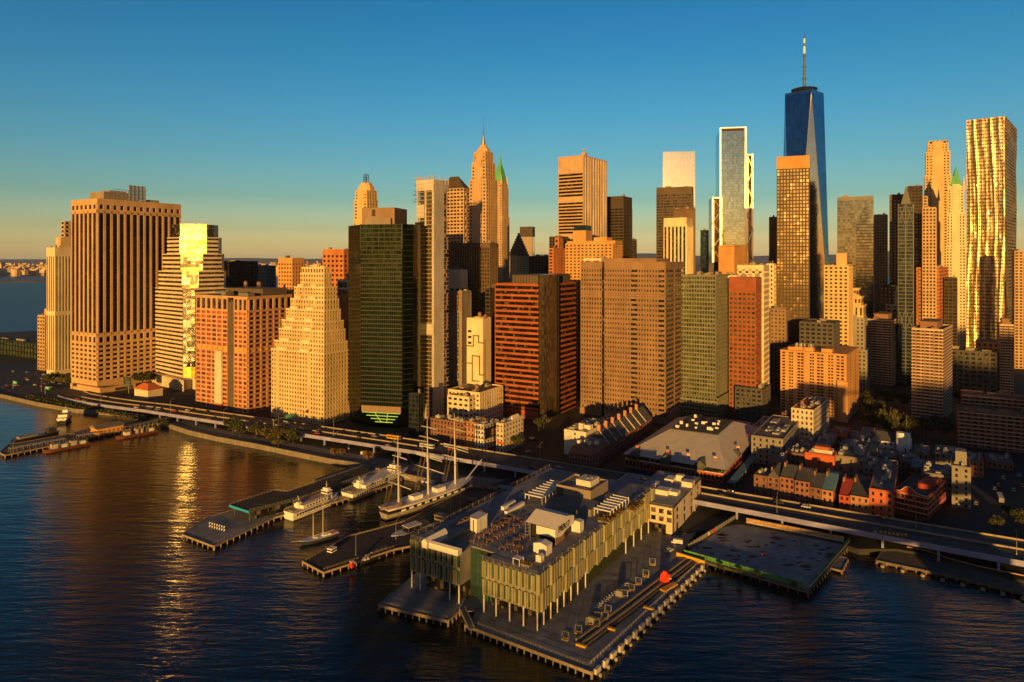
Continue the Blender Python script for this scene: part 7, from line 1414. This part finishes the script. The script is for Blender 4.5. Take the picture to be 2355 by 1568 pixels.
for c in (('car', 'silver', 192, 923, 7.2, 'silver car at the far left of the elevated highway'), ('car', 'red', 178, 919, 7.0, 'red car at the far left of the elevated highway'), ('car', 'white', 313, 938, 9.01, 'white car on the elevated highway below the tiled hall'), ('car', 'dark', 340, 941, 9.01, 'dark car just behind the white one below the tiled hall'), ('car', 'red', 400, 947, 9.01, 'red car on the elevated highway before the netted slab'), ('car', 'dark', 520, 961, 9.01, 'dark car on the elevated highway under the white hoist shaft'), ('car', 'white', 692, 987, 9.01, 'white car on the elevated highway behind the waterside trees'), ('car', 'dark', 733, 992, 9.01, 'dark car following the white one behind the waterside trees'), ('car', 'dark', 777, 997, 9.01, 'dark car on the highway in front of the green glass tower'), ('car', 'dark', 827, 1006, 9.01, 'dark car below the green glass tower\'s lit atrium'), ('bus', 'yellow', 905, 1010, 9.01, 'yellow bus on the elevated highway under the green glass tower'), ('car', 'silver', 908, 1018, 9.01, 'silver car beside the yellow bus'), ('bus', 'white', 982, 1030, 9.01, 'white coach on the elevated highway behind the tall ship'), ('car', 'dark', 1048, 1040, 9.01, 'dark car ahead of the white coach behind the fore mast'), ('car', 'dark', 1225, 1076, 9.01, 'dark car on the shaded highway before the open square'), ('car', 'silver', 1284, 1076, 9.01, 'silver car on the shaded highway before the counting house row'), ('car', 'teal', 1446, 1101, 9.01, 'teal car on the shaded highway left of the green truck'), ('truck', 'green', 1478, 1112, 9.01, 'bright green box truck passing the white corner building'), ('car', 'dark', 1660, 1142, 9.01, 'dark car on the highway in front of the market hall corner'), ('suv', 'dark', 1680, 1133, 9.01, 'dark sport utility vehicle near the market hall corner'), ('suv', 'dark', 1790, 1158, 9.01, 'dark sport utility vehicle in front of the slate roofed row'), ('suv', 'white', 1853, 1167, 9.01, 'white sport utility vehicle in front of the blue roofed house'), ('suv', 'dark', 2022, 1193, 9.01, 'dark sport utility vehicle in front of the corner hotel')):
    car(*c[:5], A_, c[5])
for c in (('van', 'white', 1556, 1250, 2.5, R(160), 'white van parked in the lane beside the white corner building'), ('suv', 'white', 1538, 1268, 2.5, R(40), 'white and dark car parked at the side of the pier building'), ('suv', 'silver', 2244, 1160, 3.0, R(55), 'silver car in the shaded street beyond the corner hotel'), ('car', 'white', 1975, 1012, 3.0, R(10), 'white car parked by the park behind the old quarter'), ('car', 'white', 1215, 1040, 3.0, R(30), 'white car on the open square beside the old brick row'), ('car', 'silver', 1240, 1030, 3.0, R(30), 'silver car further back on the open square'), ('van', 'dark', 1225, 1012, 3.0, R(0), 'dark van at the back of the open square'), ('car', 'dark', 1205, 1052, 3.0, R(25), 'dark car at the river side of the open square'), ('van', 'white', 838, 1046, 3.0, R(-30), 'white van under the highway near the slim pier'), ('bus', 'silver', 2300, 1150, 3.0, R(60), 'long silver bus in the shaded street at the edge of the view')):
    car(*c[:5], c[5], c[6])
for i in range(15):
    s = -640 + i * 24 + (i * 37) % 11; lane = (2.4, 6.3, 16, 20)[(i * 5) % 4]; X, Y = FD(s, lane); k = ('dark', 'silver', 'white', 'dark', 'red')[i % 5]; u, v = CX + F * X / Y, HZ + (H - 9.01) * F / Y; car('car', k, u, v, 9.01 if s > -610 else fdz(s) + .01, A_, k + ' car in the loose traffic on the sunlit far stretch of the highway')
rr = random.Random(77); cols = ['white', 'dark', 'silver', 'red']; seen = {}
for i in range(34):
    u = rr.uniform(2, 150); v = rr.uniform(852, 895) - u * .02; k = cols[i % 4]; car('car', k, u, v, 3.01, R(-30 + rr.choice((0, 180)) + rr.uniform(-8, 8)), k + ' car in the busy junction left of the ribbed tower')
for i in range(7):
    u = rr.uniform(2262, 2350); v = rr.uniform(1080, 1130); k = cols[i % 4]; car('car', k, u, v, 3.01, R(55 + rr.choice((0, 180))), k + ' car in the shaded lot before the lower dark slab')
# yellow barrels on the highway
b0 = None
for i in range(8):
    X, Y = G(2012 + i * 9.5 + (4 if i else 0), 1226 + i * 1.0, 9.0)
    if b0 is None: b0 = thing('traffic_barrel', 'yellow crash barrel on the elevated highway', 'barrel', (X, Y, 9.01), 0, 'yellow barrels on the highway'); MB().cone(0, 0, .12, 1.2, .62, .5, 12).build('drum', 'yellow_paint', b0); MB().box(-.7, .7, -.7, .7, 0, .12).build('base', 'black_paint', b0)
    else: dup(b0, (X, Y, 9.01), i)
# lamp posts
lp = None
def lamp(u, v, z, s, rz, lab):
    global lp
    X, Y = G(u, v, z)
    if lp is None:
        lp = thing('street_lamp', lab, 'street lamp', (X, Y, z), rz, 'tall street lamps'); MB().cone(0, 0, 0, 9.5, .14, .08, 7).build('pole', 'galv', lp); q = MB(); q.tube((0, 0, 9.4), (1.6, 0, 10.6), .07, n=5); q.tube((1.6, 0, 10.6), (2.6, 0, 10.7), .06, n=5); q.build('arm', 'galv', lp); MB().box(2.3, 3.2, -.2, .2, 10.6, 10.8).build('lamp_head', 'galv', lp); MB().box(-.25, .25, -.25, .25, 0, .6).build('base', 'galv', lp); lp.scale = (s,) * 3
    else: dup(lp, (X, Y, z), rz, lab, None, s)
for (u, v, z, s, lab) in ((2106, 1214, 9, 1.0, 'street lamp on the highway in front of the corner hotel'), (2337, 1275, 9, 1.0, 'street lamp on the highway at the view\'s edge'), (1786, 1180, 9, 1.0, 'street lamp on the highway in front of the grey gabled house'), (1609, 1122, 9, 1.1, 'street lamp on the highway in front of the market hall'), (1372, 1092, 9, 1.0, 'street lamp on the highway before the counting house row'), (767, 1002, 9, 1.4, 'tall street lamp on the highway before the green glass tower'), (1241, 1060, 3, 1.2, 'street lamp on the open square'), (640, 978, 9, 1.0, 'street lamp on the highway beside the wedding cake tower'), (514, 972, 9, 1.1, 'street lamp on the highway under the netted slab'), (392, 950, 9, 1.2, 'street lamp on the highway below the golden cornered tower'), (232, 925, 8, 1.2, 'street lamp on the highway below the striped slab'), (95, 900, 5, 1.2, 'street lamp by the junction left of the ribbed tower'), (1058, 1180, 2.2, 1.5, 'lamp mast on the dark timber pier nearest the roof pavilion'), (1036, 1190, 2.2, 1.3, 'lamp mast on the dark timber pier left of the roof pavilion'), (910, 1240, 2.2, 1.0, 'lamp mast on a round foot beside the pale canopied boat'), (818, 1277, 2.2, 1.0, 'lamp mast near the tip of the dark timber pier'), (1158, 1175, 2.2, 1.0, 'lamp mast by the left side of the pier building'), (30, 1045, 2.2, 1.0, 'pale mast at the tip of the working pier')): lamp(u, v, z, s, R(60), lab)
# green road signs
mk('sign_green', (.02, .40, .18), rough=.4, var=.1)
def gantry(label, u, v, z, L, sw_, rz=A_):
    X, Y = G(u, v, z); r = thing('road_sign', label, 'road sign', (X, Y, z), rz); q = MB(); q.box(-.3, .3, -.3, .3, 0, 7.5); q.box(-.2, L, -.2, .2, 6.6, 7.2); q.build('gantry', 'galv', r); MB().box(L - sw_, L, -.35, -.22, 5.4, 8.6).build('sign_panel', 'sign_green', r); q = MB(); 
    for k in range(3): q.box(L - sw_ + .5, L - 1 - k * .6, -.38, -.352, 7.9 - k * .8, 8.15 - k * .8)
    q.build('sign_lines', 'white_paint', r)
gantry('green overhead road sign on a gantry beside the wedding cake tower', 629, 985, 9, 20, 8, R(60)); gantry('green road sign over the junction nearest the water', 30, 893, 3, 9, 8); gantry('green road sign over the junction before the olive trees', 104, 906, 4, 9, 8)
# flag on the working pier, red kiosk and market stalls on the timber pier
r = put('kiosk', 'small red kiosk beside a lamp mast on the dark timber pier', 'kiosk', 809, 1305, 2.2, MB().box(-.7, .7, -.7, .7, 0, 2.9), 'red_paint', child='wall'); MB().box(-.9, .9, -.9, .9, 2.9, 3.1).build('roof', 'white_paint', r)
for (u, v, L, m, lab) in ((1160, 1130, 9, 'dark_metal', 'dark shuttered kiosk at the root of the timber pier'), (1085, 1158, 5, 'deck_wood', 'low flat roofed ticket booth in the middle of the timber pier'), (985, 1116, 8, 'tent', 'white canopied stall alongside the tall ship'), (1015, 1195, 7, 'grey_stone', 'grey container hut beside the pier building')):
    r = put('kiosk', lab, 'kiosk', u, v, 2.2, MB().box(-L / 2, L / 2, -2, 2, 0, 2.8), m, child='wall'); MB().box(-L / 2 - .4, L / 2 + .4, -2.4, 2.4, 2.8, 3.05).build('roof', 'blue_roof' if L > 8 else m, r); MB().box(-L / 2 + .6, L / 2 - .6, -2.06, -1.98, .9, 2.2).build('counter_window', 'window_dark', r)
# ================================================================ behind the camera: the suspension bridge and the opposite bank that shade the low ground
mk('bridge_stone', (.32, .27, .21), vs=.2)
def btower(lab, x, y, rz):
    r = thing('bridge_tower', lab, 'bridge tower', (x, y, 0), rz); H_ = 84; q = MB()
    for a, b in ((-17, -12), (-3.2, 3.2), (12, 17)): q.box(a, b, -5.5, 5.5, 38, 66)
    q.box(-17, 17, -6, 6, -1, 38); q.box(-17.6, 17.6, -6.3, 6.3, 76, 80); q.box(-18.2, 18.2, -6.8, 6.8, 80.01, H_)
    for c in (-7.6, 7.6):     # pointed arches
        n = 8
        for i in range(n):
            f0, f1 = i / n, (i + 1) / n; w0 = 4.4 * (1 - f0 ** 1.8); 
            q.box(c - 4.4, c - w0 + .02, -5.45, 5.45, 66 + f0 * 8, 66 + f1 * 8); q.box(c + w0 - .02, c + 4.4, -5.45, 5.45, 66 + f0 * 8, 66 + f1 * 8)
    q.box(-17, 17, -5.6, 5.6, 74.01, 76); 
    for a, b in ((-17, -12), (-3.2, 3.2), (12, 17)): q.box(a, b, -5.5, 5.5, 66, 74)
    return r, q
T1 = Vector((158, 64)); T2 = Vector((-192, -384)); d = T2 - T1; rz = math.atan2(d.y, d.x) + math.pi / 2
for p, lab in ((T1, 'stone suspension bridge tower with twin pointed arches on the near bank'), (T2, 'stone suspension bridge tower with twin pointed arches by the opposite bank')):
    r, q = btower(lab, p.x, p.y, rz); q.build('masonry', 'bridge_stone', r)
r = thing('bridge_deck', 'suspension bridge roadway with main cables and hangers', 'bridge', (T1.x, T1.y, 0), rz - math.pi / 2); L = d.length
MB().box(-560, L + 280, -12, 12, 38.2, 41).build('roadway', 'dark_metal', r); q = MB()
for y in (-11, -4, 4, 11):
    for i in range(24): x0, x1 = L * i / 24, L * (i + 1) / 24; f = lambda x: 44 + 38 * ((2 * x / L - 1) ** 2); q.tube((x0, y, f(x0)), (x1, y, f(x1)), .3, n=4)
    q.tube((0, y, 82), (-260, y, 41), .3, n=4); q.tube((L, y, 82), (L + 260, y, 41), .3, n=4)
q.build('cable', 'dark_metal', r)
q = MB()
for i in range(1, 60): x = L * i / 60; z = 44 + 38 * ((2 * x / L - 1) ** 2); q.tube((x, -11, 41), (x, -11, z), .06, n=3); q.tube((x, 11, 41), (x, 11, z), .06, n=3)
q.build('hanger', 'dark_metal', r)
q, P = poly_sheet('opposite_bank', [(-1600, -620, 0), (1800, -520, 0), (1800, -2600, 0), (-1600, -2600, 0)], 3, 'asphalt', thick=4.5); tag(q.build('opposite_bank', 'asphalt'), kind='structure')
bank = [(34, 76, 168), (110, 66, 178), (190, 80, 214), (-330, 60, 84), (-265, 60, 92), (-195, 66, 88), (-128, 60, 95), (-60, 66, 90), (8, 60, 97), (76, 66, 93), (283, 66, 102), (352, 60, 96)]  # unseen blocks, added and sized to cast shade over the low ground
ordw = ['shortest tower', 'shorter tower', 'taller tower', 'first', 'second', 'third', 'fourth', 'fifth', 'sixth', 'seventh', 'eighth', 'ninth', 'tenth', 'eleventh']
for i, (x, w, hh) in enumerate(bank):
    t = thing('apartment_block', 'unseen block added for shade, ' + ordw[i] + ' along the opposite bank facing the river', 'building', (x, -960 if hh > 150 else -900, 3), 0, 'unseen blocks added for shade on the opposite bank'); hh = hh + (8 if x < -100 else 2)
    MB().box(-w / 2, w / 2, -20, 20, 0, hh).build('wall', 'brown_brick', t); q = MB()
    for j in range(int(hh / 3.4)): q.box(-w / 2 + 2, w / 2 - 2, 20, 20.1, j * 3.4 + 1, j * 3.4 + 2.6)
    q.build('window_band', 'window_dark', t); MB().box(-w * .2, w * .1, -8, 8, hh, hh + 5 + (i * 3) % 6).build('roof_house', 'brown_brick', t)
# ================================================================ morning haze
mh = bpy.data.materials.new('haze'); mh.use_nodes = True; nt = mh.node_tree; nt.nodes.remove(nt.nodes['Principled BSDF']); pv = nt.nodes.new('ShaderNodeVolumePrincipled'); pv.inputs['Color'].default_value = (.85, .88, .95, 1); pv.inputs['Density'].default_value = 1.2e-5; pv.inputs['Anisotropy'].default_value = .2
nt.links.new(pv.outputs[0], nt.nodes['Material Output'].inputs['Volume']); M['haze'] = mh
tag(MB().box(-17500, 14000, -2900, 21000, -3, 620).build('haze', 'haze'), kind='stuff')
SC.cycles.volume_bounces = 0
